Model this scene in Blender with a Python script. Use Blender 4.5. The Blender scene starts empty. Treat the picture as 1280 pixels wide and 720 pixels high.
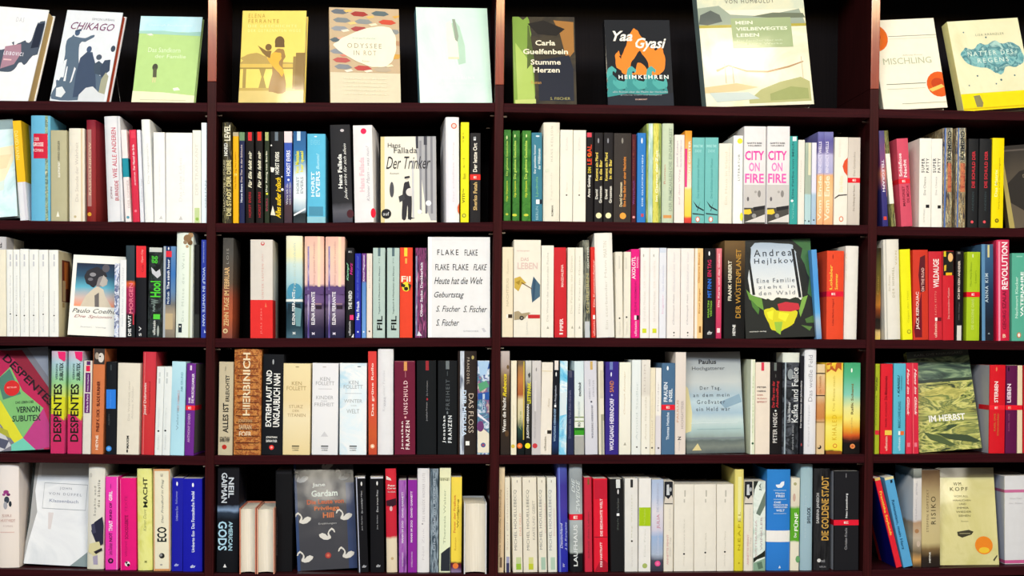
import bpy, bmesh, math, random
from mathutils import Vector, Matrix

# ------------------------------------------------------------------ camera, light, exposure
S = 0.00165                      # metres per photograph pixel at the front of the bookcase
F = 1850.0
D = 1850.0 * S                   # camera distance
YAW, PITCH, ROLL = 0.04268, -0.02755, 0.00393
PX, PY = 603.7, 476.1            # optical axis in the 1280x720 frame (the photograph is a crop)
EYE = 1.30                       # camera height above the floor

cy_, sy_ = math.cos(YAW), math.sin(YAW)
cp_, sp_ = math.cos(PITCH), math.sin(PITCH)
cr_, sr_ = math.cos(ROLL), math.sin(ROLL)
FWD = Vector((sy_ * cp_, cy_ * cp_, sp_))
RT0 = Vector((cy_, -sy_, 0))
UP0 = RT0.cross(FWD)
RIGHT = cr_ * RT0 + sr_ * UP0
UP = -sr_ * RT0 + cr_ * UP0
CAM = Vector((0, -D, EYE))

scene = bpy.context.scene
col = scene.collection
cd = bpy.data.cameras.new('camera')
cam = bpy.data.objects.new('camera', cd)
col.objects.link(cam)
cd.sensor_fit = 'HORIZONTAL'
cd.sensor_width = 36.0
cd.lens = F / 1280.0 * 36.0
cd.shift_x = (640 - PX) / 1280.0
cd.shift_y = (PY - 360) / 1280.0
cd.clip_start = 0.05
cam.matrix_world = Matrix(((RIGHT.x, UP.x, -FWD.x, CAM.x), (RIGHT.y, UP.y, -FWD.y, CAM.y), (RIGHT.z, UP.z, -FWD.z, CAM.z), (0, 0, 0, 1)))
scene.camera = cam

scene.view_settings.view_transform = 'Standard'
scene.view_settings.look = 'None'
scene.view_settings.gamma = 1
scene.view_settings.use_curve_mapping = False
scene.view_settings.exposure = 0.04

world = bpy.data.worlds.new('shop_room')
scene.world = world
world.use_nodes = True
world.node_tree.nodes['Background'].inputs[0].default_value = (0.92, 0.95, 1.0, 1)
world.node_tree.nodes['Background'].inputs[1].default_value = 0.10


def area(name, loc, target, sx, sz, power, color):
    l = bpy.data.lights.new(name, 'AREA')
    l.shape = 'RECTANGLE'
    l.size = sx
    l.size_y = sz
    l.energy = power
    l.color = color
    o = bpy.data.objects.new(name, l)
    col.objects.link(o)
    o.location = loc
    o.rotation_euler = (Vector(target) - Vector(loc)).to_track_quat('-Z', 'Y').to_euler()
    return o


# ceiling fittings of the shop: a broad cool panel by the window side, warm spots along the bookcase
area('ceiling_panel_light', (-1.1, -4.2, EYE + 2.1), (-0.4, 0, EYE - 0.4), 2.2, 0.8, 138, (0.83, 0.92, 1.0))
area('ceiling_panel_light', (1.5, -4.2, EYE + 2.1), (0.7, 0, EYE - 0.4), 2.0, 0.8, 112, (0.96, 0.97, 1.0))
for lx in (-0.5, 0.15, 1.1):
    area('ceiling_spot_light', (lx, -1.15, EYE + 1.38), (lx, 0, EYE + 0.55), 0.2, 0.1, 1.6, (1.0, 0.86, 0.62))
for lx in (-0.55, 1.35, 3.0):
    area('ceiling_lamp', (lx, -5.2, EYE + 1.05), (lx * 0.5, 0, EYE), 0.26, 0.09, 2.6, (1.0, 0.93, 0.78))
area('warm_track_light', (0.4, -2.2, EYE + 1.22), (0.3, 0, EYE + 0.7), 3.2, 0.16, 23, (1.0, 0.72, 0.26))


# ------------------------------------------------------------------ pixel -> world helpers
def ray(x, y):
    v = RIGHT * ((x - PX) / F) + UP * (-(y - PY) / F) + FWD
    return v


def at(x, y, depth=0.0):
    """the point of the vertical plane y = depth that the photograph shows at pixel x, y"""
    v = ray(x, y)
    return CAM + v * ((D + depth) / v.y)


def px_of(p):
    q = p - CAM
    c = q.dot(FWD)
    return PX + F * q.dot(RIGHT) / c, PY - F * q.dot(UP) / c


# ------------------------------------------------------------------ materials
def lin(h):
    r = []
    for k in (0, 2, 4):
        c = int(h[k:k + 2], 16) / 255.0
        r.append(c / 12.92 if c <= 0.04045 else ((c + 0.055) / 1.055) ** 2.4)
    return (r[0], r[1], r[2], 1.0)


MC = {}


def mat(spec, shiny=0):
    """spec: 'rrggbb' | ('g', (v,hex)...) vertical bands/gradient | ('n', scale, hexes...) mottled print | ('w', ...) wavy print"""
    key = (spec, shiny)
    if key in MC:
        return MC[key]
    m = bpy.data.materials.new('print_' + (spec if isinstance(spec, str) else spec[0] + str(len(MC))))
    m.use_nodes = True
    nt = m.node_tree
    b = nt.nodes['Principled BSDF']
    b.inputs['Roughness'].default_value = 0.5
    b.inputs['Specular IOR Level'].default_value = 0.1
    N = nt.nodes.new
    L = nt.links.new
    if isinstance(spec, str):
        c = lin(spec)
        tc = N('ShaderNodeTexCoord')
        nz = N('ShaderNodeTexNoise')
        nz.inputs['Scale'].default_value = 60
        nz.inputs['Detail'].default_value = 4
        L(tc.outputs['Object'], nz.inputs['Vector'])
        mx = N('ShaderNodeMix')
        mx.data_type = 'RGBA'
        mx.inputs[6].default_value = c
        mx.inputs[7].default_value = (c[0] * 0.88, c[1] * 0.88, c[2] * 0.87, 1)
        L(nz.outputs['Fac'], mx.inputs[0])
        L(mx.outputs[2], b.inputs['Base Color'])
    elif spec[0] == 'g':
        tc = N('ShaderNodeTexCoord')
        sp = N('ShaderNodeSeparateXYZ')
        L(tc.outputs['Generated'], sp.inputs[0])
        nz = N('ShaderNodeTexNoise')
        nz.inputs['Scale'].default_value = 45
        L(tc.outputs['Object'], nz.inputs['Vector'])
        ma = N('ShaderNodeMath')
        ma.operation = 'MULTIPLY_ADD'
        ma.inputs[1].default_value = 0.05
        L(nz.outputs['Fac'], ma.inputs[0])
        L(sp.outputs['Z'], ma.inputs[2])
        cr = N('ShaderNodeValToRGB')
        st = sorted(((1 - v, h) for v, h in spec[1:]), key=lambda q: q[0])
        while len(cr.color_ramp.elements) < len(st):
            cr.color_ramp.elements.new(0.5)
        for e, (v, h) in zip(cr.color_ramp.elements, st):
            e.position = min(1, max(0, v + 0.025))
            e.color = lin(h)
        L(ma.outputs[0], cr.inputs[0])
        L(cr.outputs[0], b.inputs['Base Color'])
    else:
        tc = N('ShaderNodeTexCoord')
        mp = N('ShaderNodeMapping')
        L(tc.outputs['Object'], mp.inputs[0])
        if spec[0] == 'w':
            mp.inputs['Scale'].default_value = (1, 1, 3.0)
        if spec[0] == 'v':
            mp.inputs['Scale'].default_value = (3.0, 3.0, 0.35)
        nz = N('ShaderNodeTexNoise')
        nz.inputs['Scale'].default_value = spec[1]
        nz.inputs['Detail'].default_value = 4 if spec[0] == 'w' else 7
        nz.inputs['Roughness'].default_value = 0.5 if spec[0] == 'w' else 0.62
        nz.inputs['Distortion'].default_value = (2.2 if spec[0] == 'w' else 0.8) if spec[0] != 'v' else 0.2
        L(mp.outputs[0], nz.inputs['Vector'])
        cr = N('ShaderNodeValToRGB')
        hs = spec[2:]
        while len(cr.color_ramp.elements) < len(hs):
            cr.color_ramp.elements.new(0.5)
        for k, (e, h) in enumerate(zip(cr.color_ramp.elements, hs)):
            e.position = 0.36 + 0.28 * k / (len(hs) - 1)
            e.color = lin(h)
        L(nz.outputs['Fac'], cr.inputs[0])
        L(cr.outputs[0], b.inputs['Base Color'])
    if shiny:
        b.inputs['Coat Weight'].default_value = 0.8
        b.inputs['Coat Roughness'].default_value = 0.1
        tc2 = N('ShaderNodeTexCoord')
        n2 = N('ShaderNodeTexNoise')
        n2.inputs['Scale'].default_value = 9
        L(tc2.outputs['Object'], n2.inputs['Vector'])
        bp = N('ShaderNodeBump')
        bp.inputs['Strength'].default_value = 0.12
        bp.inputs['Distance'].default_value = 0.01
        L(n2.outputs['Fac'], bp.inputs['Height'])
        L(bp.outputs[0], b.inputs['Coat Normal'])
    MC[key] = m
    return m


def wood(name, base, dark, rough, along, spec=0.3):
    m = bpy.data.materials.new(name)
    m.use_nodes = True
    nt = m.node_tree
    b = nt.nodes['Principled BSDF']
    N, L = nt.nodes.new, nt.links.new
    tc = N('ShaderNodeTexCoord')
    mp = N('ShaderNodeMapping')
    mp.inputs['Scale'].default_value = {'x': (1.5, 30, 60), 'z': (60, 30, 1.5)}[along]
    L(tc.outputs['Object'], mp.inputs[0])
    nz = N('ShaderNodeTexNoise')
    nz.inputs['Scale'].default_value = 4
    nz.inputs['Detail'].default_value = 6
    L(mp.outputs[0], nz.inputs['Vector'])
    cr = N('ShaderNodeValToRGB')
    cr.color_ramp.elements[0].position = 0.3
    cr.color_ramp.elements[0].color = dark
    cr.color_ramp.elements[1].position = 0.7
    cr.color_ramp.elements[1].color = base
    L(nz.outputs['Fac'], cr.inputs[0])
    L(cr.outputs[0], b.inputs['Base Color'])
    b.inputs['Roughness'].default_value = rough
    b.inputs['Specular IOR Level'].default_value = spec
    return m


W_SHELF = wood('mahogany_shelf', (0.042, 0.007, 0.009, 1), (0.020, 0.0045, 0.006, 1), 0.35, 'x', 0.02)
W_UP = wood('mahogany_upright', (0.048, 0.008, 0.009, 1), (0.022, 0.005, 0.005, 1), 0.3, 'z', 0.05)
W_UPT = wood('mahogany_upper_upright', (0.30, 0.05, 0.02, 1), (0.20, 0.03, 0.014, 1), 0.2, 'z', 0.3)  # redder, glossier tone for the front strip above the break
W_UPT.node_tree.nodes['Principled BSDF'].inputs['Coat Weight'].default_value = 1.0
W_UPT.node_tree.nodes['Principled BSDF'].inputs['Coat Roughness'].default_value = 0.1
W_BACK = wood('dark_back_panel', (0.006, 0.004, 0.005, 1), (0.003, 0.002, 0.003, 1), 0.7, 'z', 0.1)  # near-black wood colour carries the shade of the deep recess


def pages_mat():
    m = bpy.data.materials.new('page_edges')
    m.use_nodes = True
    nt = m.node_tree
    b = nt.nodes['Principled BSDF']
    N, L = nt.nodes.new, nt.links.new
    tc = N('ShaderNodeTexCoord')
    mp = N('ShaderNodeMapping')
    mp.inputs['Scale'].default_value = (1, 0.01, 0.01)
    L(tc.outputs['Object'], mp.inputs[0])
    nz = N('ShaderNodeTexNoise')
    nz.inputs['Scale'].default_value = 1800
    L(mp.outputs[0], nz.inputs['Vector'])
    cr = N('ShaderNodeValToRGB')
    cr.color_ramp.elements[0].color = lin('c9bfa8')
    cr.color_ramp.elements[1].color = lin('f2ece0')
    L(nz.outputs['Fac'], cr.inputs[0])
    L(cr.outputs[0], b.inputs['Base Color'])
    b.inputs['Roughness'].default_value = 0.8
    return m


PAGES = pages_mat()


# ------------------------------------------------------------------ mesh helpers
def obj(name, verts, faces, mats, parent=None, mi=None, smooth=False):
    me = bpy.data.meshes.new(name)
    me.from_pydata([tuple(v) for v in verts], [], faces)
    for m in mats:
        me.materials.append(m)
    if mi:
        me.polygons.foreach_set('material_index', mi)
    if smooth:
        me.polygons.foreach_set('use_smooth', [True] * len(me.polygons))
        me.set_sharp_from_angle(angle=math.radians(40))
    o = bpy.data.objects.new(name, me)
    col.objects.link(o)
    if parent is not None:
        o.parent = parent
    return o


BOXF = [(0, 3, 2, 1), (4, 5, 6, 7), (0, 1, 5, 4), (1, 2, 6, 5), (2, 3, 7, 6), (3, 0, 4, 7)]


def boxv(x0, x1, y0, y1, z0, z1):
    return [(x0, y0, z0), (x1, y0, z0), (x1, y1, z0), (x0, y1, z0), (x0, y0, z1), (x1, y0, z1), (x1, y1, z1), (x0, y1, z1)]


def bevel_obj(o, w=0.0015):
    bm = bmesh.new()
    bm.from_mesh(o.data)
    bmesh.ops.recalc_face_normals(bm, faces=bm.faces)
    bmesh.ops.bevel(bm, geom=list(bm.edges), offset=w, segments=2, affect='EDGES', profile=0.5)
    bm.to_mesh(o.data)
    bm.free()


def u_profile(w, d, t, hard):
    """outer and inner outline of a book cover seen from above: from the back of one board round the spine to the other"""
    out, inn = [], []
    if hard:
        bulge = min(0.11 * w, 0.004)
        r = 0.0018
        n = 8
        out.append((0, d))
        out.append((0, bulge + 0.006))
        out.append((0.0011, bulge + 0.0035))
        out.append((0.0002, bulge + 0.0008))
        for k in range(1, n):
            a = k / n
            out.append((w * a, bulge * (1 - math.sin(math.pi * a) ** 0.8)))
        out.append((w - 0.0002, bulge + 0.0008))
        out.append((w - 0.0011, bulge + 0.0035))
        out.append((w, bulge + 0.006))
        out.append((w, d))
        for (x, y) in out:
            inn.append((min(max(x, t), w - t), max(y, bulge + t) if y < d else y))
    else:
        r = min(0.0007, w * 0.15)
        out = [(0, d), (0, r), (r * 0.3, r * 0.3), (r, 0), (w - r, 0), (w - r * 0.3, r * 0.3), (w, r), (w, d)]
        for (x, y) in out:
            inn.append((min(max(x, t), w - t), max(y, t) if y < d else y))
    return out, inn


def cover_mesh(w, d, h, t, hard):
    out, inn = u_profile(w, d, t, hard)
    n = len(out)
    V, Fc = [], []
    for z in (0, h):
        V += [(x, y, z) for x, y in out] + [(x, y, z) for x, y in inn]
    o0, i0, o1, i1 = 0, n, 2 * n, 3 * n
    for k in range(n - 1):
        Fc.append((o0 + k, o0 + k + 1, o1 + k + 1, o1 + k))
        Fc.append((i0 + k + 1, i0 + k, i1 + k, i1 + k + 1))
        Fc.append((o1 + k, o1 + k + 1, i1 + k + 1, i1 + k))
        Fc.append((o0 + k + 1, o0 + k, i0 + k, i0 + k + 1))
    Fc.append((o0, o1, i1, i0))
    Fc.append((o0 + n - 1, i0 + n - 1, i1 + n - 1, o1 + n - 1))
    return V, Fc, out


TEXTS = []


def add_text(s, parent, M, w, h, hexc, style=''):
    """lettering: unit-box mesh of the string, scaled to w x h, placed by matrix M (x right, y up in text space)"""
    TEXTS.append((s, style, parent, M, w, h, hexc))


def flush_texts():
    need = {}
    for s, st, *_ in TEXTS:
        need.setdefault((s, st), None)
    tmp = []
    for (s, st) in need:
        c = bpy.data.curves.new('lettering', 'FONT')
        c.body = s
        c.resolution_u = 2
        c.fill_mode = 'FRONT'
        if 'b' in st:
            c.offset = 0.022
        if 'i' in st:
            c.shear = 0.35
        if 'w' in st:
            c.space_character = 1.35
        o = bpy.data.objects.new('lettering', c)
        col.objects.link(o)
        tmp.append((s, st, o))
    bpy.context.view_layer.update()
    dg = bpy.context.evaluated_depsgraph_get()
    for s, st, o in tmp:
        me = bpy.data.meshes.new_from_object(o.evaluated_get(dg))
        xs = [v.co.x for v in me.vertices]
        ys = [v.co.y for v in me.vertices]
        if not xs:
            continue
        x0, x1, y0, y1 = min(xs), max(xs), min(ys), max(ys)
        for v in me.vertices:
            v.co = ((v.co.x - x0) / (x1 - x0), (v.co.y - y0) / max(1e-4, y1 - y0), 0)
        need[(s, st)] = me
    for s, st, o in tmp:
        c = o.data
        bpy.data.objects.remove(o)
        bpy.data.curves.remove(c)
    cache = {}
    for s, st, parent, M, w, h, hexc in TEXTS:
        me = need[(s, st)]
        if me is None:
            continue
        k = (s, st, hexc)
        if k not in cache:
            m2 = me.copy()
            m2.materials.clear()
            m2.materials.append(mat(hexc))
            cache[k] = m2
        o = bpy.data.objects.new('lettering', cache[k])
        col.objects.link(o)
        o.parent = parent
        o.matrix_local = M @ Matrix.Diagonal((w, h, 1, 1))


# ------------------------------------------------------------------ the bookcase
bookcase = bpy.data.objects.new('bookcase', None)
col.objects.link(bookcase)
bookcase['label'] = 'dark mahogany wall bookcase with four bays of shelves holding all the books'
bookcase['category'] = 'bookcase'
DEPTH = 0.25
TH = 0.0185
THK = 0.0185


def lineX(z, p, q):
    return p[0] + (q[0] - p[0]) * (z - p[1]) / (q[1] - p[1])


def up_line(a, b):
    p, q = at(*a), at(*b)
    return (p.x, p.z), (q.x, q.z)


UPR = [up_line((265.6, 0), (261.2, 700)), up_line((625.7, 0), (616.8, 700)), up_line((1095.3, 0), (1084.3, 700))]
ZT = at(640, -28).z + 0.12          # top of the bookcase, above the frame
ZB = 0.09


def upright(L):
    tone_break = at(265, 102).z
    for nm, z0, z1, m, grow, y0, y1 in (('upright', ZB, tone_break, W_UP, 0.0, 0.0, DEPTH), ('upper_upright', tone_break + 0.0004, ZT, W_UP, -0.0004, 0.0021, DEPTH), ('red_edging', tone_break + 0.0004, ZT, W_UPT, -0.0002, 0.0, 0.002)):
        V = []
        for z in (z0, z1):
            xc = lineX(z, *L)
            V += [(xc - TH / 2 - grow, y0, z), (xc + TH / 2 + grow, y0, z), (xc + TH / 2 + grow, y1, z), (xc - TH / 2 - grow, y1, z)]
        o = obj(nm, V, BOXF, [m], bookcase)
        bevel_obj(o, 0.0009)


UPR_L = ((UPR[0][0][0] - 0.62, UPR[0][0][1]), (UPR[0][1][0] - 0.62, UPR[0][1][1]))
UPR_R = ((UPR[2][0][0] + 0.60, UPR[2][0][1]), (UPR[2][1][0] + 0.60, UPR[2][1][1]))
ALL_UP = [UPR_L] + UPR + [UPR_R]
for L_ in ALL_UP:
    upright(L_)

# top edges of the shelf boards at the left and right end of every bay, as seen at the front
SH = {
    1: [((0, 125.7), (255, 128.3)), ((275, 128), (615, 128.3)), ((632, 129), (1087, 136)), ((1100, 136), (1280, 139.7))],
    2: [((0, 275.3), (258, 278.6)), ((273, 278.8), (614, 277.7)), ((630, 275.8), (1082, 281.2)), ((1098, 282.8), (1280, 285.2))],
    3: [((0, 420.5), (255, 422.5)), ((275, 423), (610, 422)), ((630, 421.5), (1078, 424.5)), ((1097, 424.5), (1280, 426.5))],
    4: [((0, 566.5), (250, 570.3)), ((275, 569.5), (610, 568.5)), ((632, 569), (1075, 568)), ((1095, 568), (1280, 567))],
    5: [((0, 711), (250, 716.5)), ((270, 717.4), (610, 717.4)), ((625, 717.4), (1075, 714.5)), ((1090, 712.5), (1280, 708))],
}


def shelf_z(row, bay, X):
    a, b = SH[row][bay]
    p, q = at(*a), at(*b)
    return p.z + (q.z - p.z) * (X - p.x) / (q.x - p.x)


BRASS = bpy.data.materials.new('shelf_pin_metal')
BRASS.use_nodes = True
BRASS.node_tree.nodes['Principled BSDF'].inputs['Metallic'].default_value = 1
BRASS.node_tree.nodes['Principled BSDF'].inputs['Base Color'].default_value = (0.75, 0.72, 0.66, 1)
BRASS.node_tree.nodes['Principled BSDF'].inputs['Roughness'].default_value = 0.25

for row in (0, 1, 2, 3, 4, 5, 6):
    for bay in range(4):
        zz = []
        rr = min(max(row, 1), 5)
        off = {0: 0.236 + 0.08, 6: -0.28}.get(row, 0)
        Lp, Rp = ALL_UP[bay], ALL_UP[bay + 1]
        xl = lineX(at(*SH[rr][bay][0]).z + off, *Lp) + TH / 2
        xr = lineX(at(*SH[rr][bay][1]).z + off, *Rp) - TH / 2
        zl, zr = shelf_z(rr, bay, xl) + off, shelf_z(rr, bay, xr) + off
        y0 = 0.0009
        V = [(xl, y0, zl - THK), (xr, y0, zr - THK), (xr, DEPTH, zr - THK), (xl, DEPTH, zl - THK),
             (xl, y0, zl), (xr, y0, zr), (xr, DEPTH, zr), (xl, DEPTH, zl)]
        o = obj('shelf_board', V, BOXF, [W_SHELF], bookcase)
        bevel_obj(o, 0.001)
        if 1 <= row <= 5:
            for (x, z, s) in ((xl, zl, 1), (xr, zr, -1)):
                for yy in (0.03, 0.21):
                    n = 10
                    V, Fc = [], []
                    for kx in (0, 1):
                        for k in range(n):
                            a = 2 * math.pi * k / n
                            V.append((x + s * 0.008 * kx, yy + 0.003 * math.cos(a), z - THK - 0.0033 + 0.003 * math.sin(a)))
                    for k in range(n):
                        Fc.append((k, (k + 1) % n, n + (k + 1) % n, n + k))
                    Fc.append(tuple(range(n)))
                    Fc.append(tuple(range(2 * n - 1, n - 1, -1)))
                    obj('shelf_pin', V, Fc, [BRASS], bookcase)
# back panels, one per bay, and the closed plinth
for bay in range(4):
    xs = [lineX(z, *ALL_UP[bay]) for z in (ZB, ZT)], [lineX(z, *ALL_UP[bay + 1]) for z in (ZB, ZT)]
    V = []
    for k, z in ((0, ZB), (1, ZT)):
        V += [(xs[0][k], DEPTH, z), (xs[1][k] - 0.002, DEPTH, z), (xs[1][k] - 0.002, DEPTH + 0.008, z), (xs[0][k], DEPTH + 0.008, z)]
    obj('back_panel', V, BOXF, [W_BACK], bookcase)
XL, XR = UPR_L[1][0] - 0.02, UPR_R[1][0] + 0.02
obj('plinth', boxv(XL, XR, 0.02, DEPTH, 0.0, ZB), BOXF, [W_SHELF], bookcase)
obj('top_board', boxv(XL, XR, -0.005, DEPTH + 0.008, ZT, ZT + 0.022), BOXF, [W_UP], bookcase)

wm = mat('cfc8bd')
fl = wood('floor_boards', (0.20, 0.13, 0.08, 1), (0.13, 0.08, 0.05, 1), 0.45, 'x')
o = obj('wall_back', boxv(-4, 4, DEPTH + 0.012, DEPTH + 0.12, 0, 3.2), BOXF, [wm])
o['kind'] = 'structure'
o = obj('floor', boxv(-4, 4, -5, DEPTH + 0.12, -0.05, 0), BOXF, [fl])
o['kind'] = 'structure'

# ------------------------------------------------------------------ books
ROWY = {1: 0, 2: 140, 3: 284, 4: 430, 5: 576}
ROWNAME = {1: 'top', 2: 'second', 3: 'third', 4: 'fourth', 5: 'fifth'}
BAYNAME = ['first', 'second', 'third', 'fourth']
SB = {1: 0.012, 2: 0.006, 3: 0.006, 4: 0.008, 5: 0.018}
CTX = {'row': 2, 'crop': 0}
BOOKS = []


def row_crop(r, i):
    CTX['row'], CTX['crop'] = r, i


def T(s, ya, yb, xa, xb, c, d='u', st=''):
    return ('T', s, ya, yb, xa, xb, c, d, st)


def N(ya, yb, c, xa=None, xb=None, name='colour_band'):
    return ('N', ya, yb, c, xa, xb, name)


def RB(ya, yb, c='e01828'):
    return ('N', ya, yb, c, None, None, 'paper_band')


def O(x, y, r, c, ry=None):
    return ('O', x, y, r, ry or r, c)


def P(pts, c):
    return ('P', pts, c)


def bay_of(row, px):
    return 0 if px < 262 else 1 if px < 620 else 2 if px < 1088 else 3


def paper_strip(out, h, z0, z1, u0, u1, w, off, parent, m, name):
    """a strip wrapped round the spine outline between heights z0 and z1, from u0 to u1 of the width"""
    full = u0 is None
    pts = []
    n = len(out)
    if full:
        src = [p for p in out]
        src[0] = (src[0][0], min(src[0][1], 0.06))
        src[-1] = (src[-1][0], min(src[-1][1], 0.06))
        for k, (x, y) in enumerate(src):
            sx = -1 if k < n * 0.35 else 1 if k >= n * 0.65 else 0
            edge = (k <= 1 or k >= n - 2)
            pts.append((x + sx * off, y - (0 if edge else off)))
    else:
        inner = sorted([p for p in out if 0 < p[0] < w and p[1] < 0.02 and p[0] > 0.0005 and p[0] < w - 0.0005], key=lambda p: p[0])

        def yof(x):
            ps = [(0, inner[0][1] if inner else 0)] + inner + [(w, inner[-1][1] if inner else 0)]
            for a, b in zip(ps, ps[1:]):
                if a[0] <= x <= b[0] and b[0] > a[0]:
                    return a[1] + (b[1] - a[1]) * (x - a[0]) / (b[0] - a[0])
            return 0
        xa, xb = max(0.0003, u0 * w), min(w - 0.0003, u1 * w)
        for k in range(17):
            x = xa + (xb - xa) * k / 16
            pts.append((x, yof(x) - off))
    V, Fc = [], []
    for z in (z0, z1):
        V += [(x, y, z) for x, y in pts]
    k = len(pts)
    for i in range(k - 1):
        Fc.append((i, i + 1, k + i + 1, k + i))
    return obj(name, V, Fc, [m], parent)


def b(x0, x1, yt, color, label, *items, xt=None, hard=False, d=None, sb=None, shiny=0, rz=0, side=None):
    row, crop = CTX['row'], CTX['crop']
    Y0 = ROWY[row]
    gx = lambda x: 160 * crop + x / 5.0
    gy = lambda y: Y0 + y / 5.0
    depth = SB[row] if sb is None else sb
    bay = bay_of(row, gx((x0 + x1) / 2))
    # bottom corners
    pm = at(gx((x0 + x1) / 2), gy(690), depth)
    zs = shelf_z(row, bay, pm.x)
    yb_px = px_of(Vector((pm.x, depth, zs)))[1]
    p0, p1 = at(gx(x0), yb_px, depth), at(gx(x1), yb_px, depth)
    w = p1.x - p0.x - 0.0004
    X0 = p0.x + 0.0002
    xtop = x0 if xt is None else xt
    ptop = at(gx(xtop), gy(yt), depth)
    if xt is None:
        ang = 0.0
        H = ptop.z - zs
    else:
        ang = math.atan2(ptop.x - p0.x, ptop.z - zs)      # + leans to the right at the top
        H = math.hypot(ptop.x - p0.x, ptop.z - zs)
        if ang > 0:
            H -= w * math.sin(ang) * 0.5
    t = 0.0022 if hard else 0.0006
    dd = d or (0.142 if hard else 0.12)
    dd = min(dd, DEPTH - depth - 0.004)
    V, Fc, out = cover_mesh(w, dd, H, t, hard)
    name = 'hardback_book' if hard else 'paperback_book'
    if ang > 0:     # pivot on the lower right corner
        V = [(x - w, y, z) for x, y, z in V]
        outp = out
        loc = Vector((X0 + w, depth, zs + 0.0003))
        dx = -w
    else:
        loc = Vector((X0, depth, zs + 0.0003))
        dx = 0
    root = obj(name, V, Fc, [mat(color, shiny)], None, smooth=True)
    root.location = loc
    root.rotation_euler = (0, ang, rz)
    root['label'] = label
    root['category'] = 'book'
    root['group'] = 'books on the %s shelf of the %s bay' % (ROWNAME[row], BAYNAME[bay])
    BOOKS.append((root, row, bay))
    s = 0.003 if hard else 0.0
    pt = max(out[len(out) // 2][1], 0) + (0.004 if hard else t)
    obj('page_block', boxv(dx + t, dx + w - t, pt + 0.0001, dd - s - 0.0002, max(s, 0.0004), H - max(s, 0.0008)), BOXF, [PAGES], root)

    def loc_z(y):
        return max(0, min(H, H * (yb_px - gy(y)) / (yb_px - gy(yt))))

    def loc_u(x, y):
        f = (yb_px - gy(y)) / (yb_px - gy(yt))
        xl = x0 + (xtop - x0) * f
        if xt is None:
            # the photograph's verticals are not quite upright: read the mark against the projected edge
            zz = zs + H * f
            xl = (px_of(Vector((p0.x, depth, zz)))[0] - 160 * crop) * 5
        return max(0.02, min(0.98, (x - xl) / (x1 - x0)))
    lay = 0.00012
    class Shift:
        pass
    outl = [(x + dx, y) for x, y in out]
    bulge = 0 if not hard else min(0.11 * w, 0.004)

    def surf_y(u):
        if not hard:
            return 0.0
        return bulge * (1 - max(0.0, math.sin(math.pi * u)) ** 0.8)
    holder = root
    for it in items:
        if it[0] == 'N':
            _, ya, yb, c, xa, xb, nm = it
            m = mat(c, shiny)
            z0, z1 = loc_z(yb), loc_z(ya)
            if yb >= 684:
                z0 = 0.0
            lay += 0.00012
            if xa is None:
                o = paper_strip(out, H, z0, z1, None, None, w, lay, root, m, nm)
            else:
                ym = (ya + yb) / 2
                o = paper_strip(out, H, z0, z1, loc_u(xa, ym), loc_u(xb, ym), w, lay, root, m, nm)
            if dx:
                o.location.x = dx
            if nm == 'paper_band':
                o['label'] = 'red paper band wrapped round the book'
        elif it[0] == 'O':
            _, x, y, rx, ry, c = it
            lay += 0.00006
            u, z = loc_u(x, y), loc_z(y)
            rxm, rym = rx / 5 * S, ry / 5 * S
            n = 18
            yy = min(surf_y(u), surf_y(max(.02, u - rxm / w)), surf_y(min(.98, u + rxm / w))) - lay
            V2 = [(dx + u * w + rxm * math.cos(2 * math.pi * k / n), yy, z + rym * math.sin(2 * math.pi * k / n)) for k in range(n)]
            obj('printed_mark', V2, [tuple(range(n))], [mat(c, shiny)], root)
        elif it[0] == 'P':
            _, pts, c = it
            lay += 0.00006
            us = [(loc_u(x, y), loc_z(y)) for x, y in pts]
            yy = min(surf_y(u) for u, z in us) - lay
            if hard:
                yy = min(yy, surf_y(0.5) - lay)
            obj('printed_mark', [(dx + u * w, yy, z) for u, z in us], [tuple(range(len(us)))], [mat(c, shiny)], root)
        elif it[0] == 'T':
            _, s_, ya, yb, xa, xb, c, dr, st = it
            ym = (ya + yb) / 2
            u0, u1 = loc_u(xa, ym), loc_u(xb, ym)
            z0, z1 = loc_z(yb), loc_z(ya)
            yy = min(surf_y((u0 + u1) / 2), surf_y(u0), surf_y(u1)) - lay - 0.0003
            if dr == 'u':
                M = Matrix.Translation((dx + u1 * w, yy, z0)) @ Matrix(((0, -1, 0, 0), (0, 0, -1, 0), (1, 0, 0, 0), (0, 0, 0, 1)))
                add_text(s_, root, M, z1 - z0, (u1 - u0) * w, c, st)
            elif dr == 'd':
                M = Matrix.Translation((dx + u0 * w, yy, z1)) @ Matrix(((0, 1, 0, 0), (0, 0, -1, 0), (-1, 0, 0, 0), (0, 0, 0, 1)))
                add_text(s_, root, M, z1 - z0, (u1 - u0) * w, c, st)
            else:
                M = Matrix.Translation((dx + u0 * w, yy, z0)) @ Matrix(((1, 0, 0, 0), (0, 0, -1, 0), (0, 1, 0, 0), (0, 0, 0, 1)))
                add_text(s_, root, M, (u1 - u0) * w, z1 - z0, c, st)
    if side:
        # a picture on the cover that faces the next book: (side, list of (depth0, depth1, y0, y1, colour))
        sx, rects = side
        for k, (d0, d1, ya, yb, c) in enumerate(rects):
            x = dx + (w + 0.0002 * (k + 1) if sx > 0 else -0.0002 * (k + 1))
            q = [(x, d0, loc_z(yb)), (x, d1, loc_z(yb)), (x, d1, loc_z(ya)), (x, d0, loc_z(ya))]
            obj('printed_mark', q, [(0, 1, 2, 3) if sx > 0 else (3, 2, 1, 0)], [mat(c)], root)
    return root


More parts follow.
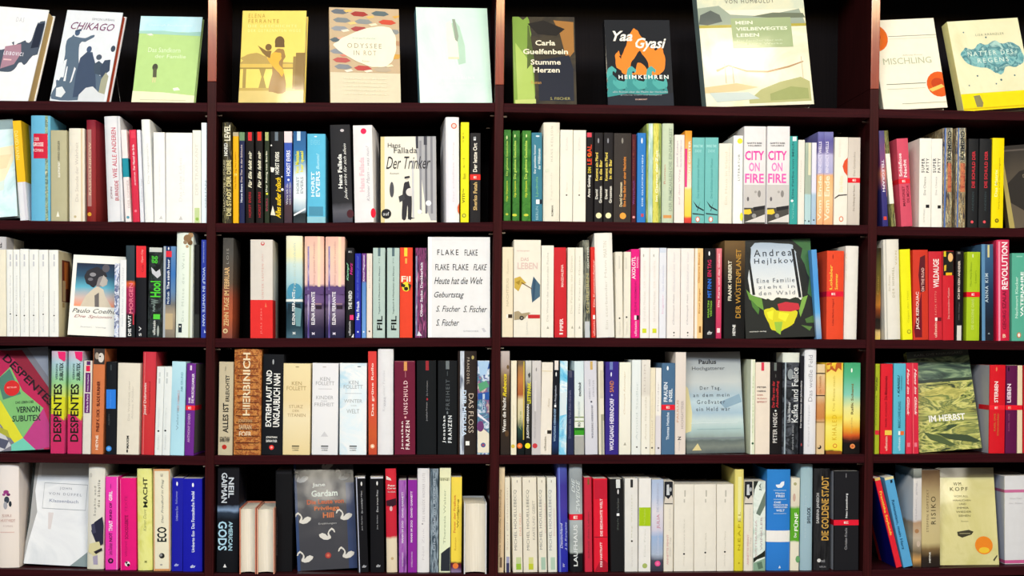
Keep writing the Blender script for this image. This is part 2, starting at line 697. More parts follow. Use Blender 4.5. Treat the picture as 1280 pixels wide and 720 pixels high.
def smooth(pts, n=4):
    """rounds a many-cornered printed outline (closed Catmull-Rom)"""
    r = []
    m = len(pts)
    for i in range(m):
        p0, p1, p2, p3 = pts[i - 1], pts[i], pts[(i + 1) % m], pts[(i + 2) % m]
        for k in range(n):
            t = k / n
            r.append(tuple(0.5 * (2 * p1[j] + (p2[j] - p0[j]) * t * 0.8 + (2 * p0[j] - 5 * p1[j] + 4 * p2[j] - p3[j]) * t * t + (3 * p1[j] - p0[j] - 3 * p2[j] + p3[j]) * t ** 3) for j in (0, 1)))
    return r


def fo(row, bl, br, tl, tr, color, label, art=(), thick=0.022, lean=12, hard=True, sb=None, spine=None, shiny=0, rz=0, pages=None):
    """a book shown face-out: four corners of the front cover in the photograph, leaning back by `lean` degrees"""
    depth = (SB[row] + 0.004) if sb is None else sb
    bay = bay_of(row, max(2, min(1278, (bl[0] + br[0]) / 2)))
    xm = at((bl[0] + br[0]) / 2, bl[1], depth).x
    zs = shelf_z(row, bay, xm) + 0.0004
    yb = px_of(Vector((xm, depth, zs)))[1]
    p0, p1 = at(bl[0], yb, depth), at(br[0], yb, depth)
    w = (p1.x - p0.x) / math.cos(rz)
    be = math.radians(lean)
    tm = ((tl[0] + tr[0]) / 2, (tl[1] + tr[1]) / 2)
    # find height H and in-plane roll so that the top edge lands where the photograph shows it
    H, roll = 0.2, 0.0
    up = Vector((0, math.sin(be), math.cos(be)))
    for _ in range(40):
        e_x = Vector((math.cos(roll), 0, -math.sin(roll)))
        top = Vector(((p0.x + p1.x) / 2, depth, zs)) + up * (H * math.cos(roll)) + Vector((H * math.sin(roll), 0, 0))
        q = px_of(top)
        H += (q[1] - tm[1]) * S * 0.9
        roll += (tm[0] - q[0]) * S / H * 0.9
    V, Fc = [], []
    t = 0.0024 if hard else 0.0007
    # local frame: x across, z up the cover, y into the book
    def bx(x0, x1, y0, y1, z0, z1):
        n = len(V)
        V.extend(boxv(x0, x1, y0, y1, z0, z1))
        Fc.extend([tuple(n + i for i in f) for f in BOXF])
    r = 0.0012
    prof = [(w, 0), (r, 0), (r * 0.3, r * 0.3), (0, r), (0, thick - r), (r * 0.3, thick - r * 0.3), (r, thick), (w, thick)]
    inn = [(w, t), (t, t), (t, t), (t, t), (t, thick - t), (t, thick - t), (t, thick - t), (w, thick - t)]
    n = len(prof)
    for z in (0, H):
        V += [(x, y, z) for x, y in prof] + [(x, y, z) for x, y in inn]
    for k in range(n - 1):
        Fc.append((k + 1, k, 2 * n + k, 2 * n + k + 1))
        Fc.append((n + k, n + k + 1, 3 * n + k + 1, 3 * n + k))
        Fc.append((2 * n + k + 1, 2 * n + k, 3 * n + k, 3 * n + k + 1))
        Fc.append((k, k + 1, n + k + 1, n + k))
    Fc.append((0, n, 3 * n, 2 * n))
    Fc.append((n - 1, 3 * n - 1, 4 * n - 1, 2 * n - 1)[::-1])
    name = 'hardback_book' if hard else 'paperback_book'
    piv = 0.0 if roll <= 0 else w
    V = [(x - piv, y, z) for x, y, z in V]
    mats = [mat(color, shiny)]
    mi = [0] * len(Fc)
    if spine:
        mats.append(mat(spine, shiny))
        for i, f in enumerate(Fc):
            if all(V[k][0] + piv < 0.0011 for k in f):
                mi[i] = 1
    root = obj(name, V, Fc, mats, None, mi)
    root.matrix_world = (Matrix.Translation((p0.x + piv * math.cos(rz), depth, zs)) @ Matrix.Rotation(rz, 4, 'Z') @ Matrix.Rotation(-be, 4, 'X') @ Matrix.Rotation(roll, 4, 'Y'))
    root['label'] = label
    root['category'] = 'book'
    root['group'] = 'books on the %s shelf of the %s bay' % (ROWNAME[row], BAYNAME[bay])
    s = 0.003 if hard else 0.0006
    obj('page_block', [(x - piv, y, z) for x, y, z in boxv(t + 0.001, w - s, t, thick - t, s, H - s)], BOXF, [mat(pages) if pages else PAGES], root)
    av, af, am, ami = [], [], [], []
    lay = 0.0002

    def q(u, v):
        return (u * w - piv, -lay, (1 - v) * H)
    for a in art:
        k = a[0]
        if k == 'T':
            _, s_, u0, v0, u1, v1, c, st = a if len(a) == 8 else a + ('',)
            M = Matrix.Translation((u0 * w - piv, -0.0002 - 0.00004 * len(art), (1 - v1) * H)) @ Matrix(((1, 0, 0, 0), (0, 0, -1, 0), (0, 1, 0, 0), (0, 0, 0, 1)))
            if 'r' in st:   # turned text: given as centre, length, height, angle
                ang = math.radians(float(st.split('r')[1]))
                M = Matrix.Translation((u0 * w - piv, -0.0006, (1 - v0) * H)) @ Matrix(((1, 0, 0, 0), (0, 0, -1, 0), (0, 1, 0, 0), (0, 0, 0, 1))) @ Matrix.Rotation(ang, 4, 'Z')
                add_text(s_, root, M, u1 * w, v1 * H, c, st.split('r')[0])
            else:
                add_text(s_, root, M, (u1 - u0) * w, (v1 - v0) * H, c, st)
            continue
        if k == 'R':
            _, u0, v0, u1, v1, c = a
            pts = [(u0, v1), (u1, v1), (u1, v0), (u0, v0)]
        elif k == 'E':
            _, cu, cv, ru, c = a[:5]
            rv = a[5] if len(a) > 5 else ru * w / H
            pts = [(cu + ru * math.cos(2 * math.pi * i / 20), cv - rv * math.sin(2 * math.pi * i / 20)) for i in range(20)]
        else:
            _, pts, c = a
            if len(pts) >= 8 and k != 'Q':
                pts = smooth(pts)
        lay += 0.00004
        o = obj('cover_print', [q(min(1, max(0, u)), min(1, max(0, v))) for u, v in pts], [tuple(range(len(pts)))], [mat(c, shiny)], root)
    return root


def foreedge(x0, x1, yt, label, cover, crop, side_w=0.0016, front=-0.004):
    """a hardback standing with its page edges towards the room"""
    row = 5
    gx = lambda x: 160 * crop + x / 5.0
    bay = 1
    p = at(gx(x0), 700, front)
    p1 = at(gx(x1), 700, front)
    zs = shelf_z(5, bay, p.x) + 0.0003
    w = p1.x - p.x
    H = at(gx(x0), 576 + yt / 5.0, front).z - zs
    d = 0.135
    t = 0.0022
    out = [(0, 0), (0, d), (w * .15, d + .002), (w * .5, d + 0.004), (w * .85, d + .002), (w, d), (w, 0)]
    inn = [(t, 0), (t, d - t), (w * .15, d - t), (w * .5, d + 0.004 - t), (w * .85, d - t), (w - t, d - t), (w - t, 0)]
    n = len(out)
    V, Fc = [], []
    for z in (0, H):
        V += [(x, y, z) for x, y in out] + [(x, y, z) for x, y in inn]
    for k in range(n - 1):
        Fc.append((k + 1, k, 2 * n + k, 2 * n + k + 1))
        Fc.append((n + k, n + k + 1, 3 * n + k + 1, 3 * n + k))
        Fc.append((2 * n + k + 1, 2 * n + k, 3 * n + k, 3 * n + k + 1))
        Fc.append((k, k + 1, n + k + 1, n + k))
    Fc.append((0, n, 3 * n, 2 * n))
    Fc.append((n - 1, 3 * n - 1, 4 * n - 1, 2 * n - 1)[::-1])
    root = obj('hardback_book', V, Fc, [mat(cover)], None)
    root.location = (p.x, front, zs)
    root['label'] = label
    root['category'] = 'book'
    root['group'] = 'books on the fifth shelf of the second bay'
    # page block with a hollow fore edge
    m = 10
    pv, pf = [], []
    pro = []
    for k in range(m + 1):
        a = k / m
        pro.append((t + (w - 2 * t) * a, 0.003 + 0.011 * math.sin(math.pi * a) ** 0.9))
    pro += [(w - t, d - 0.006), (t, d - 0.006)]
    q = len(pro)
    for z in (0.003, H - 0.003):
        pv += [(x, y, z) for x, y in pro]
    for k in range(q):
        pf.append((k, (k + 1) % q, q + (k + 1) % q, q + k))
    pf.append(tuple(range(q - 1, -1, -1)))
    pf.append(tuple(range(q, 2 * q)))
    obj('page_block', pv, pf, [PAGES], root, smooth=True)
    return root
# ================================================================== top shelf, all shown face-out
fo(1, (-45, 126), (34, 126), (-22, 13), (56, 13), 'f3f3f4', 'white cover with a dark castle skyline, cut by the left edge of the photo',
   [('P', [(0, .5), (.5, .42), (.53, .36), (.56, .42), (.6, .38), (.66, .36), (.72, .34), (.76, .36), (.82, .34), (.86, .15), (.9, .13), (.96, .12), (.99, .15), (.98, .5), (.88, .52), (.8, .6), (.7, .58), (.6, .68), (.3, .7), (0, .72)], '505a6a'), ('P', [(.4, .42), (.66, .38), (.7, .48), (.62, .6), (.4, .66)], 'b08898'), ('P', [(.86, .16), (.98, .14), (.97, .4), (.84, .42)], '2c3242'), ('P', [(.7, .6), (.8, .62), (.9, .5), (.98, .48), (.98, .8), (.6, .8), (.6, .7)], 'f3f3f4'),
    ('T', 'DAS', .48, .1, .62, .15, 'c8c8d0', 'w'), ('T', 'LEIBOVICI', .4, .47, .74, .51, 'e8e8f0', 'bw'), ('R', .42, .55, .56, .565, 'e8c0c4')], lean=14, thick=.03, rz=-.22, sb=.04, pages='d0b47c')
fo(1, (57, 125.5), (132, 125.5), (73, 17), (150, 15), 'e4e8ee', 'white cover reading CHIKAGO with blue grey silhouettes of men',
   [('P', [(.03, .98), (.05, .78), (.12, .74), (.12, .5), (.1, .34), (.2, .27), (.26, .29), (.42, .3), (.56, .26), (.58, .28), (.44, .34), (.34, .37), (.4, .6), (.5, .45), (.6, .45), (.68, .62), (.74, .55), (.8, .7), (.88, .66), (.95, .78), (.8, .95), (.6, .97)], '5c6e82'), ('P', [(.12, .74), (.17, .74), (.17, .54), (.12, .56)], 'e4e8ee'),
    ('E', .265, .245, .045, '4c607c', .035), ('P', [(.22, .22), (.32, .2), (.33, .225), (.22, .24)], '40526c'), ('E', .53, .42, .045, '485a78', .035), ('P', [(.38, .7), (.4, .52), (.5, .45), (.6, .46), (.68, .56), (.8, .9), (.4, .95)], '44526a'), ('E', .73, .5, .05, '505a6a', .03), ('P', [(.66, .58), (.74, .54), (.84, .58), (.86, .7), (.7, .68)], '465464'),
    ('E', .95, .4, .04, '404c5c', .035), ('P', [(.78, .62), (.84, .53), (.94, .52), (.96, .64), (.84, .72)], '404c60'), ('P', [(.84, .74), (.9, .66), (.96, .7), (.95, .9), (.84, .92)], 'a8a890'), ('P', [(.18, .78), (.22, .78), (.21, .62), (.19, .62)], 'e4e8ee'), ('P', [(.3, .8), (.33, .78), (.36, .64), (.33, .62)], 'e4e8ee'),
    ('P', [(.08, .86), (.18, .84), (.26, .9), (.2, .96), (.1, .95)], 'e0e4e8'), ('P', [(.5, .92), (.6, .84), (.72, .82), (.84, .88), (.96, .9), (.96, .99), (.5, .99)], 'd8dce0'), ('T', 'SIMON URBAN', .48, .075, .88, .1, 'a8acb4'), ('T', 'CHIKAGO', .13, .13, .9, .21, '7c3c68', 'i')], lean=14, thick=.022, rz=-.2, spine='e0602c', sb=.035, pages='c84a24')
fo(1, (162, 126.5), (242, 126.5), (172, 21), (249, 21), 'b8d88c', 'pale green meadow cover under a light blue sky with a tiny figure',
   [('R', 0, 0, 1, .18, ('n', 5, 'a8d8e4', 'c4e4ec', 'b0dce8')), ('P', [(0, .17), (.4, .165), (.7, .185), (1, .17), (1, .22), (0, .2)], 'a4d0c4'), ('P', [(0, .86), (.5, .87), (1, .9), (1, 1), (0, 1)], 'ece8c8'), ('E', .32, .585, .045, '4c4c40', .04), ('P', [(.29, .6), (.35, .6), (.36, .7), (.33, .7), (.3, .7)], '5c5c48'), ('R', .3, .7, .315, .76, 'e0d0a0'), ('R', .335, .7, .35, .76, 'e0d0a0'), ('P', [(.12, .21), (.2, .2), (.24, .22), (.18, .225)], 'f0e8e0'), ('P', [(.64, .82), (.72, .81), (.76, .84), (.66, .85)], 'f0f0e0'),
    ('T', 'Christoph Poschenrieder', .14, .09, .86, .12, 'dceef0'), ('T', 'Das Sandkorn', .18, .36, .7, .415, 'e4f0d0'), ('T', 'der Familie', .3, .44, .8, .48, 'e4f0d0'), ('R', .13, .955, .87, .958, 'a8a888')], lean=14, thick=.014, rz=-.12, sb=.03, spine='a8b460')
fo(1, (298, 127), (379.5, 127), (303.5, 14), (379.7, 14), 'eed46c', 'yellow cover with the silhouette of a woman and a child at a balustrade',
   [('P', [(0, .52), (.1, .48), (.25, .46), (.4, .5), (.5, .55), (1, .58), (1, .6), (0, .6)], 'b89c58'), ('R', 0, .58, 1, .62, 'd8b85c'), ('R', 0, .62, 1, .635, '9c8448'), ('R', .05, .635, .1, .84, 'a89050'), ('P', [(.3, .635), (.4, .635), (.37, .72), (.42, .84), (.3, .84), (.34, .72)], 'a89050'), ('R', 0, .84, 1, .87, 'c0a458'), ('P', [(0, .87), (1, .87), (1, 1), (0, 1)], 'd8c078'), ('R', .86, .46, 1, .86, '8c7040'), ('R', .82, .5, .86, .85, '987c48'),
    ('P', [(.46, .88), (.5, .6), (.46, .5), (.56, .42), (.66, .42), (.7, .5), (.66, .6), (.72, .88)], 'a07c48'), ('P', [(.42, .52), (.5, .46), (.62, .46), (.64, .52), (.6, .58), (.68, .66), (.66, .72), (.58, .66), (.5, .6)], 'e8b040'), ('E', .6, .34, .075, '6c5434', .06), ('P', [(.53, .34), (.67, .34), (.68, .4), (.53, .4)], '6c5434'), ('E', .43, .4, .05, '7c6038', .036), ('P', [(.26, .38), (.4, .44), (.48, .44), (.46, .52), (.4, .5), (.34, .46)], '84683c'),
    ('T', 'ELENA', .1, .035, .36, .08, 'b89c48', 'w'), ('T', 'FERRANTE', .1, .095, .58, .135, 'b89c48', 'w'), ('T', 'DIE GESCHICHTE', .1, .155, .86, .185, 'f4e8a0', 'w'), ('T', 'DER GETRENNTEN WEGE', .1, .205, .92, .235, 'f4e8a0', 'w')], lean=14, thick=.03, shiny=1, rz=-.06, spine='c8a840', sb=.014)
fo(1, (413, 128), (501, 128), (415, 10), (500, 9.5), 'd9cfb4', 'beige cover with a fish pattern and a cream oval reading ODYSSEE IN ROT',
   [('R', 0, 0, 1, .68, 'c4ac8c')] + [('P', [(u, v), (u + .07, v - .025), (u + .2, v - .02), (u + .26, v + .01), (u + .18, v + .03), (u + .05, v + .025)], c) for (u, v, c) in ((.02, .04, '6a7078'), (.3, .06, 'a03c38'), (.6, .05, '5e6c70'), (.05, .13, '808688'), (.36, .14, '8c9090'), (.7, .14, 'c8503c'), (.02, .22, '90949a'), (.3, .22, 'a44a4a'), (.78, .24, '8c9090'), (.0, .34, '5c6870'), (.82, .36, 'b89070'), (.0, .46, '8c9098'), (.04, .55, 'b85c58'), (.8, .5, 'd0a04c'), (.06, .62, '84888e'), (.34, .63, 'b84c48'), (.62, .64, 'b8a890'))]
   + [('P', [(u, v), (u + .1, v - .014), (u + .13, v + .006), (u + .04, v + .02)], c) for (u, v, c) in ((.2, .03, 'e0b868'), (.52, .09, 'e0b868'), (.9, .08, 'd8a850'), (.26, .16, 'e8c880'), (.56, .17, 'e8dcc0'), (.16, .24, 'e8dcc8'), (.1, .32, 'd8a890'), (.12, .42, 'e8d8c0'), (.14, .5, 'd88878'), (.2, .66, 'e8e0d0'), (.48, .66, 'e8dcc8'), (.78, .6, 'e8d8b8'))]
   + [('P', [(.05, .4), (.16, .33), (.3, .28), (.5, .22), (.7, .19), (.86, .2), (.94, .28), (.95, .42), (.9, .54), (.8, .61), (.6, .62), (.4, .57), (.2, .49)], 'f3ead0'), ('T', 'Andreas Kollender', .32, .31, .66, .33, '8cb0b0'), ('T', 'ODYSSEE', .25, .375, .74, .425, '98907c', 'w'), ('T', 'IN ROT', .34, .45, .66, .5, '98907c', 'w'), ('T', 'Roman', .46, .55, .56, .57, 'b0a890')]
   + [('T', s_, .1 if len(s_) > 30 else .2, .735 + .04 * k, .9 if len(s_) > 30 else .8, .75 + .04 * k, 'f0e8d0') for k, s_ in enumerate(('Ein Roman über die Liebe', 'in den Zeiten der Revolution', 'und das Geheimnis der', 'roten Fische im Meer der Zeit', 'und von der Reise zurück'))], lean=12, thick=.03, rz=.1, spine='d8b07c', sb=.012)
fo(1, (525, 126), (616, 126), (524, 9), (611, 10.5), ('n', 5, 'c8e8d8', 'd4f0e0', 'c4e4d4'), 'pale mint cover with a single white box-shaped object casting a shadow',
   [('P', [(.46, .18), (.54, .14), (.6, .2), (.66, .4), (.66, .58), (.56, .6), (.54, .5)], 'b4d4c0'), ('P', [(.42, .16), (.48, .14), (.52, .32), (.56, .36), (.57, .53), (.42, .53), (.41, .3)], 'f6f0dc'), ('P', [(.5, .12), (.54, .12), (.58, .3), (.56, .36), (.53, .34)], '98a494'), ('P', [(.42, .52), (.57, .52), (.57, .54), (.42, .54)], 'e8d8b8'),
    ('T', 'HEINZ STRUNK', .24, .72, .78, .75, 'e0f4e8', 'w'), ('T', 'Der goldene Handschuh', .18, .78, .84, .81, 'dcf0e4', 'w')], lean=14, thick=.032, rz=.1, shiny=1, spine='7cb8cc', sb=.014)
fo(1, (642.5, 129), (721, 131), (641.5, 20), (717, 23), ('n', 9, '26231e', '40382a', '1e1e26'), 'dark cover with a green strip and cream lettering, left of the flame cover',
   [('P', [(0, 0), (.24, 0), (.3, .2), (.22, .4), (.32, .6), (.34, .8), (.3, 1), (0, 1)], '7c9c40'), ('P', [(.04, .3), (.3, .55), (.34, .98), (.06, .98)], 'a8c060'), ('P', [(.66, .04), (.98, .06), (.98, .4), (.86, .5), (.76, .2)], 'a07038'), ('P', [(.24, .08), (.5, .04), (.84, .14), (.7, .22), (.4, .2)], '201c18'), ('P', [(.4, .5), (.9, .44), (.96, .6), (.96, .96), (.4, .96)], '1e2230'), ('P', [(.24, .1), (.26, .1), (.34, .5), (.22, .6)], '50602c'), ('P', [(.02, .95), (.35, .94), (.35, .99), (.02, .99)], 'c0cc78'),
    ('T', 'Carla', .36, .27, .68, .33, 'ece4cc', 'b'), ('T', 'Guelfenbein', .16, .37, .88, .43, 'ece4cc', 'b'), ('T', 'Stumme', .28, .49, .76, .55, 'e4dcc8', 'b'), ('T', 'Herzen', .32, .58, .74, .64, 'e4dcc8', 'b'), ('T', 'Roman', .28, .735, .44, .77, 'c89850'), ('T', 'S. FISCHER', .58, .92, .9, .95, 'a8a060')], lean=12, thick=.02, shiny=1, spine='a4c04c', sb=.014)
fo(1, (760, 132), (843, 132), (757, 25.5), (837, 25.5), '14171d', 'black cover with an orange flame over teal waves',
   [('P', [(.14, .42), (.2, .36), (.24, .42), (.32, .3), (.36, .2), (.44, .1), (.5, .12), (.56, .2), (.64, .26), (.7, .34), (.74, .3), (.76, .36), (.86, .32), (.9, .42), (.9, .52), (.8, .64), (.3, .64), (.16, .56)], 'e88428'), ('P', [(.36, .6), (.38, .5), (.46, .42), (.52, .36), (.58, .42), (.64, .5), (.64, .6), (.56, .52), (.48, .5), (.42, .62)], '14171d'), ('P', [(.2, .42), (.24, .42), (.23, .46)], '14171d')]
   + [('P', [(u, .66 + dv), (u + .02, .58 + dv), (u + .08, .54 + dv), (u + .15, .58 + dv), (u + .14, .62 + dv), (u + .1, .6 + dv), (u + .09, .64 + dv), (u + .16, .7 + dv), (u + .26, .72 + dv), (u + .3, .68 + dv), (u + .3, .8 + dv), (u, .8 + dv)], '4ca4a0' if not dv else '388c8c') for dv in (0, .1) for u in (.0, .3, .6)]
   + [('P', [(0, .9), (.3, .86), (.7, .88), (1, .85), (1, 1), (0, 1)], '141a26'), ('T', 'Yaa', .12, .13, .42, .25, 'f0ece0', 'ib'), ('T', 'Gyasi', .46, .21, .93, .37, 'f0ece0', 'ib'), ('T', 'HEIMKEHREN', .18, .645, .94, .69, 'e8f0ec', 'bw'), ('T', '»Ein Roman über die Macht der Herkunft«', .08, .83, .92, .85, 'b8c0c4'), ('T', 'großartig erzählt und bewegend', .2, .87, .82, .885, 'a8b0b4'), ('T', 'DUMONT', .42, .92, .6, .935, 'd8b0a0', 'b')], lean=11, thick=.026, shiny=1, rz=.04, spine='15181e', sb=.014)
fo(1, (883, 134), (1020, 134.5), (874, -8), (1004, -8), ('n', 6, 'dcd8b8', 'e8e4cc', 'd0d0b0'), 'very large pale landscape cover with a sage green title panel',
   [('R', 0, 0, 1, .16, ('n', 7, 'c4ccb8', 'd4d4b8', 'b0bca8')), ('P', [(0, .14), (.2, .12), (.3, .2), (.6, .22), (.95, .16), (1, .3), (0, .31)], '98a494'), ('P', [(.02, .2), (.12, .16), (.2, .2), (.22, .26), (.08, .29), (.0, .28)], '58605c'), ('P', [(.5, .22), (.7, .19), (.98, .2), (1, .24), (.7, .24)], '6c7460'), ('R', 0, .29, 1, .315, 'b0a444'), ('R', .0, .315, 1, .33, 'e4e4cc'), ('P', [(.4, .95), (.52, .86), (.7, .8), (.9, .76), (.98, .8), (.98, .97), (.4, .98)], 'b4b47c'), ('P', [(.6, .9), (.8, .84), (.96, .86), (.96, .95), (.6, .96)], '9ca468'), ('P', [(.0, .83), (.3, .8), (.5, .84), (.3, .87), (0, .88)], 'd8c494'), ('P', [(.04, .88), (.4, .88), (.5, .94), (.1, .96)], 'c4d0cc'),
    ('Q', [(.12, .68), (.24, .64), (.4, .69), (.6, .7), (.8, .66), (.94, .62), (.94, .63), (.8, .675), (.6, .715), (.4, .705), (.24, .65), (.13, .7)], 'b8946c'), ('R', .2, .63, .208, .8, 'c8b490'), ('R', .27, .65, .278, .8, 'c8b490'), ('R', .92, .58, .926, .78, 'd0bc98'),
    ('R', .3, .235, .86, .495, ('n', 6, '98a87c', 'a0b084')), ('T', 'VON HUMBOLDT', .26, .07, .72, .105, '606458', 'w'), ('T', 'MEIN', .34, .26, .5, .29, 'e8ecd8', 'b'), ('T', 'VIELBEWEGTES', .34, .315, .82, .345, 'e8ecd8', 'b'), ('T', 'LEBEN', .34, .37, .55, .4, 'e8ecd8', 'b'), ('T', 'Der Forscher über sich', .34, .425, .76, .44, 'd0d8b8'), ('T', 'und seine Werke', .34, .455, .76, .47, 'd0d8b8')], lean=11, thick=.036, rz=.05, shiny=1, spine='88a0a0', sb=.012)
fo(1, (1105, 138), (1187, 138.5), (1092, 24), (1168, 29), 'f1ead6', 'white cover with two red orange round fruits',
   [('E', .03, .2, .2, 'e0681c', .15), ('E', .02, .19, .1, 'b84418', .08), ('E', .06, .24, .07, 'd87028', .05), ('E', .93, .74, .2, 'd85c20', .14), ('E', .9, .73, .1, 'c0441c', .06), ('P', [(.75, .79), (.96, .74), (1, .77), (.8, .82)], 'f0c060'), ('R', .24, .185, 1, .19, '6c7468'), ('R', .24, .215, 1, .219, 'c8c8b0'), ('R', .1, .715, .72, .722, '707868'), ('R', .1, .77, .7, .774, 'b8b8a0'), ('R', .3, .935, 1, .94, '98987c'),
    ('T', 'Affinity Konar', .42, .395, .74, .415, 'b8b8a0'), ('T', 'MISCHLING', .1, .43, .86, .5, 'b4b898')], lean=13, thick=.022, rz=.06, sb=.02)
fo(1, (1205, 138.5), (1300, 139.5), (1188, 27), (1278, 29.5), ('n', 5, 'dcd8b0', 'e4e0bc', 'd4d0a4'), 'cream cover with a teal paint splash and a yellow paper band, top right',
   [('P', [(.1, .38), (.18, .3), (.3, .32), (.4, .26), (.5, .28), (.62, .24), (.72, .28), (.84, .27), (.94, .32), (.98, .42), (.96, .5), (.84, .55), (.7, .54), (.62, .62), (.54, .6), (.44, .54), (.3, .52), (.18, .48)], ('n', 40, '58949c', '88bcbc', '3c7480', 'a8ccc4')), ('E', .2, .13, .01, '607c80'), ('E', .5, .2, .012, '4c6c70'), ('E', .28, .62, .012, '58787c'), ('E', .6, .68, .014, '4c6c74'), ('E', .8, .64, .012, '58787c'), ('E', .14, .72, .01, '607c80'), ('E', .52, .72, .01, '4c6c74'),
    ('T', 'LISA KRÄNZLER', .36, .15, .76, .18, '8c9078', 'w'), ('T', 'NATTER DES', .2, .35, .84, .4, 'dcece0', 'w'), ('T', 'REGENS', .32, .43, .76, .48, 'dcece0', 'w'), ('R', 0, .81, 1, 1, 'f0d818'), ('P', [(.17, .84), (.26, .83), (.29, .92), (.27, .965), (.19, .96)], '8c8458'), ('R', .0, .97, 1, .985, 'd8b810')], lean=12, thick=.026, rz=.12, spine='d8d494', sb=.012)
# ================================================================== second shelf
row_crop(2, 0)
fo(2, (-48, 272), (22, 272), (-55, 154), (17, 154), ('n', 9, 'bfe0e2', 'd8eef0', 'a9cdd4'), 'pale aqua watercolour cover with a cream cup shape, at the left photo edge',
   [('R', 0, 0, 1, .1, '8fa6ab'), ('P', [(.3, .32), (1, .27), (.98, .42), (.8, .62), (.62, .66), (.42, .55)], 'efe6c4'), ('P', [(.35, .38), (.95, .36), (.85, .5), (.5, .52)], 'f2d9b0'),
    ('P', [(.62, .66), (.8, .62), (.78, .72), (.68, .74)], 'd8e8e0')], lean=8, thick=.02)
b(126, 178, 57, 'e3e4ea', 'slim book leaning left, spine yellow above and pale grey below', N(57, 440, 'eebb1e'), N(440, 690, 'd4d2dc', 150, 180), T('DAVID VANN', 120, 300, 95, 118, 'f8e890', 'd'), xt=78)
b(192, 314, 22, '68b4d8', 'fat light blue hardback with a red label near the top', N(22, 690, ('n', 90, '6a8a5a', '9fb8a0', '4d6b62', 'c9c8a0'), 282, 312, 'jacket_pattern'),
  N(135, 290, 'cc1f3c', 196, 312, 'title_label'), T('DER', 160, 180, 215, 245, 'f0e0e0', 'h'), T('GROSSE', 190, 215, 206, 272, 'f0e0e0', 'h', 'b'), T('ROMAN', 230, 250, 208, 270, 'f0e0e0', 'h'), hard=True, xt=190)
b(318, 420, 115, 'b6b190', 'olive beige paperback with thin dark and white spine lettering', T('ARNO GEIGER', 180, 305, 360, 374, '3c3a30'), T('SELBSTPORTRÄT', 312, 410, 360, 376, 'f4f2e6', 'u', 'b'), P([(352, 655), (362, 620), (372, 655)], 'f0eee0'))
b(430, 528, 102, 'e9e3d4', 'cream hardback with faint spine print beside the maroon book', N(102, 690, 'd9c6a4', 505, 527, 'shaded_edge'), T('Die Stunde der Wahrheit', 190, 560, 470, 490, 'cdc6bc'), O(470, 655, 8, 'c8b890'), hard=True)  # darker strip in its own tone down one side of the spine
b(540, 600, 50, ('g', (0, '7c1c2c'), (.1, '8e2a34'), (.8, '8a2c2a'), (1, '7a1f1c')), 'narrow maroon hardback with gilt spine lettering', N(110, 590, 'b08078', 545, 572, 'faded_strip'), T('RASKOLNIKOW', 190, 520, 556, 570, 'e8c8a8'), O(560, 640, 12, 'd8a030'), hard=True, rz=-.06)
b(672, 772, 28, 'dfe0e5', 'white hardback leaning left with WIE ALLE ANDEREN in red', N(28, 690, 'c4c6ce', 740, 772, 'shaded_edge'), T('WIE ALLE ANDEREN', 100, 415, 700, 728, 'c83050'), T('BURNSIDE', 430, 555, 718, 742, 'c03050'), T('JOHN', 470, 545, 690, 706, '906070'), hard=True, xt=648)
b(784, 821, 113, 'efe4e4', 'thin pinkish white paperback with a teal block on the spine', N(290, 408, '1b8ca0'), O(800, 660, 9, '5a9ab0'), T('DER SOMMER', 425, 600, 795, 812, 'c8b8b8'), xt=754)
row_crop(2, 1)
b(31, 74, 113, 'd22c48', 'red paperback with white lettering leaning left among white books', T('Der Mantel der Erde', 205, 365, 28, 42, 'f6dce0', 'u', 'b'), T('JAN BÖTTCHER', 375, 460, 38, 50, 'f6dce0', 'u', 'b'), N(122, 165, 'e04058', 18, 46), O(48, 620, 8, 'f08090'), xt=6)
b(77, 100, 113, 'e2e4ee', 'very thin bluish white paperback right of the red one', T('Hundert Tage', 420, 560, 82, 92, 'a8aab8'), xt=54)
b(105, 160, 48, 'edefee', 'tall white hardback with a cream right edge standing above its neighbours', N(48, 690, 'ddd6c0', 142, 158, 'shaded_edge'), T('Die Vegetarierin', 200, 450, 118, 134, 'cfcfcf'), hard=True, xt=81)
b(164, 235, 128, 'f0efee', 'white paperback left of the very thick white paperback', T('Der Geschmack von Apfelkernen', 300, 520, 192, 204, 'dcdada'), P([(195, 670), (208, 648), (216, 670)], 'c8c8c8'), xt=158)
b(237, 403, 130, 'f1f0ee', 'very thick plain white paperback, widest spine of the shelf', T('Das achte Leben', 290, 560, 318, 338, 'dddcda'), T('(Für Brilka)', 330, 520, 344, 356, 'e0dfdd'), P([(318, 675), (330, 650), (342, 675)], 'cccac8'))
b(404, 457, 115, 'edece2', 'white paperback with a small green patch at the foot', T('DER TRAFIKANT', 200, 520, 420, 438, 'd8d6cc'), N(600, 690, 'c2d49a', 416, 448), O(432, 670, 10, '90b84c'))
b(459, 493, 68, ('g', (0, 'e6eef2'), (1, 'dde8ee')), 'tall bluish white book against the first upright', T('ORHAN', 430, 600, 480, 494, 'b0c0cc'), d=.14)
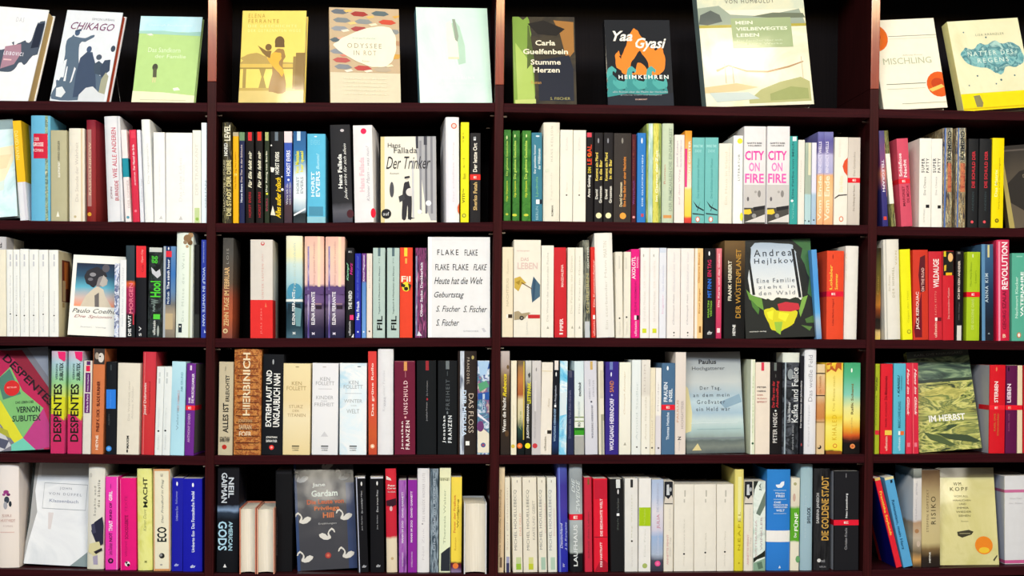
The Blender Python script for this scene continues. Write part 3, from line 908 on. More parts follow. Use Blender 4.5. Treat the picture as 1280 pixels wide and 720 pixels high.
# second bay
b(590, 648, 65, ('v', 90, '0c0c0e', '121110', '4c4630', '0e0e0e', '8c8458', '100f0e'), 'black spine speckled with pale gold lettering beside the upright', T('LEVEL', 82, 180, 602, 640, 'e8e4cc', 'u', 'b'), T('NORD', 195, 275, 600, 622, 'e8e8e0', 'u', 'b'),
  T('DIE STADT DER DIEBE', 300, 650, 616, 645, 'd8cc90', 'u', 'b'), T('HARDCOVER AUSGABE', 300, 620, 596, 610, 'b8b090'), hard=True, shiny=1)
b(656, 692, 127, 'e8ae12', 'thin amber yellow paperback with a grey head', N(127, 152, 'b4a888'), T('Die Erfindung des Lebens', 250, 480, 667, 679, 'a06a08'), O(673, 392, 8, 'f8e070'))
b(696, 729, 127, '20264c', 'thin navy paperback with a green sticker at the head', N(127, 180, '6c8c68'), T('Das Tier in der Schlucht', 205, 440, 703, 715, 'c8b8b8', 'u', 'b'), T('Horst Evers', 450, 565, 703, 716, 'e0e4f0', 'u', 'b'))
b(736, 788, 125, '15100f', 'black paperback with red sticker and white script, left one of a pair', N(127, 180, 'd42830', 750, 774), T('Für Eile fehlt mir', 245, 475, 752, 774, 'f0ead0', 'u', 'ib'), T('HORST EVERS', 500, 660, 754, 770, 'a02028', 'u', 'b'), xt=734)
row_crop(2, 2)
b(0, 46, 125, '15100f', 'black paperback with red sticker and white script, right one of a pair', N(125, 180, 'd83420', 8, 34), T('Für Eile fehlt mir', 245, 475, 10, 32, 'f0ead0', 'u', 'ib'), T('HORST EVERS', 500, 660, 14, 30, 'a02028', 'u', 'b'), xt=-4)
b(54, 84, 125, '26301f', 'thin dark green paperback with an olive sticker at the head', N(127, 180, 'a8b070', 57, 78), T('Der König von Berlin', 245, 500, 60, 74, 'e0e0c8', 'u', 'b'), O(69, 512, 7, 'd8d840'), T('EVERS', 540, 620, 62, 74, '90384c', 'u', 'b'))
b(89, 172, 123, '141416', 'black paperback with bent yellow script and little white figures', N(125, 180, '687480', 118, 138), T('HORST EVERS', 250, 390, 120, 145, 'f2f0e4', 'u', 'b'), T('Alles außer irdisch', 410, 665, 122, 156, 'f0c818', 'u', 'ib'),
  P([(90, 345), (118, 350), (108, 378), (94, 376)], 'e8e4dc'), P([(90, 645), (104, 585), (122, 648)], 'e8e0cc'), O(165, 485, 8, 'f0f0e8'), O(95, 210, 5, 'e0e0e0'), O(162, 405, 4, 'e0e0e0'))
b(176, 225, 122, ('g', (0, '3a56b0'), (.55, '3850a8'), (.6, '5c5c98'), (.82, '48343c'), (1, '40303a')), 'blue paperback with a pale pink head and brown foot', N(122, 192, 'ecd8dc'), T('HORST EVERS', 240, 400, 190, 215, 'eef0ff', 'u', 'b'), O(203, 425, 7, 'f0f0ff'),
  T('Wäre ich du,', 445, 580, 188, 202, 'e0e0e8'), T('würde ich mich lieben', 440, 580, 206, 218, 'd8d8e0'))
b(233, 312, 122, ('g', (0, '2c5a8c'), (.2, '3068a0'), (.3, '4a86b0'), (.5, 'dce8ee'), (.7, 'e8eef0'), (.85, 'a0b8c8'), (.9, '20282c'), (1, '303a40')), 'blue and white paperback with a block of yellow lettering', N(122, 180, 'c8dcf0', 256, 278), T('Vom Mentalen', 245, 385, 246, 270, 'f0e818', 'u', 'b'), T('her quasi', 245, 375, 276, 302, 'f0e818', 'u', 'b'),
  T('HORST', 405, 510, 252, 270, 'a0a8b0', 'u', 'b'), T('EVERS', 405, 510, 278, 296, 'a0a8b0', 'u', 'b'), P([(236, 640), (310, 600), (310, 612), (236, 652)], 'f0f2f4'))
b(320, 434, 137, '5cbade', 'wide sky blue paperback between blue and black books', T('HORST', 375, 530, 344, 366, 'e4f6ff', 'u', 'b'), T('EVERS', 370, 530, 374, 400, 'e4f6ff', 'u', 'b'), T('Bumm!', 260, 360, 376, 396, 'a8e0f0', 'u', 'ib'), N(655, 690, '90c8d8'), N(592, 650, '4c90ae', 330, 420), O(372, 154, 9, 'e0f4f8', 4), T('EVERS', 175, 205, 342, 400, '80cce4', 'h'))
b(480, 605, 82, ('g', (0, '222226'), (.8, '26262a'), (.88, '5a5a62'), (1, '3c3c48')), 'thick black spine with white lettering over a grey city photo at the foot', T('Hans Fallada', 265, 480, 512, 538, 'f2f2ee', 'u', 'b'), T('Jeder stirbt für sich allein', 200, 550, 548, 572, 'e8e8e4', 'u', 'i'), O(538, 118, 12, 'c8c0c4', 9), O(590, 640, 22, '4a2028', 26), d=.13, xt=461)
b(617, 738, 85, 'e8e6e8', 'thick white spine with a red dot above and a red blot below', O(672, 122, 18, 'e02858'), T('Hans Fallada', 285, 500, 646, 678, 'f0c4cc', 'u', 'b'), T('Kleiner Mann – was nun?', 215, 560, 690, 710, 'b8b4bc', 'u', 'i'), O(738, 635, 16, 'e01c38', 30), xt=605, d=.13, rz=-.08)
fo(2, (476, 275), (545.5, 275), (476, 173), (543.5, 169.5), 'e6e2d4', 'cream cover reading Der Trinker with a photographed man carrying a basket',
   [('R', 0, 0, .07, 1, 'd8c890'), ('P', [(.62, 0), (1, 0), (1, .98), (.9, .98), (.8, .8), (.74, .5), (.66, .3)], 'a8a8ac'), ('R', .7, .05, .74, .9, '8a8a92'), ('R', .8, .0, .84, .9, '6a6a72'), ('R', .9, .0, .94, .9, '808088'), ('R', .64, 0, .68, .14, '30303a'), ('R', .78, 0, .84, .1, '40404a'),
    ('P', [(.42, .55), (.5, .52), (.54, .6), (.56, .72), (.55, .96), (.49, .96), (.48, .8), (.45, .96), (.38, .96), (.39, .7)], '2c2a30'), ('E', .475, .49, .035, 'cfc8bc'), ('P', [(.43, .47), (.52, .46), (.53, .485), (.43, .495)], '302e34'),
    ('E', .53, .65, .075, 'd8d4d0'), ('P', [(.32, .7), (.42, .67), (.44, .73), (.34, .77)], '3a3a3e'), ('E', .2, .62, .04, '4a4a50', .09), ('P', [(.49, .93), (.62, .955), (.49, .965)], '202024'), ('P', [(.56, .28), (.6, .28), (.6, .95), (.57, .95)], 'c8c8cc'),
    ('E', .7, .88, .04, 'f4f4f4'), ('E', .86, .78, .05, 'f0f0f0'), ('E', .1, .9, .09, '18181c'),
    ('T', 'Hans', .13, .075, .36, .13, '38363a'), ('T', 'Fallada', .24, .13, .66, .195, '38363a'), ('T', 'Der Trinker', .1, .235, .9, .38, '2c2a2e', 'i'), ('T', 'auf', .04, .88, .15, .92, 'e0e0e0'), ('T', 'Roman', .17, .42, .33, .44, 'a8a498')], lean=9, thick=.024, hard=False, sb=.014, rz=-.03)
row_crop(2, 3)
b(388, 473, 32, ('g', (0, 'e6e4e8'), (.8, 'dedde6'), (1, 'e8e6ea')), 'tall white hardback with an orange ring mark at the head', O(437, 87, 18, 'd86a48'), O(437, 87, 12, 'e0cfcc'), T('Der schlaflose Cheng', 190, 560, 428, 442, 'd8ccd0'), P([(473, 570), (473, 640), (462, 622), (460, 595)], 'e06028'), hard=True, xt=385, rz=.06, d=.15)
b(478, 530, 65, 'e9e322', 'narrow bright yellow book with small dark doodles', T('flitzen', 385, 420, 492, 512, '8a8418'), T('~ w ~', 130, 190, 490, 502, '68641c'), T('vm~', 480, 570, 488, 506, '68641c'), O(500, 648, 13, '8a8a28'), O(500, 648, 8, 'e0dc50'), T('s~l', 290, 350, 492, 504, '9a9424'))
b(536, 602, 132, '222022', 'black paperback with a red band and cream lettering by the second upright', T('Der letzte Ort', 195, 375, 556, 582, 'f0eadc', 'u', 'b'), T('Sherko Fatah', 440, 615, 558, 582, 'd8b878', 'u', 'b'), T('E', 155, 178, 560, 574, 'f0f0f0', 'u', 'b'), RB(390, 425, 'e03028'), T('E', 402, 416, 560, 578, 'f8e8e0', 'h', 'b'))
# third bay
b(748, 792, 112, ('n', 40, '285c22', '3c7830', '244e22'), 'green paperback touching the second upright, first of three alike', T('Die geheime Geschichte', 180, 400, 762, 778, 'a8c858', 'u', 'b'), T('Olga Grjasnowa', 430, 560, 762, 776, 'c0cc40', 'u', 'b'), O(768, 640, 9, 'b8c040', 7), O(768, 160, 4, 'd0e0a0', 12))
row_crop(2, 4)
b(2, 47, 117, ('n', 40, '285c22', '3c7830', '244e22'), 'green paperback in the middle of three alike', T('Die geheime Geschichte', 180, 420, 10, 30, 'b8d860', 'u', 'b'), T('Olga Grjasnowa', 430, 535, 12, 28, 'c8d040', 'u', 'b'), O(16, 645, 15, 'c8cc40', 8), O(18, 150, 4, 'd8e8a0', 10))
b(62, 117, 117, ('n', 40, '2a6822', '448232', '265822'), 'green paperback beside the teal one, last of three alike', T('Die geheime Geschichte', 180, 420, 78, 100, 'c0e060', 'u', 'b'), T('Olga Grjasnowa', 430, 535, 80, 98, 'c8d840', 'u', 'b'), O(88, 645, 15, 'c8cc40', 8), O(90, 150, 4, 'd8e8a0', 10))
b(124, 190, 130, '3c7c92', 'steel teal paperback with two lines of white lettering', T('Der gestohlene Sommer', 205, 385, 136, 152, 'dce8ec', 'u', 'b'), T('der Wildblumen', 230, 360, 162, 178, 'dce8ec', 'u', 'b'), T('Ljudmila', 405, 530, 148, 166, '7cc080'), N(548, 576, 'f4f4f4', 150, 172), N(548, 576, '181c2c', 174, 190), T('BERLIN', 590, 675, 148, 164, 'a0c8d0'), O(160, 152, 12, 'd8e8f0', 5), xt=122)
b(194, 297, 65, 'e6e2d2', 'tall ivory hardback with a rounded spine left of two plain cream ones', T('HANS KEILSON', 90, 310, 242, 256, 'bdb9a8', 'u', 'w'), T('ROMAN', 585, 652, 246, 258, '5a564c', 'u', 'b'), T('Tagebuch', 380, 560, 240, 254, 'd4cfc0'), O(222, 365, 12, 'd8dcc8'), hard=True)
b(299, 378, 112, 'ebe7da', 'plain cream paperback with a tiny dot, left of two alike', T('Philippe Djian', 440, 500, 336, 350, 'd8d4c8'), T('ROMAN', 160, 240, 336, 350, 'd0ccc8'), O(341, 520, 5, '48443c'))
b(380, 460, 114, 'ebe7da', 'plain cream paperback with a tiny dot, right of two alike', T('Philippe Djian', 430, 500, 414, 428, 'd8d4c8'), T('ROMAN', 160, 240, 414, 428, 'd0ccc8'), O(420, 520, 5, '48443c'))
b(463, 508, 128, '161214', 'black paperback with red and yellow capitals at the top', N(130, 158, 'd84858', 468, 498), T('LE BAL', 205, 330, 470, 498, 'e04020', 'u', 'b'), T('O', 255, 282, 472, 494, 'f0b820', 'u', 'b'), T('DIN', 345, 382, 474, 494, 'd8c030', 'u', 'b'), T('Arno Geising', 395, 535, 472, 494, 'f0ece0', 'u', 'b'))
b(513, 566, 130, '1f1c1e', 'black paperback with yellow lettering and a cream disc, left of two alike', T('Kommt ein Pferd', 255, 430, 520, 538, 'e8d060', 'u', 'b'), T('in die Bar', 300, 425, 546, 564, 'e8d060', 'u', 'b'), T('David', 485, 545, 520, 536, 'e8e4d8', 'u', 'b'), T('Grossman', 465, 570, 544, 562, 'e8e4d8', 'u', 'b'), O(542, 648, 18, 'ece4b4'), O(540, 180, 5, '909098', 16))
b(571, 630, 130, '1f1c1e', 'black paperback with yellow lettering and a cream disc, right of two alike', T('Kommt ein Pferd', 255, 430, 580, 598, 'e8d060', 'u', 'b'), T('in die Bar', 295, 420, 606, 624, 'e8d060', 'u', 'b'), T('David', 485, 545, 580, 596, 'e8e4d8', 'u', 'b'), T('Grossman', 465, 570, 606, 624, 'e8e4d8', 'u', 'b'), O(602, 648, 18, 'ece4b4'), O(600, 180, 5, '909098', 16))
b(634, 743, 133, '37312e', 'thick charcoal paperback with orange lettering and an orange disc', T('Eine Frau flieht vor einer Nachricht', 280, 592, 694, 712, 'd88838', 'u', 'b'), T('David Grossman', 440, 592, 672, 688, 'e8d8b0', 'u', 'b'), O(693, 650, 20, 'f0a040'), O(690, 180, 6, '88847c', 18))
b(746, 774, 140, '4c1622', 'very thin wine red paperback left of the bright blue one', T('Schlafes Bruder', 170, 400, 754, 764, '8c4438'), T('Wörterbuch', 430, 580, 754, 766, '8c4c94'), O(761, 658, 8, 'f0a0a0'))
b(780, 834, 132, '2c78c4', 'bright blue paperback with small white lettering', T('DIE GLÜCKLICHEN', 270, 590, 808, 820, 'bcd8f0', 'u', 'b'), O(812, 180, 5, 'e8f0f8', 18), N(636, 656, 'c04858', 806, 822))
row_crop(2, 5)
b(38, 132, 72, ('v', 60, '84a048', 'a8b460', '5c8040', 'c8d0a0'), 'tall shiny green and yellow patterned hardback', N(72, 690, ('v', 40, 'b0ccc0', '9cc0b4', 'd4e4dc'), 40, 78, 'pale_side'), N(72, 690, ('v', 80, 'a8a428', 'd8d468', 'c0b838'), 82, 116, 'gilt_strip'), T('Im Garten der Zeit', 240, 560, 96, 112, 'f0f0d0', 'u', 'b'), hard=True, shiny=1)
b(136, 208, 72, 'c3d0b6', 'tall pale sage hardback with large faint letters', T('DIE EINSAMKEIT', 100, 360, 180, 200, '9fae98', 'u', 'b'), T('DER PRIMZAHLEN', 370, 620, 180, 200, '9fae98', 'u', 'b'), T('Roman', 330, 450, 148, 160, 'c09078'), N(645, 664, 'd89858', 142, 200), hard=True)
b(213, 275, 143, 'e9e2dd', 'pinkish white paperback with small purple lettering left of the orange spine', T('Judith Kuckart', 180, 345, 228, 240, 'a098a8'), T('Dass man durch Belgien muss', 175, 345, 250, 262, 'b0a0b8'), T('auf dem Weg', 360, 580, 240, 254, 'c8a8b0'))
b(277, 321, 118, ('g', (0, 'e8962c'), (.2, 'eca860'), (.6, 'f0dcc8'), (.64, 'f0d070'), (.92, 'ecc848'), (.95, 'd84838'), (1, 'd03c38')), 'narrow orange paperback with a pink block and yellow foot', N(230, 470, 'e02c80', 278, 294), T('GUTE GEISTER', 180, 420, 302, 316, 'f8ece0', 'u', 'b'))
b(323, 401, 160, '70bab8', 'pale teal paperback with a black ink sketch, left of two alike', T('SWING TIME', 205, 222, 332, 394, 'a8dcdc', 'h', 'b'), T('ZADIE', 236, 252, 342, 384, 'a8dcdc', 'h'), T('Der Liebhaber meiner Mutter', 290, 540, 356, 370, '4c9898'), P([(330, 555), (360, 590), (400, 612), (398, 620), (352, 596)], '243034'), P([(326, 632), (402, 640), (400, 646), (328, 640)], '243034'), P([(378, 556), (360, 620), (355, 618)], '304044'), O(360, 672, 14, 'd86048', 18), O(360, 672, 9, 'f0f0e8', 13))
b(403, 487, 160, '70bab8', 'pale teal paperback with a black ink sketch, right of two alike', T('SWING TIME', 205, 222, 414, 478, 'a8dcdc', 'h', 'b'), T('ZADIE', 236, 252, 424, 468, 'a8dcdc', 'h'), T('Der Liebhaber meiner Mutter', 290, 540, 440, 454, '4c9898'), P([(414, 555), (444, 590), (484, 612), (482, 620), (436, 596)], '243034'), P([(410, 632), (486, 640), (484, 646), (412, 640)], '243034'), P([(462, 556), (444, 620), (439, 618)], '304044'), O(442, 672, 14, 'd86048', 18), O(442, 672, 9, 'f0f0e8', 13))
b(491, 573, 197, 'e9e6d8', 'short cream paperback left of the white book with a yellow disc', T('Ein Haus in Irland', 250, 580, 530, 546, 'dcd4bc'), T('CHRISTIANE', 220, 400, 554, 562, 'dcd4c4'))
b(580, 640, 148, 'eef0ee', 'white paperback with a small yellow disc near the head', O(625, 182, 17, 'e8e040'), T('LITERATUR', 265, 430, 612, 624, '70706c', 'u', 'w'), O(634, 655, 10, 'e8e848', 26))
b(646, 783, 90, 'e4e2e4', 'thick pale spine reading CITY ON FIRE in pink, left of the pair', T('GARTH RISK', 190, 200, 668, 764, '38363a', 'h', 'b'), T('HALLBERG', 206, 215, 676, 758, '38363a', 'h', 'b'), T('CITY', 243, 302, 656, 776, 'ec40a8', 'h', 'b'), T('ON', 316, 372, 680, 748, 'f080c4', 'h', 'b'), T('FIRE', 386, 444, 656, 774, 'f060b4', 'h', 'b'),
  N(455, 605, 'c8c4c2', 646, 783), N(600, 690, '4a4844', 646, 783), P([(652, 690), (782, 640), (782, 690)], 'd8d4d0'), P([(646, 612), (690, 608), (698, 632), (680, 642), (646, 640)], 'e8c838'), P([(706, 596), (782, 584), (782, 606), (712, 620)], '28262a'), O(745, 512, 10, '8a8684', 22), O(674, 545, 7, '686468', 14), O(712, 650, 14, '9a9894'), O(722, 500, 8, 'a8a4a2'), d=.165)
b(790, 932, 90, 'e4e2e4', 'thick pale spine reading CITY ON FIRE in pink, right of the pair', T('GARTH RISK', 190, 200, 812, 908, '38363a', 'h', 'b'), T('HALLBERG', 206, 215, 818, 900, '38363a', 'h', 'b'), T('CITY', 243, 302, 800, 918, 'ec40a8', 'h', 'b'), T('ON', 316, 372, 822, 890, 'f080c4', 'h', 'b'), T('FIRE', 386, 444, 800, 914, 'f060b4', 'h', 'b'),
  N(455, 605, 'c8c4c2', 790, 932), N(600, 690, '4a4844', 790, 932), P([(796, 690), (930, 640), (930, 690)], 'd8d4d0'), P([(791, 612), (834, 608), (842, 632), (824, 642), (791, 640)], 'e8c838'), P([(850, 596), (930, 584), (930, 606), (856, 620)], '28262a'), O(889, 512, 10, '8a8684', 22), O(818, 545, 7, '686468', 14), O(856, 650, 14, '9a9894'), O(866, 500, 8, 'a8a4a2'), d=.165)
row_crop(2, 6)
b(134, 183, 152, '3aa09c', 'teal paperback with a small white square at the head', N(155, 182, 'e8f0f0', 154, 178), T('Die Farbe von Milch', 190, 540, 148, 162, '2c7478', 'u', 'b'), O(150, 556, 8, 'e8f4f4'), T('Verlag', 570, 670, 150, 164, '7cc4c0'), xt=137)
b(185, 226, 175, 'e6e2d8', 'thin cream paperback right of the teal one', T('Nachmittage', 300, 500, 200, 210, 'd0c8c0'))
b(228, 268, 192, ('g', (0, 'a8b4a4'), (.15, '9cac9c'), (.62, 'a4b0a0'), (.64, 'a8c8cc'), (1, 'b0ccd0')), 'thin grey green paperback with two black dots at the foot', N(192, 395, 'dcd8b8', 252, 268), O(232, 680, 4, '303030'), O(255, 683, 5, '303030'))
b(270, 300, 192, ('g', (0, 'e0dce8'), (.6, 'd8d8e8'), (.64, 'a8c0d4'), (1, 'a4bcd0')), 'thin lilac white paperback with a bluish foot and one black dot', O(286, 676, 5, '303030'))
b(303, 344, 125, ('g', (0, '6c6ca8'), (.1, '5c5898'), (.22, '7870a4'), (.25, 'b8b4d4'), (.44, 'a8a8d0'), (.47, 'e8b078'), (.7, 'ecc08c'), (1, 'e8a878')), 'purple and peach spine with pale lettering, left of two alike', T('BENEDICT WELLS', 185, 380, 316, 334, 'e0dcf0', 'u', 'b'), T('Vom Ende', 400, 680, 312, 334, 'f8e4c8', 'u', 'b'), xt=312)
b(346, 404, 125, ('g', (0, '7474ac'), (.1, '5c5898'), (.22, '7870a4'), (.25, 'b8b4d4'), (.44, 'a8a8d0'), (.47, 'e8b078'), (.7, 'ecc08c'), (1, 'e8a878')), 'purple and peach spine with pale lettering, right of two alike', T('BENEDICT WELLS', 185, 380, 360, 378, 'e0dcf0', 'u', 'b'), T('Vom Ende', 400, 680, 352, 384, 'f8e4c8', 'u', 'b'), xt=352)
b(410, 494, 158, 'ebe6da', 'white paperback with an orange fruit and a bare twig on the spine', P([(500, 285), (478, 305), (466, 340), (476, 375), (500, 400)], 'd8502c'), P([(412, 538), (440, 518), (494, 514), (494, 521), (444, 526), (416, 545)], '4a4440'), T('Die Hütte', 400, 500, 444, 468, 'e8e0b0'), O(457, 670, 14, 'd87848', 18), O(457, 670, 9, 'ece6da', 12), T('Das Leben', 170, 280, 440, 454, 'e0dcd0'), xt=418)
b(495, 572, 160, ('g', (0, 'c8beb4'), (.5, 'd0c8be'), (1, 'c4bab0')), 'taupe paperback with a red band next to the third upright', RB(412, 443), T('E', 421, 434, 528, 550, 'f8e0d8', 'h', 'b'), T('Das Geständnis', 250, 400, 532, 546, 'b0a498'), T('Die Ordnung der Sterne', 460, 620, 530, 546, '8c8074'), xt=502)
# fourth bay
b(716, 752, 118, ('g', (0, '504878'), (.35, '7c4470'), (.45, 'c87868'), (.62, '3a3474'), (1, '302c6c')), 'dark purple paperback leaning left in the corner of the fourth bay', N(200, 530, 'd88878', 735, 750), T('TELEGRAPH', 300, 500, 712, 728, 'e4dce8', 'd', 'b'), N(655, 676, 'd84838', 722, 742), xt=692)
b(772, 800, 118, ('v', 60, '4c5028', '8c8850', '2c3020', 'b8b080'), 'dark olive paperback with a long white label, leaning left', N(262, 575, 'ecebdc'), xt=722)
row_crop(2, 7)
b(32, 104, 168, 'd04f66', 'pinkish red paperback with white lettering and a red band, leaning left', T('Schlaflose', 260, 405, 16, 36, 'f8e0e0', 'u', 'b'), T('Nacht', 300, 410, 46, 66, 'f8e0e0', 'u', 'b'), RB(420, 450, 'e82838'), T('E', 428, 442, 38, 58, 'f8e0d8', 'h', 'b'), T('MARGRIET', 465, 590, 40, 56, '8c2c40', 'u', 'b'), T('DE MOOR', 460, 570, 66, 82, '8c2c40', 'u', 'b'), xt=2)
b(142, 218, 165, 'edebe2', 'white paperback with a grid of black capitals, left of two alike', T('SUPER', 290, 380, 158, 178, '38363a', 'u', 'bw'), T('PATTY', 290, 380, 188, 206, '4a484a', 'u', 'bw'), T('Die Chance', 405, 520, 172, 186, '807c78'), N(580, 600, '1c1a1c', 186, 208), T('SATYR VERLAG', 610, 690, 170, 180, 'c8c4bc'), xt=148)
b(220, 288, 168, 'edebe2', 'white paperback with a grid of black capitals, right of two alike', T('SUPER', 290, 380, 230, 250, '38363a', 'u', 'bw'), T('PATTY', 290, 380, 260, 278, '4a484a', 'u', 'bw'), T('Die Chance', 405, 520, 244, 256, 'b0aca8'), N(584, 604, '1c1a1c', 260, 280), xt=223)
b(291, 352, 100, ('v', 70, '242434', '3a3440', 'b8a070', '2c2c3c', 'd8cca0', '3c3430'), 'tall shiny gold and blue speckled spine, left of two alike', N(100, 690, '5470a8', 293, 312, 'blue_strip'), N(320, 500, ('n', 90, '9c3c38', 'c87850', '603040'), 322, 350), N(100, 310, ('v', 160, 'e8e4c8', '282838', 'd8d0a0'), 320, 350), T('RAYMOND', 120, 300, 322, 345, '20242c', 'u', 'b'), hard=True, shiny=1, xt=298)
b(372, 436, 100, ('v', 70, '242434', '3a3440', 'b8a070', '2c2c3c', 'd8cca0', '3c3430'), 'tall shiny gold and blue speckled spine, right of two alike', N(100, 690, '5470a8', 374, 392, 'blue_strip'), N(320, 500, ('n', 90, '9c3c38', 'c87850', '603040'), 402, 434), N(100, 310, ('v', 160, 'e8e4c8', '282838', 'd8d0a0'), 400, 434), T('RAYMOND', 120, 300, 402, 427, '20242c', 'u', 'b'), hard=True, shiny=1, xt=380)
b(446, 508, 168, '1f2022', 'black paperback with red lettering and a red dot, left of two alike', T('DIE SCHULD DER', 245, 475, 474, 494, 'c8303c', 'u', 'b'), T('ANDEREN', 500, 620, 474, 486, '38484c'), O(475, 688, 9, 'e05058'), xt=455)
b(514, 590, 168, '1f2022', 'black paperback with red lettering and a red dot, beside the yellow one', T('DIE SCHULD DER', 245, 475, 552, 572, 'c8303c', 'u', 'b'), T('ANDEREN', 500, 620, 552, 564, '38484c'), O(552, 688, 9, 'e05058'), xt=524)
b(594, 668, 163, 'f1d800', 'bright yellow paperback with white lettering near the right edge of the photo', T('Das Matrix', 360, 530, 616, 634, 'faf2a0', 'u', 'b'), T('Verbrechen und Gerechtigkeit', 285, 610, 640, 652, 'a08c08', 'u'), O(630, 680, 13, '4a4010'), O(630, 680, 7, 'c8b010'), xt=604)
fo(2, (1262, 283), (1335, 284), (1250, 183), (1318, 184), ('g', (0, '2c2824'), (.35, '4a4238'), (1, '5c5244')), 'dark brown photographic cover cut by the right edge of the photo',
   [('P', [(0, .5), (.3, .32), (.7, .25), (1, .3), (1, .75), (.3, .8), (0, .65)], '2a2622'), ('P', [(0, 0), (.05, 0), (.09, 1), (0, 1)], 'a89858'), ('R', .0, .05, 1, .07, '58504a'), ('T', 'DIE NACHT', .35, .36, .8, .4, '8c8068'), ('T', 'VERLAG', .28, .92, .55, .945, 'd8d0c0', 'b')], lean=9, thick=.02, sb=.02)
# ================================================================== third shelf
row_crop(3, 0)
b(-60, 38, 60, 'e9e3d0', 'tall cream book at the left edge of the photo with a grey head', N(60, 140, 'c4c2c6'), T('EL', 98, 128, -12, 12, '201e22', 'u', 'b'), hard=True)
W6 = [(42, 82, 140, 65, 543), (84, 125, 140, 103, 552), (127, 181, 137, 152, 553), (184, 242, 140, 210, 552), (244, 303, 142, 270, 545), (308, 366, 143, 338, 553)]
ORD = ['first', 'second', 'third', 'fourth', 'fifth', 'sixth']
for k, (xa, xb_, yt_, dx_, dy_) in enumerate(W6):
    b(xa, xb_, yt_, 'eff0ec', '%s from the left of six white paperbacks with one black dot each' % ORD[k], O(dx_, dy_, 4.5, '28282a'), T('Paulo Coelho', dy_ + 12, 655, dx_ - 4, dx_ + 5, 'c8c8cc'), T('Der Alchimist' if k % 2 else 'Der Fünfte Berg', 400 if k > 1 else 300, dy_ - 12, dx_ - 4, dx_ + 6, 'cfcfd0'), N(170, 205, 'c4c4cc', dx_ - 4, dx_ + 5), N(215, 245, 'ccccd2', dx_ - 4, dx_ + 5),
      side=((1, [(0.004, 0.118, 147, 685, 'eadfb8'), (0.03, 0.1, 200, 465, '7a3c2c'), (0.05, 0.085, 210, 380, 'd0783c'), (0.035, 0.06, 330, 460, 'c8b088'), (0.032, 0.05, 470, 500, 'b8a070')]) if k == 5 else None))
fo(3, (84, 417), (150, 417), (92, 321), (157, 321), 'f1f0e8', 'white cover with a framed profile head against a sunset sky',
   [('R', .08, .1, .96, .64, ('g', (0, '1c2840'), (.3, '28506c'), (.55, '5aa8c0'), (.8, 'c8b0a8'), (1, 'e8906c'))), ('P', [(.2, .64), (.3, .5), (.42, .42), (.5, .38), (.62, .42), (.66, .5), (.8, .64)], 'd0c4b0'), ('E', .53, .3, .14, '8a8484', .09), ('P', [(.28, .2), (.46, .14), (.6, .18), (.68, .26), (.52, .27), (.44, .4), (.3, .36), (.24, .28)], '2c2a30'), ('E', .64, .155, .07, '58545c', .05),
    ('P', [(.6, .24), (.69, .3), (.68, .36), (.6, .39), (.54, .36)], 'b8b0a8'), ('E', .4, .24, .06, '8c8a90', .025), ('E', .36, .3, .05, '6c6a72', .02), ('P', [(.46, .5), (.54, .46), (.56, .64), (.48, .64)], '6a6464'), ('T', 'Paulo Coelho', .06, .665, .9, .72, '3c3a40', 'i'), ('T', 'Die Spionin', .1, .745, .82, .79, 'a8686c', 'i'), ('T', 'Roman · Verlag', .24, .885, .72, .905, 'b0b0b4')], lean=9, thick=.022, sb=.03, hard=True)
b(712, 742, 228, ('n', 70, '8aa0d0', 'e8ecf4', '3c4c80', 'c8d0e4'), 'thin blue and white speckled spine beside the portrait cover', xt=716)
b(744, 786, 205, 'eceef0', 'thin white paperback left of the dark group', T('Nicht Mutter nicht Tochter', 250, 620, 760, 772, 'c8ccd4'), xt=750)
b(789, 843, 115, ('g', (0, '2c3c44'), (.38, '28343c'), (.41, 'd86028'), (.47, 'a02850'), (.72, '8c2450'), (.76, '1c2024'), (1, '181c20')), 'dark spine with orange and pink stripes across its middle', T('MORGEN', 350, 540, 806, 832, 'e87890', 'u', 'b'), T('DIE WUT', 550, 680, 800, 820, 'f0f0f0', 'u', 'b'), N(540, 610, 'c83040', 830, 838))
row_crop(3, 1)
b(50, 116, 118, '17181e', 'black paperback with a red upper third', N(118, 315, 'e03038', 52, 116), T('Open City', 140, 222, 82, 98, 'f0b8b0', 'u'), T('Cole', 235, 280, 84, 98, '902028', 'u'), T('S V', 620, 682, 68, 84, 'd8d8d8', 'u', 'b'), N(118, 690, 'd8ccc0', 118, 122))
b(122, 213, 128, ('n', 60, '121416', '1c2420', '30383a', '101214'), 'black spine with jagged bright green lettering', N(128, 156, 'c8ccc8', 134, 213), T('gg', 180, 228, 148, 186, '48b838', 'u', 'b'), P([(145, 250), (175, 280), (200, 262), (206, 300), (184, 320), (150, 290)], 'c8c8d0'), T('Hool', 338, 438, 140, 205, '50d038', 'u', 'b'), T('~~w', 450, 530, 144, 190, '70807c', 'u', 'b'),
  N(545, 576, '58d040', 158, 200), T('ullstein', 585, 675, 154, 172, 'd8dcd8', 'u', 'b'), O(188, 650, 7, 'a0a8a4', 34), xt=132)
b(216, 292, 120, ('g', (0, '5c84b0'), (.3, '3870b4'), (.5, '5c80a8'), (.64, '70706c'), (.75, 'a89880'), (1, '7c7468')), 'blue paperback with a navy title strip and a small red tag', N(122, 690, 'a8b0b8', 220, 234), N(120, 485, '1c3464', 236, 268, 'title_strip'), N(150, 187, 'e03040', 238, 274), T('The ninth hour', 200, 390, 244, 260, 'e8eef8', 'u', 'b'), T('McGrath', 405, 480, 244, 258, 'd8e4f0', 'u', 'b'), O(254, 134, 4, 'f0f0f0', 9), N(540, 640, 'c0ac88', 232, 280), xt=222)
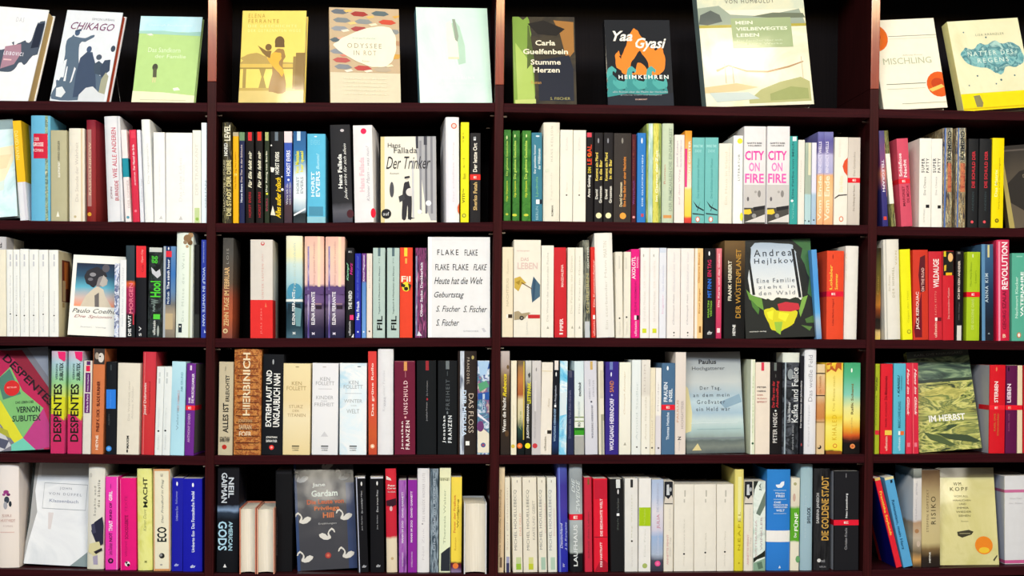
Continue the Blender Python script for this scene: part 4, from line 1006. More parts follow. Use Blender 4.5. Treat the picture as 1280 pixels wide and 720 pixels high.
b(295, 399, 22, ('g', (0, 'dde4da'), (.15, 'e0eade'), (1, 'dbe4da')), 'very tall pale mint hardback with a brown flower cluster at the head', N(22, 690, 'c0c8a8', 380, 402, 'shaded_edge'), O(372, 70, 24, '8c6c4c'), O(392, 48, 16, 'a8845c'), O(388, 95, 16, '705438'), O(358, 95, 12, '9c8468'), O(370, 120, 9, 'b89c78'), T('Die Mitte der Welt', 160, 590, 336, 352, 'c0cec4', 'u', 'w'), N(605, 660, '28343c', 314, 336), O(325, 622, 5, 'e8e8e0'), hard=True, xt=304)
b(416, 448, 110, '131214', 'narrow black spine in the shade between mint and blue books', N(545, 690, '2c2e2c', 408, 446), sb=.02)
b(455, 489, 80, '2c3ca0', 'blue spine with WOLF IN WHITE VAN in pale capitals', T('WOLF IN WHITE VAN', 250, 618, 465, 482, 'b8c8e8', 'd', 'b'), T('JOHN DARNIELLE', 90, 222, 468, 476, 'a0b0e0', 'd', 'b'), P([(476, 640), (488, 660), (476, 662)], 'd0d8f0'), xt=458)
b(585, 652, 68, ('g', (0, '44423f'), (.15, '4c4a46'), (.45, '5c4c3e'), (.6, '984c34'), (.8, 'a85434'), (1, '7c4438')), 'grey to rust brown spine reading ZEHN TAGE IM FEBRUAR', T('ZEHN TAGE IM FEBRUAR', 250, 620, 600, 632, 'd8b07c', 'u', 'b'), T('LOIS', 135, 230, 616, 630, '9c9890', 'u', 'w'), O(608, 650, 15, 'd8c090'), O(608, 650, 8, '986850'), hard=False, xt=594)
row_crop(3, 2)
b(-35, 105, 78, 'd9d2ca', 'broad spine, warm grey above a red lower third, standing alone', N(455, 690, 'e0302e'), O(42, 103, 12, 'c84048'), O(42, 100, 7, 'd9d2ca'), T('UNTER LEUTEN', 230, 445, 36, 48, 'dca49c', 'u', 'w'), T('JULI', 170, 215, 36, 48, 'dcb4ac'), T('JULI ZEH', 510, 670, 28, 40, 'f08078', 'u'), P([(60, 470), (68, 500), (56, 500)], 'e87858'))
b(187, 290, 55, ('g', (0, 'ece8cc'), (.2, 'e8e4b4'), (.28, 'c8dcd8'), (.45, 'a8ccd4'), (.6, '5c9cb8'), (.64, '34586c'), (.75, '1c3440'), (.9, '24404c'), (1, '486878')), 'seaside hardback, cream sky over teal hills and dark foot', O(242, 400, 46, '4a94b4', 50), N(450, 466, 'e8f0ec'), N(478, 545, '18303c', 194, 290), P([(240, 500), (285, 510), (278, 622), (250, 618)], '6c98a0'), T('ELENA FERRANTE', 405, 610, 226, 244, 'e8eef0', 'u', 'b'), T('Frau im Dunkeln', 100, 400, 232, 248, 'c4d4c8'), T('M', 655, 672, 230, 246, 'e0e8e8', 'h', 'b'), hard=True, shiny=1)
for (xo, nm) in ((0, 'left'), (130, 'right')):
    b(302 + xo, 424 + xo, 58 if xo == 0 else 60, ('g', (0, 'e8b8a8'), (.15, 'ecc8b0'), (.47, 'e8c0b8'), (.5, '5c4478'), (.65, '6c5484'), (.68, '483858'), (.72, '6c5c78'), (.9, '2c2440'), (1, '1c1c3c')), 'pink and violet seaside hardback, %s of two alike' % nm, N(58, 372, 'f0d8b8', 385 + xo, 402 + xo), P([(340 + xo, 395), (374 + xo, 364), (420 + xo, 392), (420 + xo, 420), (304 + xo, 420), (304 + xo, 392)], '5c4478'), N(476, 484, '9c7c88', 368 + xo, 424 + xo), N(490, 512, '2c1c2c', 374 + xo, 424 + xo),
      T('ELENA FERRANTE', 405, 610, 346 + xo, 368 + xo, 'f0ecf4', 'u', 'b'), N(120, 690, ('v', 70, 'c8b8d0', '7c6cb0', '4c3c84'), 322 + xo, 332 + xo), T('Meine geniale Freundin', 90, 370, 356 + xo, 374 + xo, 'dcb0a8'), T('M', 658, 674, 350 + xo, 366 + xo, 'e8e0f0', 'h', 'b'), hard=True, shiny=1)
b(562, 612, 130, '17161a', 'black paperback with pink and green lettering and a pink tag', T('E', 150, 160, 578, 600, 'd8d8d8', 'h'), T('Kampf', 222, 335, 566, 582, '88c8a0', 'u', 'ib'), T('Herz', 222, 300, 586, 604, 'c82c8c', 'u', 'ib'), T('THE NERD', 398, 515, 578, 600, 'f0f0ec', 'u', 'b'), N(550, 580, 'e83878', 586, 610), T('ullstein', 588, 678, 578, 592, 'b8b8bc', 'u', 'b'), P([(596, 690), (612, 665), (612, 690)], 'f0f0f0'))
b(618, 656, 165, '2630a4', 'thin deep blue paperback with white lettering', T('Aus dem Berliner Journal', 180, 450, 630, 644, '6878d8', 'u', 'i'), T('Max Frisch', 465, 580, 628, 646, 'f0f4ff', 'u', 'b'), O(637, 655, 5, 'e0e4ff'))
b(661, 688, 165, ('g', (0, '6c3c88'), (.33, '6c3c80'), (.35, '5884c4'), (1, '6c9cd8')), 'thin spine, purple above and light blue below', T('Kristof Magnusson', 175, 338, 668, 682, 'e8dcf0', 'u', 'b'), O(673, 655, 5, 'e8f0f8'))
b(691, 726, 165, 'e9dcd2', 'thin cream paperback left of the grey green FIL pair', O(709, 652, 5, '302c2c'), T('Ian McEwan', 200, 380, 704, 714, 'd4c8c0'))
for (xo, nm, x_end) in ((0, 'left', 806), (88, 'right', 896)):
    b(730 + xo, x_end, 130, 'b3c8c2', 'grey green paperback with three bold black letters, %s of two alike' % nm, N(130, 182, '566c74', 762 + xo, 778 + xo), T('Fil', 195, 225, 766 + xo, 774 + xo, '80948c'), T('FIL', 555, 644, 756 + xo, 790 + xo, '101412', 'u', 'b'), T('Tagebuch & Mitarbeiter des Monats', 245, 545, 766 + xo, 778 + xo, '4c5c58'))
row_crop(3, 3)
b(98, 178, 128, 'e5462c', 'orange red paperback with a yellow and black scribble', N(130, 183, 'f0d040', 126, 146), N(195, 228, 'e8a850', 132, 144), T('Fil', 306, 342, 108, 166, 'f8e8d0', 'h', 'b'), O(138, 372, 26, 'e8d838', 30), O(138, 385, 13, '28241c', 12), P([(104, 345), (134, 362), (128, 378), (106, 372)], '30281c'), P([(150, 350), (172, 362), (160, 400)], '38301c'))
b(194, 266, 130, ('v', 60, '4c2c54', '8c3c70', '2c2038', 'b05888'), 'shiny plum and magenta spine left of the handwritten cover', T('Oliver Sacks: Dankbarkeit', 220, 560, 226, 242, 'e8e0ec', 'u', 'b'), N(180, 680, ('v', 60, 'a8a8c8', '5c5c88', 'd8d8e8'), 198, 208), P([(205, 680), (216, 650), (238, 680)], 'dcdce8'), shiny=1)
fo(3, (535, 422), (612.6, 422), (535, 296.4), (612.6, 296.4), 'e7e7e9', 'white upright cover covered with six lines of black handwriting',
   [('R', 0, 0, .06, 1, 'f4f4f6'), ('T', 'FLAKE', .15, .125, .49, .18, '141416', 'w'), ('T', 'FLAKE', .59, .125, .8, .185, '2c2c30'), ('T', 'FLAKE', .12, .27, .34, .33, '242428'), ('T', 'FLAKE', .4, .27, .65, .33, '242428'), ('T', 'FLAKE', .73, .27, .95, .33, '1c1c20', 'i'),
    ('T', 'Heute hat die Welt', .1, .4, .88, .47, '18181c', 'i'), ('T', 'Geburtstag', .1, .545, .58, .62, '18181c', 'i'), ('T', 'S. Fischer', .13, .685, .52, .745, '303036', 'i'), ('T', 'S. Fischer', .57, .685, .95, .75, '18181c', 'i'), ('T', 'S. Fischer', .13, .82, .5, .885, '141418', 'i'), ('T', 'S.FISCHER', .57, .93, .82, .945, 'b8b8c0'), ('P', [(.86, .91), (.9, .905), (.94, .94), (.9, .95)], 'c8c8d0')], lean=2, thick=.028, sb=.012)
b(737, 806, 125, 'e9dcc0', 'cream paperback against the second upright with a dark square', N(545, 568, '3a2c20', 776, 802), N(545, 568, 'f4f0e8', 765, 774), T('NACHTZUG', 320, 495, 764, 780, 'd0c4a8', 'u', 'b'), T('Roman', 200, 290, 766, 780, 'd8ccb0'))
row_crop(3, 4)
b(9, 178, 80, 'e9e4d6', 'thick cream spine with a blue boat, yellow leaves and a small car', T('DAS', 190, 212, 55, 105, 'd8b8b0', 'h', 'b'), T('LEBEN', 222, 262, 34, 160, 'dcc0b8', 'h', 'b'), T('MATTHIAS NAWRAT', 145, 152, 30, 110, 'd8a8a0', 'h'), P([(134, 308), (178, 360), (178, 432), (126, 472), (118, 385)], '48667c'), P([(134, 308), (150, 328), (140, 450), (126, 472)], '34506a'), P([(10, 320), (50, 308), (90, 350), (60, 358), (40, 402), (14, 380)], 'c8a848'), P([(20, 345), (52, 330), (44, 362)], 'a0842c'),
  P([(60, 344), (126, 384), (124, 388), (58, 350)], '6c4c2c'), P([(10, 530), (40, 524), (60, 540), (106, 532), (116, 538), (90, 556), (80, 572), (10, 582)], 'a89878'), O(60, 568, 14, '2c2824'), O(60, 568, 7, '8c8478'), N(547, 570, 'c42c30', 100, 178), T('LUNA', 590, 670, 88, 98, 'd8d4cc'))
b(181, 259, 115, 'ece8dc', 'white paperback with fine grey lettering, left of the red spine', T('Die Woche der träumenden Fische', 160, 590, 216, 228, 'c0bcb0'), P([(216, 636), (224, 618), (232, 636)], 'a8a498'))
b(266, 343, 128, 'c8262e', 'bold red paperback with small white capitals and a white foot word', T('MAGDALENA', 235, 375, 306, 322, 'ecc8c0', 'u', 'b'), T('PIPER', 572, 650, 298, 320, 'f4e8e4', 'u', 'b'), N(662, 672, 'f0e0dc', 296, 318), xt=261)
b(345, 391, 128, 'ebe6d6', 'cream paperback with gold lettering right of the red spine', T('Das Paradies der Damen', 180, 540, 366, 378, 'd0c8b0'), P([(370, 634), (376, 616), (384, 634)], 'a8a490'))
b(392, 442, 128, 'ebe7da', 'cream paperback with faint grey lettering, second right of the red spine', T('Die Frau im Musée', 180, 540, 416, 426, 'c8c4b4'), P([(416, 634), (422, 616), (428, 634)], 'a8a498'))
b(448, 490, 82, ('v', 80, '24282c', '50544c', '8c8c7c', '3c4448'), 'dark mottled spine with pale yellow lettering', T('GÜNTER', 120, 260, 466, 482, 'c8c8b8', 'u', 'b'), T('SCHREIBEN', 290, 540, 464, 482, 'b0a878', 'u', 'b'), N(590, 690, 'c0c4c8', 455, 486), xt=440)
b(496, 523, 125, 'd43028', 'thin red paperback tucked against the big ivory hardback', T('Die Kommandantur', 205, 500, 506, 520, 'f0b8b0', 'u', 'b'), N(550, 576, 'f4f0ec', 506, 520), T('ullstein', 585, 680, 506, 520, 'f0a8a0', 'u', 'b'), xt=490)
b(530, 643, 38, ('g', (0, 'e6e4dc'), (.15, 'e9e7df'), (1, 'e1dfd9')), 'big ivory hardback with faint lettering, tallest of the shelf', T('MARTIN', 90, 190, 570, 592, 'd0ccc0', 'u'), T('Ein sterbender Mann', 210, 640, 580, 596, 'd4d0c6'), hard=True, xt=514)
b(650, 695, 155, 'e7e2d4', 'cream paperback with one dot, first right of the ivory hardback', O(672, 570, 5.5, '242220'), N(180, 260, 'd8d4c8', 666, 676), T('Hannah', 590, 670, 668, 678, 'ccc8bc'), xt=645)
b(696, 740, 155, 'e7e2d4', 'cream paperback with one dot, left of the magenta spine', O(716, 563, 5.5, '242220'), N(190, 262, 'd8d4c8', 708, 718), T('Hannah', 590, 670, 712, 722, 'ccc8bc'))
b(743, 797, 138, 'e21c80', 'magenta paperback reading AXOLOTL in white', T('AXOLOTL', 185, 325, 748, 772, 'fbe0ec', 'u', 'b'), T('ROADKILL', 185, 255, 778, 790, 'f8b0d0', 'u', 'b'), T('HELENE HEGEMANN', 340, 540, 766, 778, 'b01868', 'u', 'b'), N(552, 580, 'f4e8ec', 764, 778), N(552, 580, '201418', 779, 794), T('ullstein', 588, 682, 764, 780, 'f8b8d8', 'u', 'b'), xt=744)
row_crop(3, 5)
b(0, 57, 130, 'efe9e6', 'white paperback with a yellow green square, left of two alike', N(634, 662, 'd0d830', 14, 40), T('Ich und die Menschen', 400, 590, 20, 34, 'd8d4cc'), T('DER GEFÄHRTE', 210, 380, 20, 34, 'e0d8d0'), O(22, 178, 4, 'b8b8b0', 10))
b(58, 116, 130, 'efe9e6', 'white paperback with a yellow green square, right of two alike', N(634, 662, 'd0d830', 77, 103), T('Ich und die Menschen', 400, 590, 82, 96, 'd8d4cc'), T('DER GEFÄHRTE', 210, 380, 82, 96, 'e0d8d0'), O(86, 178, 4, 'b8b8b0', 10))
b(118, 162, 130, 'e2e4ec', 'bluish white paperback with faint pink and blue lettering', N(132, 160, 'd0d8e8', 122, 160), T('Die Eismalerin', 240, 400, 138, 150, 'c8cce0'), T('Ingvar', 420, 540, 136, 150, 'e0b8d0'))
for k, (xa, xb_, tx_) in enumerate(((166, 250, 212), (252, 335, 298))):
    b(xa, xb_, 133, 'ece6e2', 'white paperback with grey script and two dots, %s of two alike' % ('left', 'right')[k], T('Christoph Hein', 420, 610, tx_ - 8, tx_ + 6, 'a8a4a8', 'u', 'i'), T('Glückskind mit Vater', 155, 405, tx_ - 7, tx_ + 7, 'ccc8cc', 'u', 'i'), O(tx_, 660, 5, '28282a'), O(tx_, 678, 3.5, '58585a'))
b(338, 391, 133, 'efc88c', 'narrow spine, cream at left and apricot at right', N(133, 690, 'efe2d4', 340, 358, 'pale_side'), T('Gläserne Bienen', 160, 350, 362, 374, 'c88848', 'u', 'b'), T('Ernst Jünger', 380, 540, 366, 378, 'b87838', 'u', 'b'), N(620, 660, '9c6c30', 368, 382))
b(399, 468, 133, '17161a', 'black paperback with red, blue and green words', O(433, 165, 5, 'f0f0f0', 14), T('EIN TAG', 205, 310, 422, 446, 'c82858', 'u', 'b'), T('MIT FINN', 325, 440, 422, 446, '3070d8', 'u', 'b'), T('MARTIN', 460, 565, 422, 432, '88c040', 'u', 'b'), T('VERTIGO', 460, 560, 438, 450, '88c040', 'u', 'b'), T('dtv', 648, 672, 420, 452, 'e0e0e0', 'h', 'bi'))
b(474, 508, 133, ('g', (0, 'd87880'), (.4, 'd05068'), (1, 'b82c58')), 'thin raspberry paperback with a white square at the foot', T('Die Karte und das Gebiet', 165, 500, 486, 498, 'f4d0d4', 'u', 'b'), N(632, 660, 'f0d8d8', 480, 500))
b(523, 653, 85, ('g', (0, '6c5434'), (.2, '4c3c28'), (.4, '24201c'), (.6, '141414'), (1, '161616')), 'thick black spine with large gold capitals under a brownish head', T('FRANK HERBERT', 210, 460, 550, 572, 'e8e0c8', 'u', 'b'), T('DER WÜSTENPLANET', 138, 568, 592, 630, 'c8963c', 'u'), T('HEYNE', 610, 678, 578, 596, 'f4f4f0', 'u', 'b'), d=.13)
fo(3, (932, 418), (1019.5, 418), (930.5, 301), (1008, 301), '20221e', 'dark forest cover with a pale sky panel and yellow and red flowers',
   [('P', [(.72, 0), (1, 0), (1, .62), (.92, .56), (.96, .4), (.84, .22), (.88, .1)], '3c6c3c'), ('P', [(.8, .12), (.9, .26), (.95, .42), (.88, .54), (.8, .5), (.72, .2)], '161c18'),
    ('P', [(.14, .12), (.2, .03), (.7, .05), (.8, .15), (.84, .6), (.7, .62), (.55, .6), (.4, .62), (.2, .58), (.06, .5)], ('g', (0, 'a8b8c8'), (.3, 'c0ccd8'), (.7, 'd8dcdc'), (1, 'e8e4d8'))),
    ('P', [(.08, .12), (.11, .12), (.17, .56), (.13, .56)], '181a18'), ('P', [(.02, .16), (.04, .15), (.1, .54), (.06, .54)], '181a18'), ('P', [(.72, .1), (.76, .1), (.83, .6), (.79, .6)], '16181a'), ('P', [(.78, .14), (.8, .14), (.86, .54), (.84, .56)], '202220'),
    ('P', [(.26, .63), (.34, .6), (.42, .62), (.5, .59), (.62, .62), (.78, .6), (.82, .7), (.5, .78), (.28, .74)], '2a3024'),
    ('P', [(.28, .72), (.4, .69), (.5, .73), (.62, .7), (.76, .74), (.7, .86), (.5, .94), (.38, .92), (.32, .82)], 'd8d020'), ('P', [(.32, .74), (.42, .72), (.4, .82), (.34, .8)], 'f0e830'), ('P', [(.5, .74), (.64, .76), (.58, .84), (.48, .8)], 'f0e830'), ('P', [(.42, .84), (.54, .84), (.5, .97), (.44, .94)], '98c040'), ('P', [(.48, .66), (.6, .64), (.78, .66), (.8, .72), (.66, .74), (.5, .73)], 'c8303c'),
    ('P', [(.04, .5), (.12, .56), (.26, .6), (.28, .72), (.16, .66), (.08, .6)], '6c9c40'), ('P', [(.1, .6), (.22, .7), (.2, .76), (.12, .68)], '4c7c34'), ('P', [(.78, .74), (.84, .6), (.92, .58), (.86, .7), (.8, .8)], '7ca848'), ('P', [(.86, .82), (1, .78), (1, .86), (.88, .86)], '486c34'), ('P', [(.8, .88), (.96, .9), (.92, .94)], '587c3c'),
    ('T', 'Andrea', .18, .1, .72, .17, '30343c', 'w'), ('T', 'Hejlskov', .18, .19, .74, .26, '30343c', 'w'), ('T', 'Eine Familie', .2, .395, .74, .44, '585c64', 'w'), ('T', 'zieht in', .22, .465, .74, .5, '787c84', 'w'), ('T', 'den Wald', .22, .525, .74, .565, '787c84', 'w'), ('T', 'mairisch verlag', .06, .925, .3, .94, 'd8d8d0', 'b')], lean=6, thick=.02, shiny=1, sb=.014)
row_crop(3, 6)
b(303, 337, 142, ('g', (0, '5898d4'), (.4, '4c94d8'), (.7, '5ca4dc'), (.8, 'a0b8cc'), (1, '6c94c0')), 'narrow light blue paperback right of the forest cover', N(142, 680, '28406c', 322, 335), T('FREMDES', 200, 300, 308, 318, '98c8f0', 'u', 'b'), xt=270)
b(363, 470, 148, 'e2492a', 'broad orange red paperback with gold lettering and a red band', T('Lokaler', 235, 390, 384, 402, 'f0c048', 'u', 'b'), T('Sommer', 290, 390, 418, 436, 'f0c048', 'u', 'b'), RB(402, 434, 'e01838'), T('E', 411, 425, 396, 420, 'f8e0d8', 'h', 'b'), T('Lukas Bärfuss: Hagard', 450, 615, 400, 414, 'a83020', 'u', 'b'), O(406, 185, 4, 'a03020', 14))
b(474, 556, 118, 'e5e1da', 'tall ivory hardback left of the third upright', T('ZOË', 160, 340, 480, 492, 'd0c8a8', 'u'), hard=True, xt=488)
# fourth bay
b(664, 702, 130, ('g', (0, '2c2414'), (.25, '5c5424'), (.45, '6c5420'), (.62, 'b07028'), (.68, '7c3c18'), (.78, '1c1814'), (.88, '30241c'), (.92, 'd8b878'), (1, 'e0c060')), 'dark spine with a small flame glow and a cream foot, in the shade', T('Feuer', 300, 420, 682, 692, 'a88c40', 'u'), sb=.02)
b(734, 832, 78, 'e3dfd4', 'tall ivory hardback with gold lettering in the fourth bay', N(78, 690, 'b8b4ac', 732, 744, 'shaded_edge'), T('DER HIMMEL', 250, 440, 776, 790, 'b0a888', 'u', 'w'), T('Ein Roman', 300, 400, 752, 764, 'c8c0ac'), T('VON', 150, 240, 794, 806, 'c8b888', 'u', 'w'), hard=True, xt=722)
row_crop(3, 7)
b(41, 104, 140, 'ece81e', 'plain bright yellow paperback left of the red spines', O(82, 655, 14, 'a8a420'), O(82, 655, 9, 'e0dc30'), T('Gegen den Hass', 400, 600, 70, 82, 'c8c020'), xt=24)
b(108, 203, 143, 'cc3826', 'red paperback with dark wedge and white spine lettering at its foot', P([(150, 190), (182, 175), (184, 400), (152, 410), (140, 300)], '5c1c24'), P([(112, 640), (160, 400), (163, 690), (120, 690)], '6c1424'), T('JACK KEROUAC', 405, 640, 124, 148, 'f0d8d0', 'u', 'b'), T('ON THE ROAD', 255, 405, 158, 176, 'e0b0a8', 'u', 'b'), xt=104)
b(205, 290, 153, 'c92a36', 'red paperback with WILDAUGE in large white capitals', T('WILDAUGE', 200, 380, 232, 268, 'f4e4e0', 'u', 'b'), T('KATJA KETTU', 402, 550, 242, 256, 'e89888', 'u', 'w'), N(566, 588, 'f4ece8', 244, 258), N(566, 588, '6c1820', 260, 284), T('ullstein', 595, 690, 238, 256, 'f0b8a8', 'u', 'b'), N(158, 690, 'e07878', 287, 289, 'edge_line'), xt=202)
b(292, 362, 150, 'cb232f', 'red paperback with a dark and yellow picture at the head', N(152, 302, '1c1c18', 294, 362), N(152, 185, 'd8c020', 298, 312), O(340, 190, 16, 'e8b878', 28), N(285, 302, 'e8b020', 310, 350), P([(300, 240), (314, 236), (312, 272), (300, 276)], 'd8b030'), T('Das kunstseidene Mädchen', 380, 575, 322, 334, 'f0b0a8', 'u'), xt=290)
b(368, 418, 150, '161416', 'thin black paperback with pale lettering and a white foot label', T('ICH BIN KEIN ANDERER', 210, 450, 386, 400, 'e8d8c8', 'u', 'b'), T('Selim Özdogan', 470, 580, 388, 398, '807c7c', 'u'), N(615, 690, 'd8d4cc', 380, 408), N(155, 168, '787470', 384, 402))
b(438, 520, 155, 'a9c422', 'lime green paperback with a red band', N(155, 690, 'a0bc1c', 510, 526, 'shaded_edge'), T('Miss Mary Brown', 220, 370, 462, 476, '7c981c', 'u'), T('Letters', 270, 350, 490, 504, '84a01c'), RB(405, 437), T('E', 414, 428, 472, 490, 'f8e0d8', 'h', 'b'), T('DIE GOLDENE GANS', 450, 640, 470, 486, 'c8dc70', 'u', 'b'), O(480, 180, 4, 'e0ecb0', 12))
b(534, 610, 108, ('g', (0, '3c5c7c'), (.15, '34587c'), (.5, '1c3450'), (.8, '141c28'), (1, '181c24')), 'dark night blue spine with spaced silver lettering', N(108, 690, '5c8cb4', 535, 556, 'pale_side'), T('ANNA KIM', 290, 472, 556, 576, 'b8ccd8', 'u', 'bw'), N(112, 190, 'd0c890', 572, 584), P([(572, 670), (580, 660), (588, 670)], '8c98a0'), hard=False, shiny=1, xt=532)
b(632, 714, 80, ('g', (0, 'd03458'), (.5, 'c82450'), (1, 'cc1c3c')), 'tall raspberry hardback with REVOLUTION in white', T('REVOLUTION', 95, 390, 660, 698, 'f8e8ea', 'u', 'b'), T('SZALAI', 400, 510, 664, 688, '7c1830', 'u', 'b'), T('GEORG', 520, 640, 666, 688, '7c1830', 'u', 'b'), N(90, 690, 'f090a8', 640, 652, 'pale_strip'), T('B', 670, 692, 666, 686, 'f0c8b0', 'h', 'b'), hard=True, shiny=1, xt=630)
b(722, 826, 163, '55aa92', 'sea green paperback with two lines of white lettering at the right edge', T('Nachwort Klecker', 310, 570, 744, 762, 'b8e0d0', 'u', 'b'), T('VATERJAHRE', 280, 560, 778, 802, 'f0f8f4', 'u', 'b'), O(768, 676, 14, 'c87850', 18), O(768, 676, 8, 'f4ece0', 12), N(180, 188, '88c8b4', 752, 790), xt=724)
# ================================================================== fourth shelf
row_crop(4, 0)
fo(4, (-25, 556), (62, 556), (-32, 438), (66, 437), '787884', 'face-out cover with a tilted neon diamond and black diagonal lettering',
   [('P', [(.0, .0), (.42, .02), (1.0, .52), (1, 1), (.92, 1), (.45, .55), (.2, .3)], 'b82454'), ('P', [(.3, .02), (.62, .02), (1, .4), (1, .6), (.5, .1)], '8c2038'),
    ('P', [(.26, .3), (.45, .18), (.62, .42), (.92, .6), (.62, .88), (.3, .62)], '7cb870'), ('P', [(.26, .3), (.44, .2), (.6, .45), (.34, .5)], '4c7c6c'), ('P', [(.3, .5), (.62, .88), (.5, .93), (.26, .7)], 'd8d430'), ('P', [(.62, .88), (.92, .6), (1, .75), (1, .98), (.8, 1)], 'b83c80'), ('P', [(.45, .94), (.62, .88), (.8, 1), (.45, 1)], '70c8b0'),
    ('P', [(.7, .0), (1, 0), (1, .3)], '8890a0'), ('P', [(.0, .72), (.25, .7), (.45, .95), (.3, 1), (0, 1)], 'c8c8cc'), ('P', [(.2, .85), (.42, .9), (.36, .98), (.22, .94)], '505468'), ('P', [(.22, .74), (.4, .8), (.44, .88), (.24, .8)], 'a8a838'),
    ('T', 'DESPENTES', .33, .1, 1.0, .075, '24101c', 'br-47'), ('E', .47, .39, .115, 'd02828'), ('T', 'BESTSELLER', .4, .375, .54, .39, 'f0a8a0', 'b'), ('T', 'DAS LEBEN DES', .52, .52, .78, .545, '38503c', 'b'), ('T', 'VERNON', .53, .575, .87, .635, '20302c', 'b'), ('T', 'SUBUTEX', .47, .66, .88, .72, '2c4434', 'b')], lean=9, thick=.024, sb=.02)
for (xo, nm) in ((0, 'left'), (106, 'right')):
    b(312 + xo, 404 + xo, 45, ('g', (0, 'c8b4c8'), (.12, 'a8c8d4'), (.3, '90c890'), (.5, 'd8d838'), (.62, 'd8d030'), (.68, 'c03c68'), (.85, 'cc4880'), (1, 'c83070')), 'neon pink, green and yellow spine with large black capitals, %s of two alike' % nm, P([(360 + xo, 48), (418 + xo, 48), (418 + xo, 100), (400 + xo, 108), (368 + xo, 90)], 'e82870'), P([(316 + xo, 690), (316 + xo, 440), (360 + xo, 440), (410 + xo, 500), (410 + xo, 690)], 'cc2c64'),
      P([(322 + xo, 400), (350 + xo, 420), (400 + xo, 480), (412 + xo, 380), (412 + xo, 330), (322 + xo, 330)], 'd8d828'), T('DESPENTES', 250, 612, 334 + xo, 386 + xo, '1c2018', 'u', 'b'), T('SUBUTEX', 118, 228, 372 + xo, 396 + xo, '20342c', 'u', 'b'), T('VERNON', 125, 225, 348 + xo, 362 + xo, '4c6c68', 'u', 'b'), hard=True, shiny=1, xt=320 + xo)
b(514, 566, 105, 'dfdad0', 'off-white paperback with violet title strips', N(108, 132, '5c2c68', 542, 566), N(136, 172, 'e0204c', 538, 564), N(180, 302, '64286c', 534, 566, 'title_strip'), T('Niels Höpfner', 188, 296, 546, 556, 'e8d8ec', 'u', 'b'), N(310, 432, '64286c', 528, 562, 'title_strip'), T('Mafia in Paris', 316, 426, 540, 552, 'e8d8ec', 'u', 'b'), xt=525)
b(570, 644, 30, 'd0784a', 'terracotta paperback with a black and white face at the head', N(30, 128, '38302e', 586, 656), O(632, 86, 18, 'd8d0c8', 30), O(606, 75, 12, 'a89888', 22), O(626, 78, 5, '201c1c'), T('PHILIP K. DICK · BLADE RUNNER', 232, 548, 604, 624, '581c18', 'u', 'b'), T('HEYNE', 572, 662, 598, 614, 'f8e8d8', 'u', 'b'), xt=584)
b(661, 726, 112, '14171c', 'black paperback with a bright blue block and a blue disc', N(285, 405, '2c7ce0', 662, 724), T('Hologramm', 300, 395, 686, 696, '5c9cf0', 'u'), O(680, 655, 17, '3a8ce0'), O(680, 655, 9, '78b0ec'), T('ALBAN', 440, 510, 676, 686, '4c5458'), N(130, 165, '3c4448', 690, 698), xt=664)
b(728, 868, 120, 'e4ddcd', 'broad cream paperback with a dark word at the foot', T('Die Wahrheit über', 230, 480, 800, 812, 'c4beb0'), T('Abbas Khider', 260, 470, 822, 834, 'ccc6ba'), T('MAXIM', 575, 655, 790, 806, '242220', 'u', 'b'), N(662, 680, '242220', 790, 800), xt=738)
row_crop(4, 1)
b(80, 162, 50, ('g', (0, 'c83444'), (.5, 'cc3838'), (1, 'c42c34')), 'red hardback with one line of white lettering, leaning right', T('Josef Dubrowin', 245, 445, 98, 118, 'f4d8d0', 'u', 'b'), T('Wunderkind', 235, 440, 128, 140, 'a8242c', 'u', 'b'), N(55, 690, 'e87070', 94, 102, 'pale_strip'), hard=True, shiny=1, xt=93)
b(165, 212, 142, 'e6ebea', 'slim white paperback with a dot, right of the red hardback', O(190, 545, 6, '202224'), N(178, 205, 'ccd2d2', 194, 204), N(215, 248, 'c4ccce', 192, 202), T('Benedikt', 570, 660, 184, 194, 'ccd2d2'), T('Heuschnupfen', 400, 530, 186, 198, 'd4dada'), xt=182)
b(213, 262, 142, 'e6ebea', 'slim white paperback with a dot, left of the pale blue one', O(233, 543, 6, '202224'), N(178, 205, 'ccd2d2', 240, 250), N(215, 248, 'c4ccce', 238, 248), T('Benedikt', 570, 660, 228, 238, 'ccd2d2'), T('Sonnenaufgang', 400, 530, 230, 242, 'd4dada'), xt=229)
b(263, 350, 110, ('g', (0, 'b4dce8'), (.4, 'a4cfe0'), (1, 'b0dcea')), 'pale ice blue paperback left of the purple spine', T('AM GRUND', 175, 300, 330, 344, '84b4c4', 'u', 'b'), T('DES HIMMELS', 290, 420, 308, 322, 'c8b4bc', 'u', 'b'), T('Valeria', 400, 540, 302, 316, '88a8b8', 'u'), xt=276)
b(352, 410, 122, '6c2a8c', 'purple paperback with white lettering and a red band', T('DIE MUSCHELSAMMLER', 185, 370, 398, 414, 'f0e4f4', 'u', 'b'), T('DIE', 335, 370, 378, 390, 'f0e4f4', 'u', 'b'), RB(385, 415, 'e82c38'), T('E', 394, 408, 376, 396, 'f8e0d8', 'h', 'b'), T('ANTHONY DOERR', 435, 616, 372, 388, 'c8a0d0', 'u', 'b'), N(135, 165, 'e0d0e8', 388, 400), rz=-.08, xt=368, side=((1, [(.002, .115, 125, 685, '6c6864')]))) 
b(562, 652, 112, 'c5b99c', 'tan spine with hand drawn black ALLES IST ERLEUCHTET', T('ALLES IST', 370, 556, 592, 628, '1c1a18', 'u', 'b'), T('ERLEUCHTET', 195, 360, 610, 634, '2c2a26', 'u', 'b'), T('JONATHAN', 580, 612, 572, 636, '28241f', 'h', 'b'), T('SAFRAN FOER', 598, 614, 574, 634, '28241f', 'h', 'b'), O(602, 645, 15, 'b82c24'), T('Fischer', 140, 168, 604, 614, '8c8470'), xt=570)
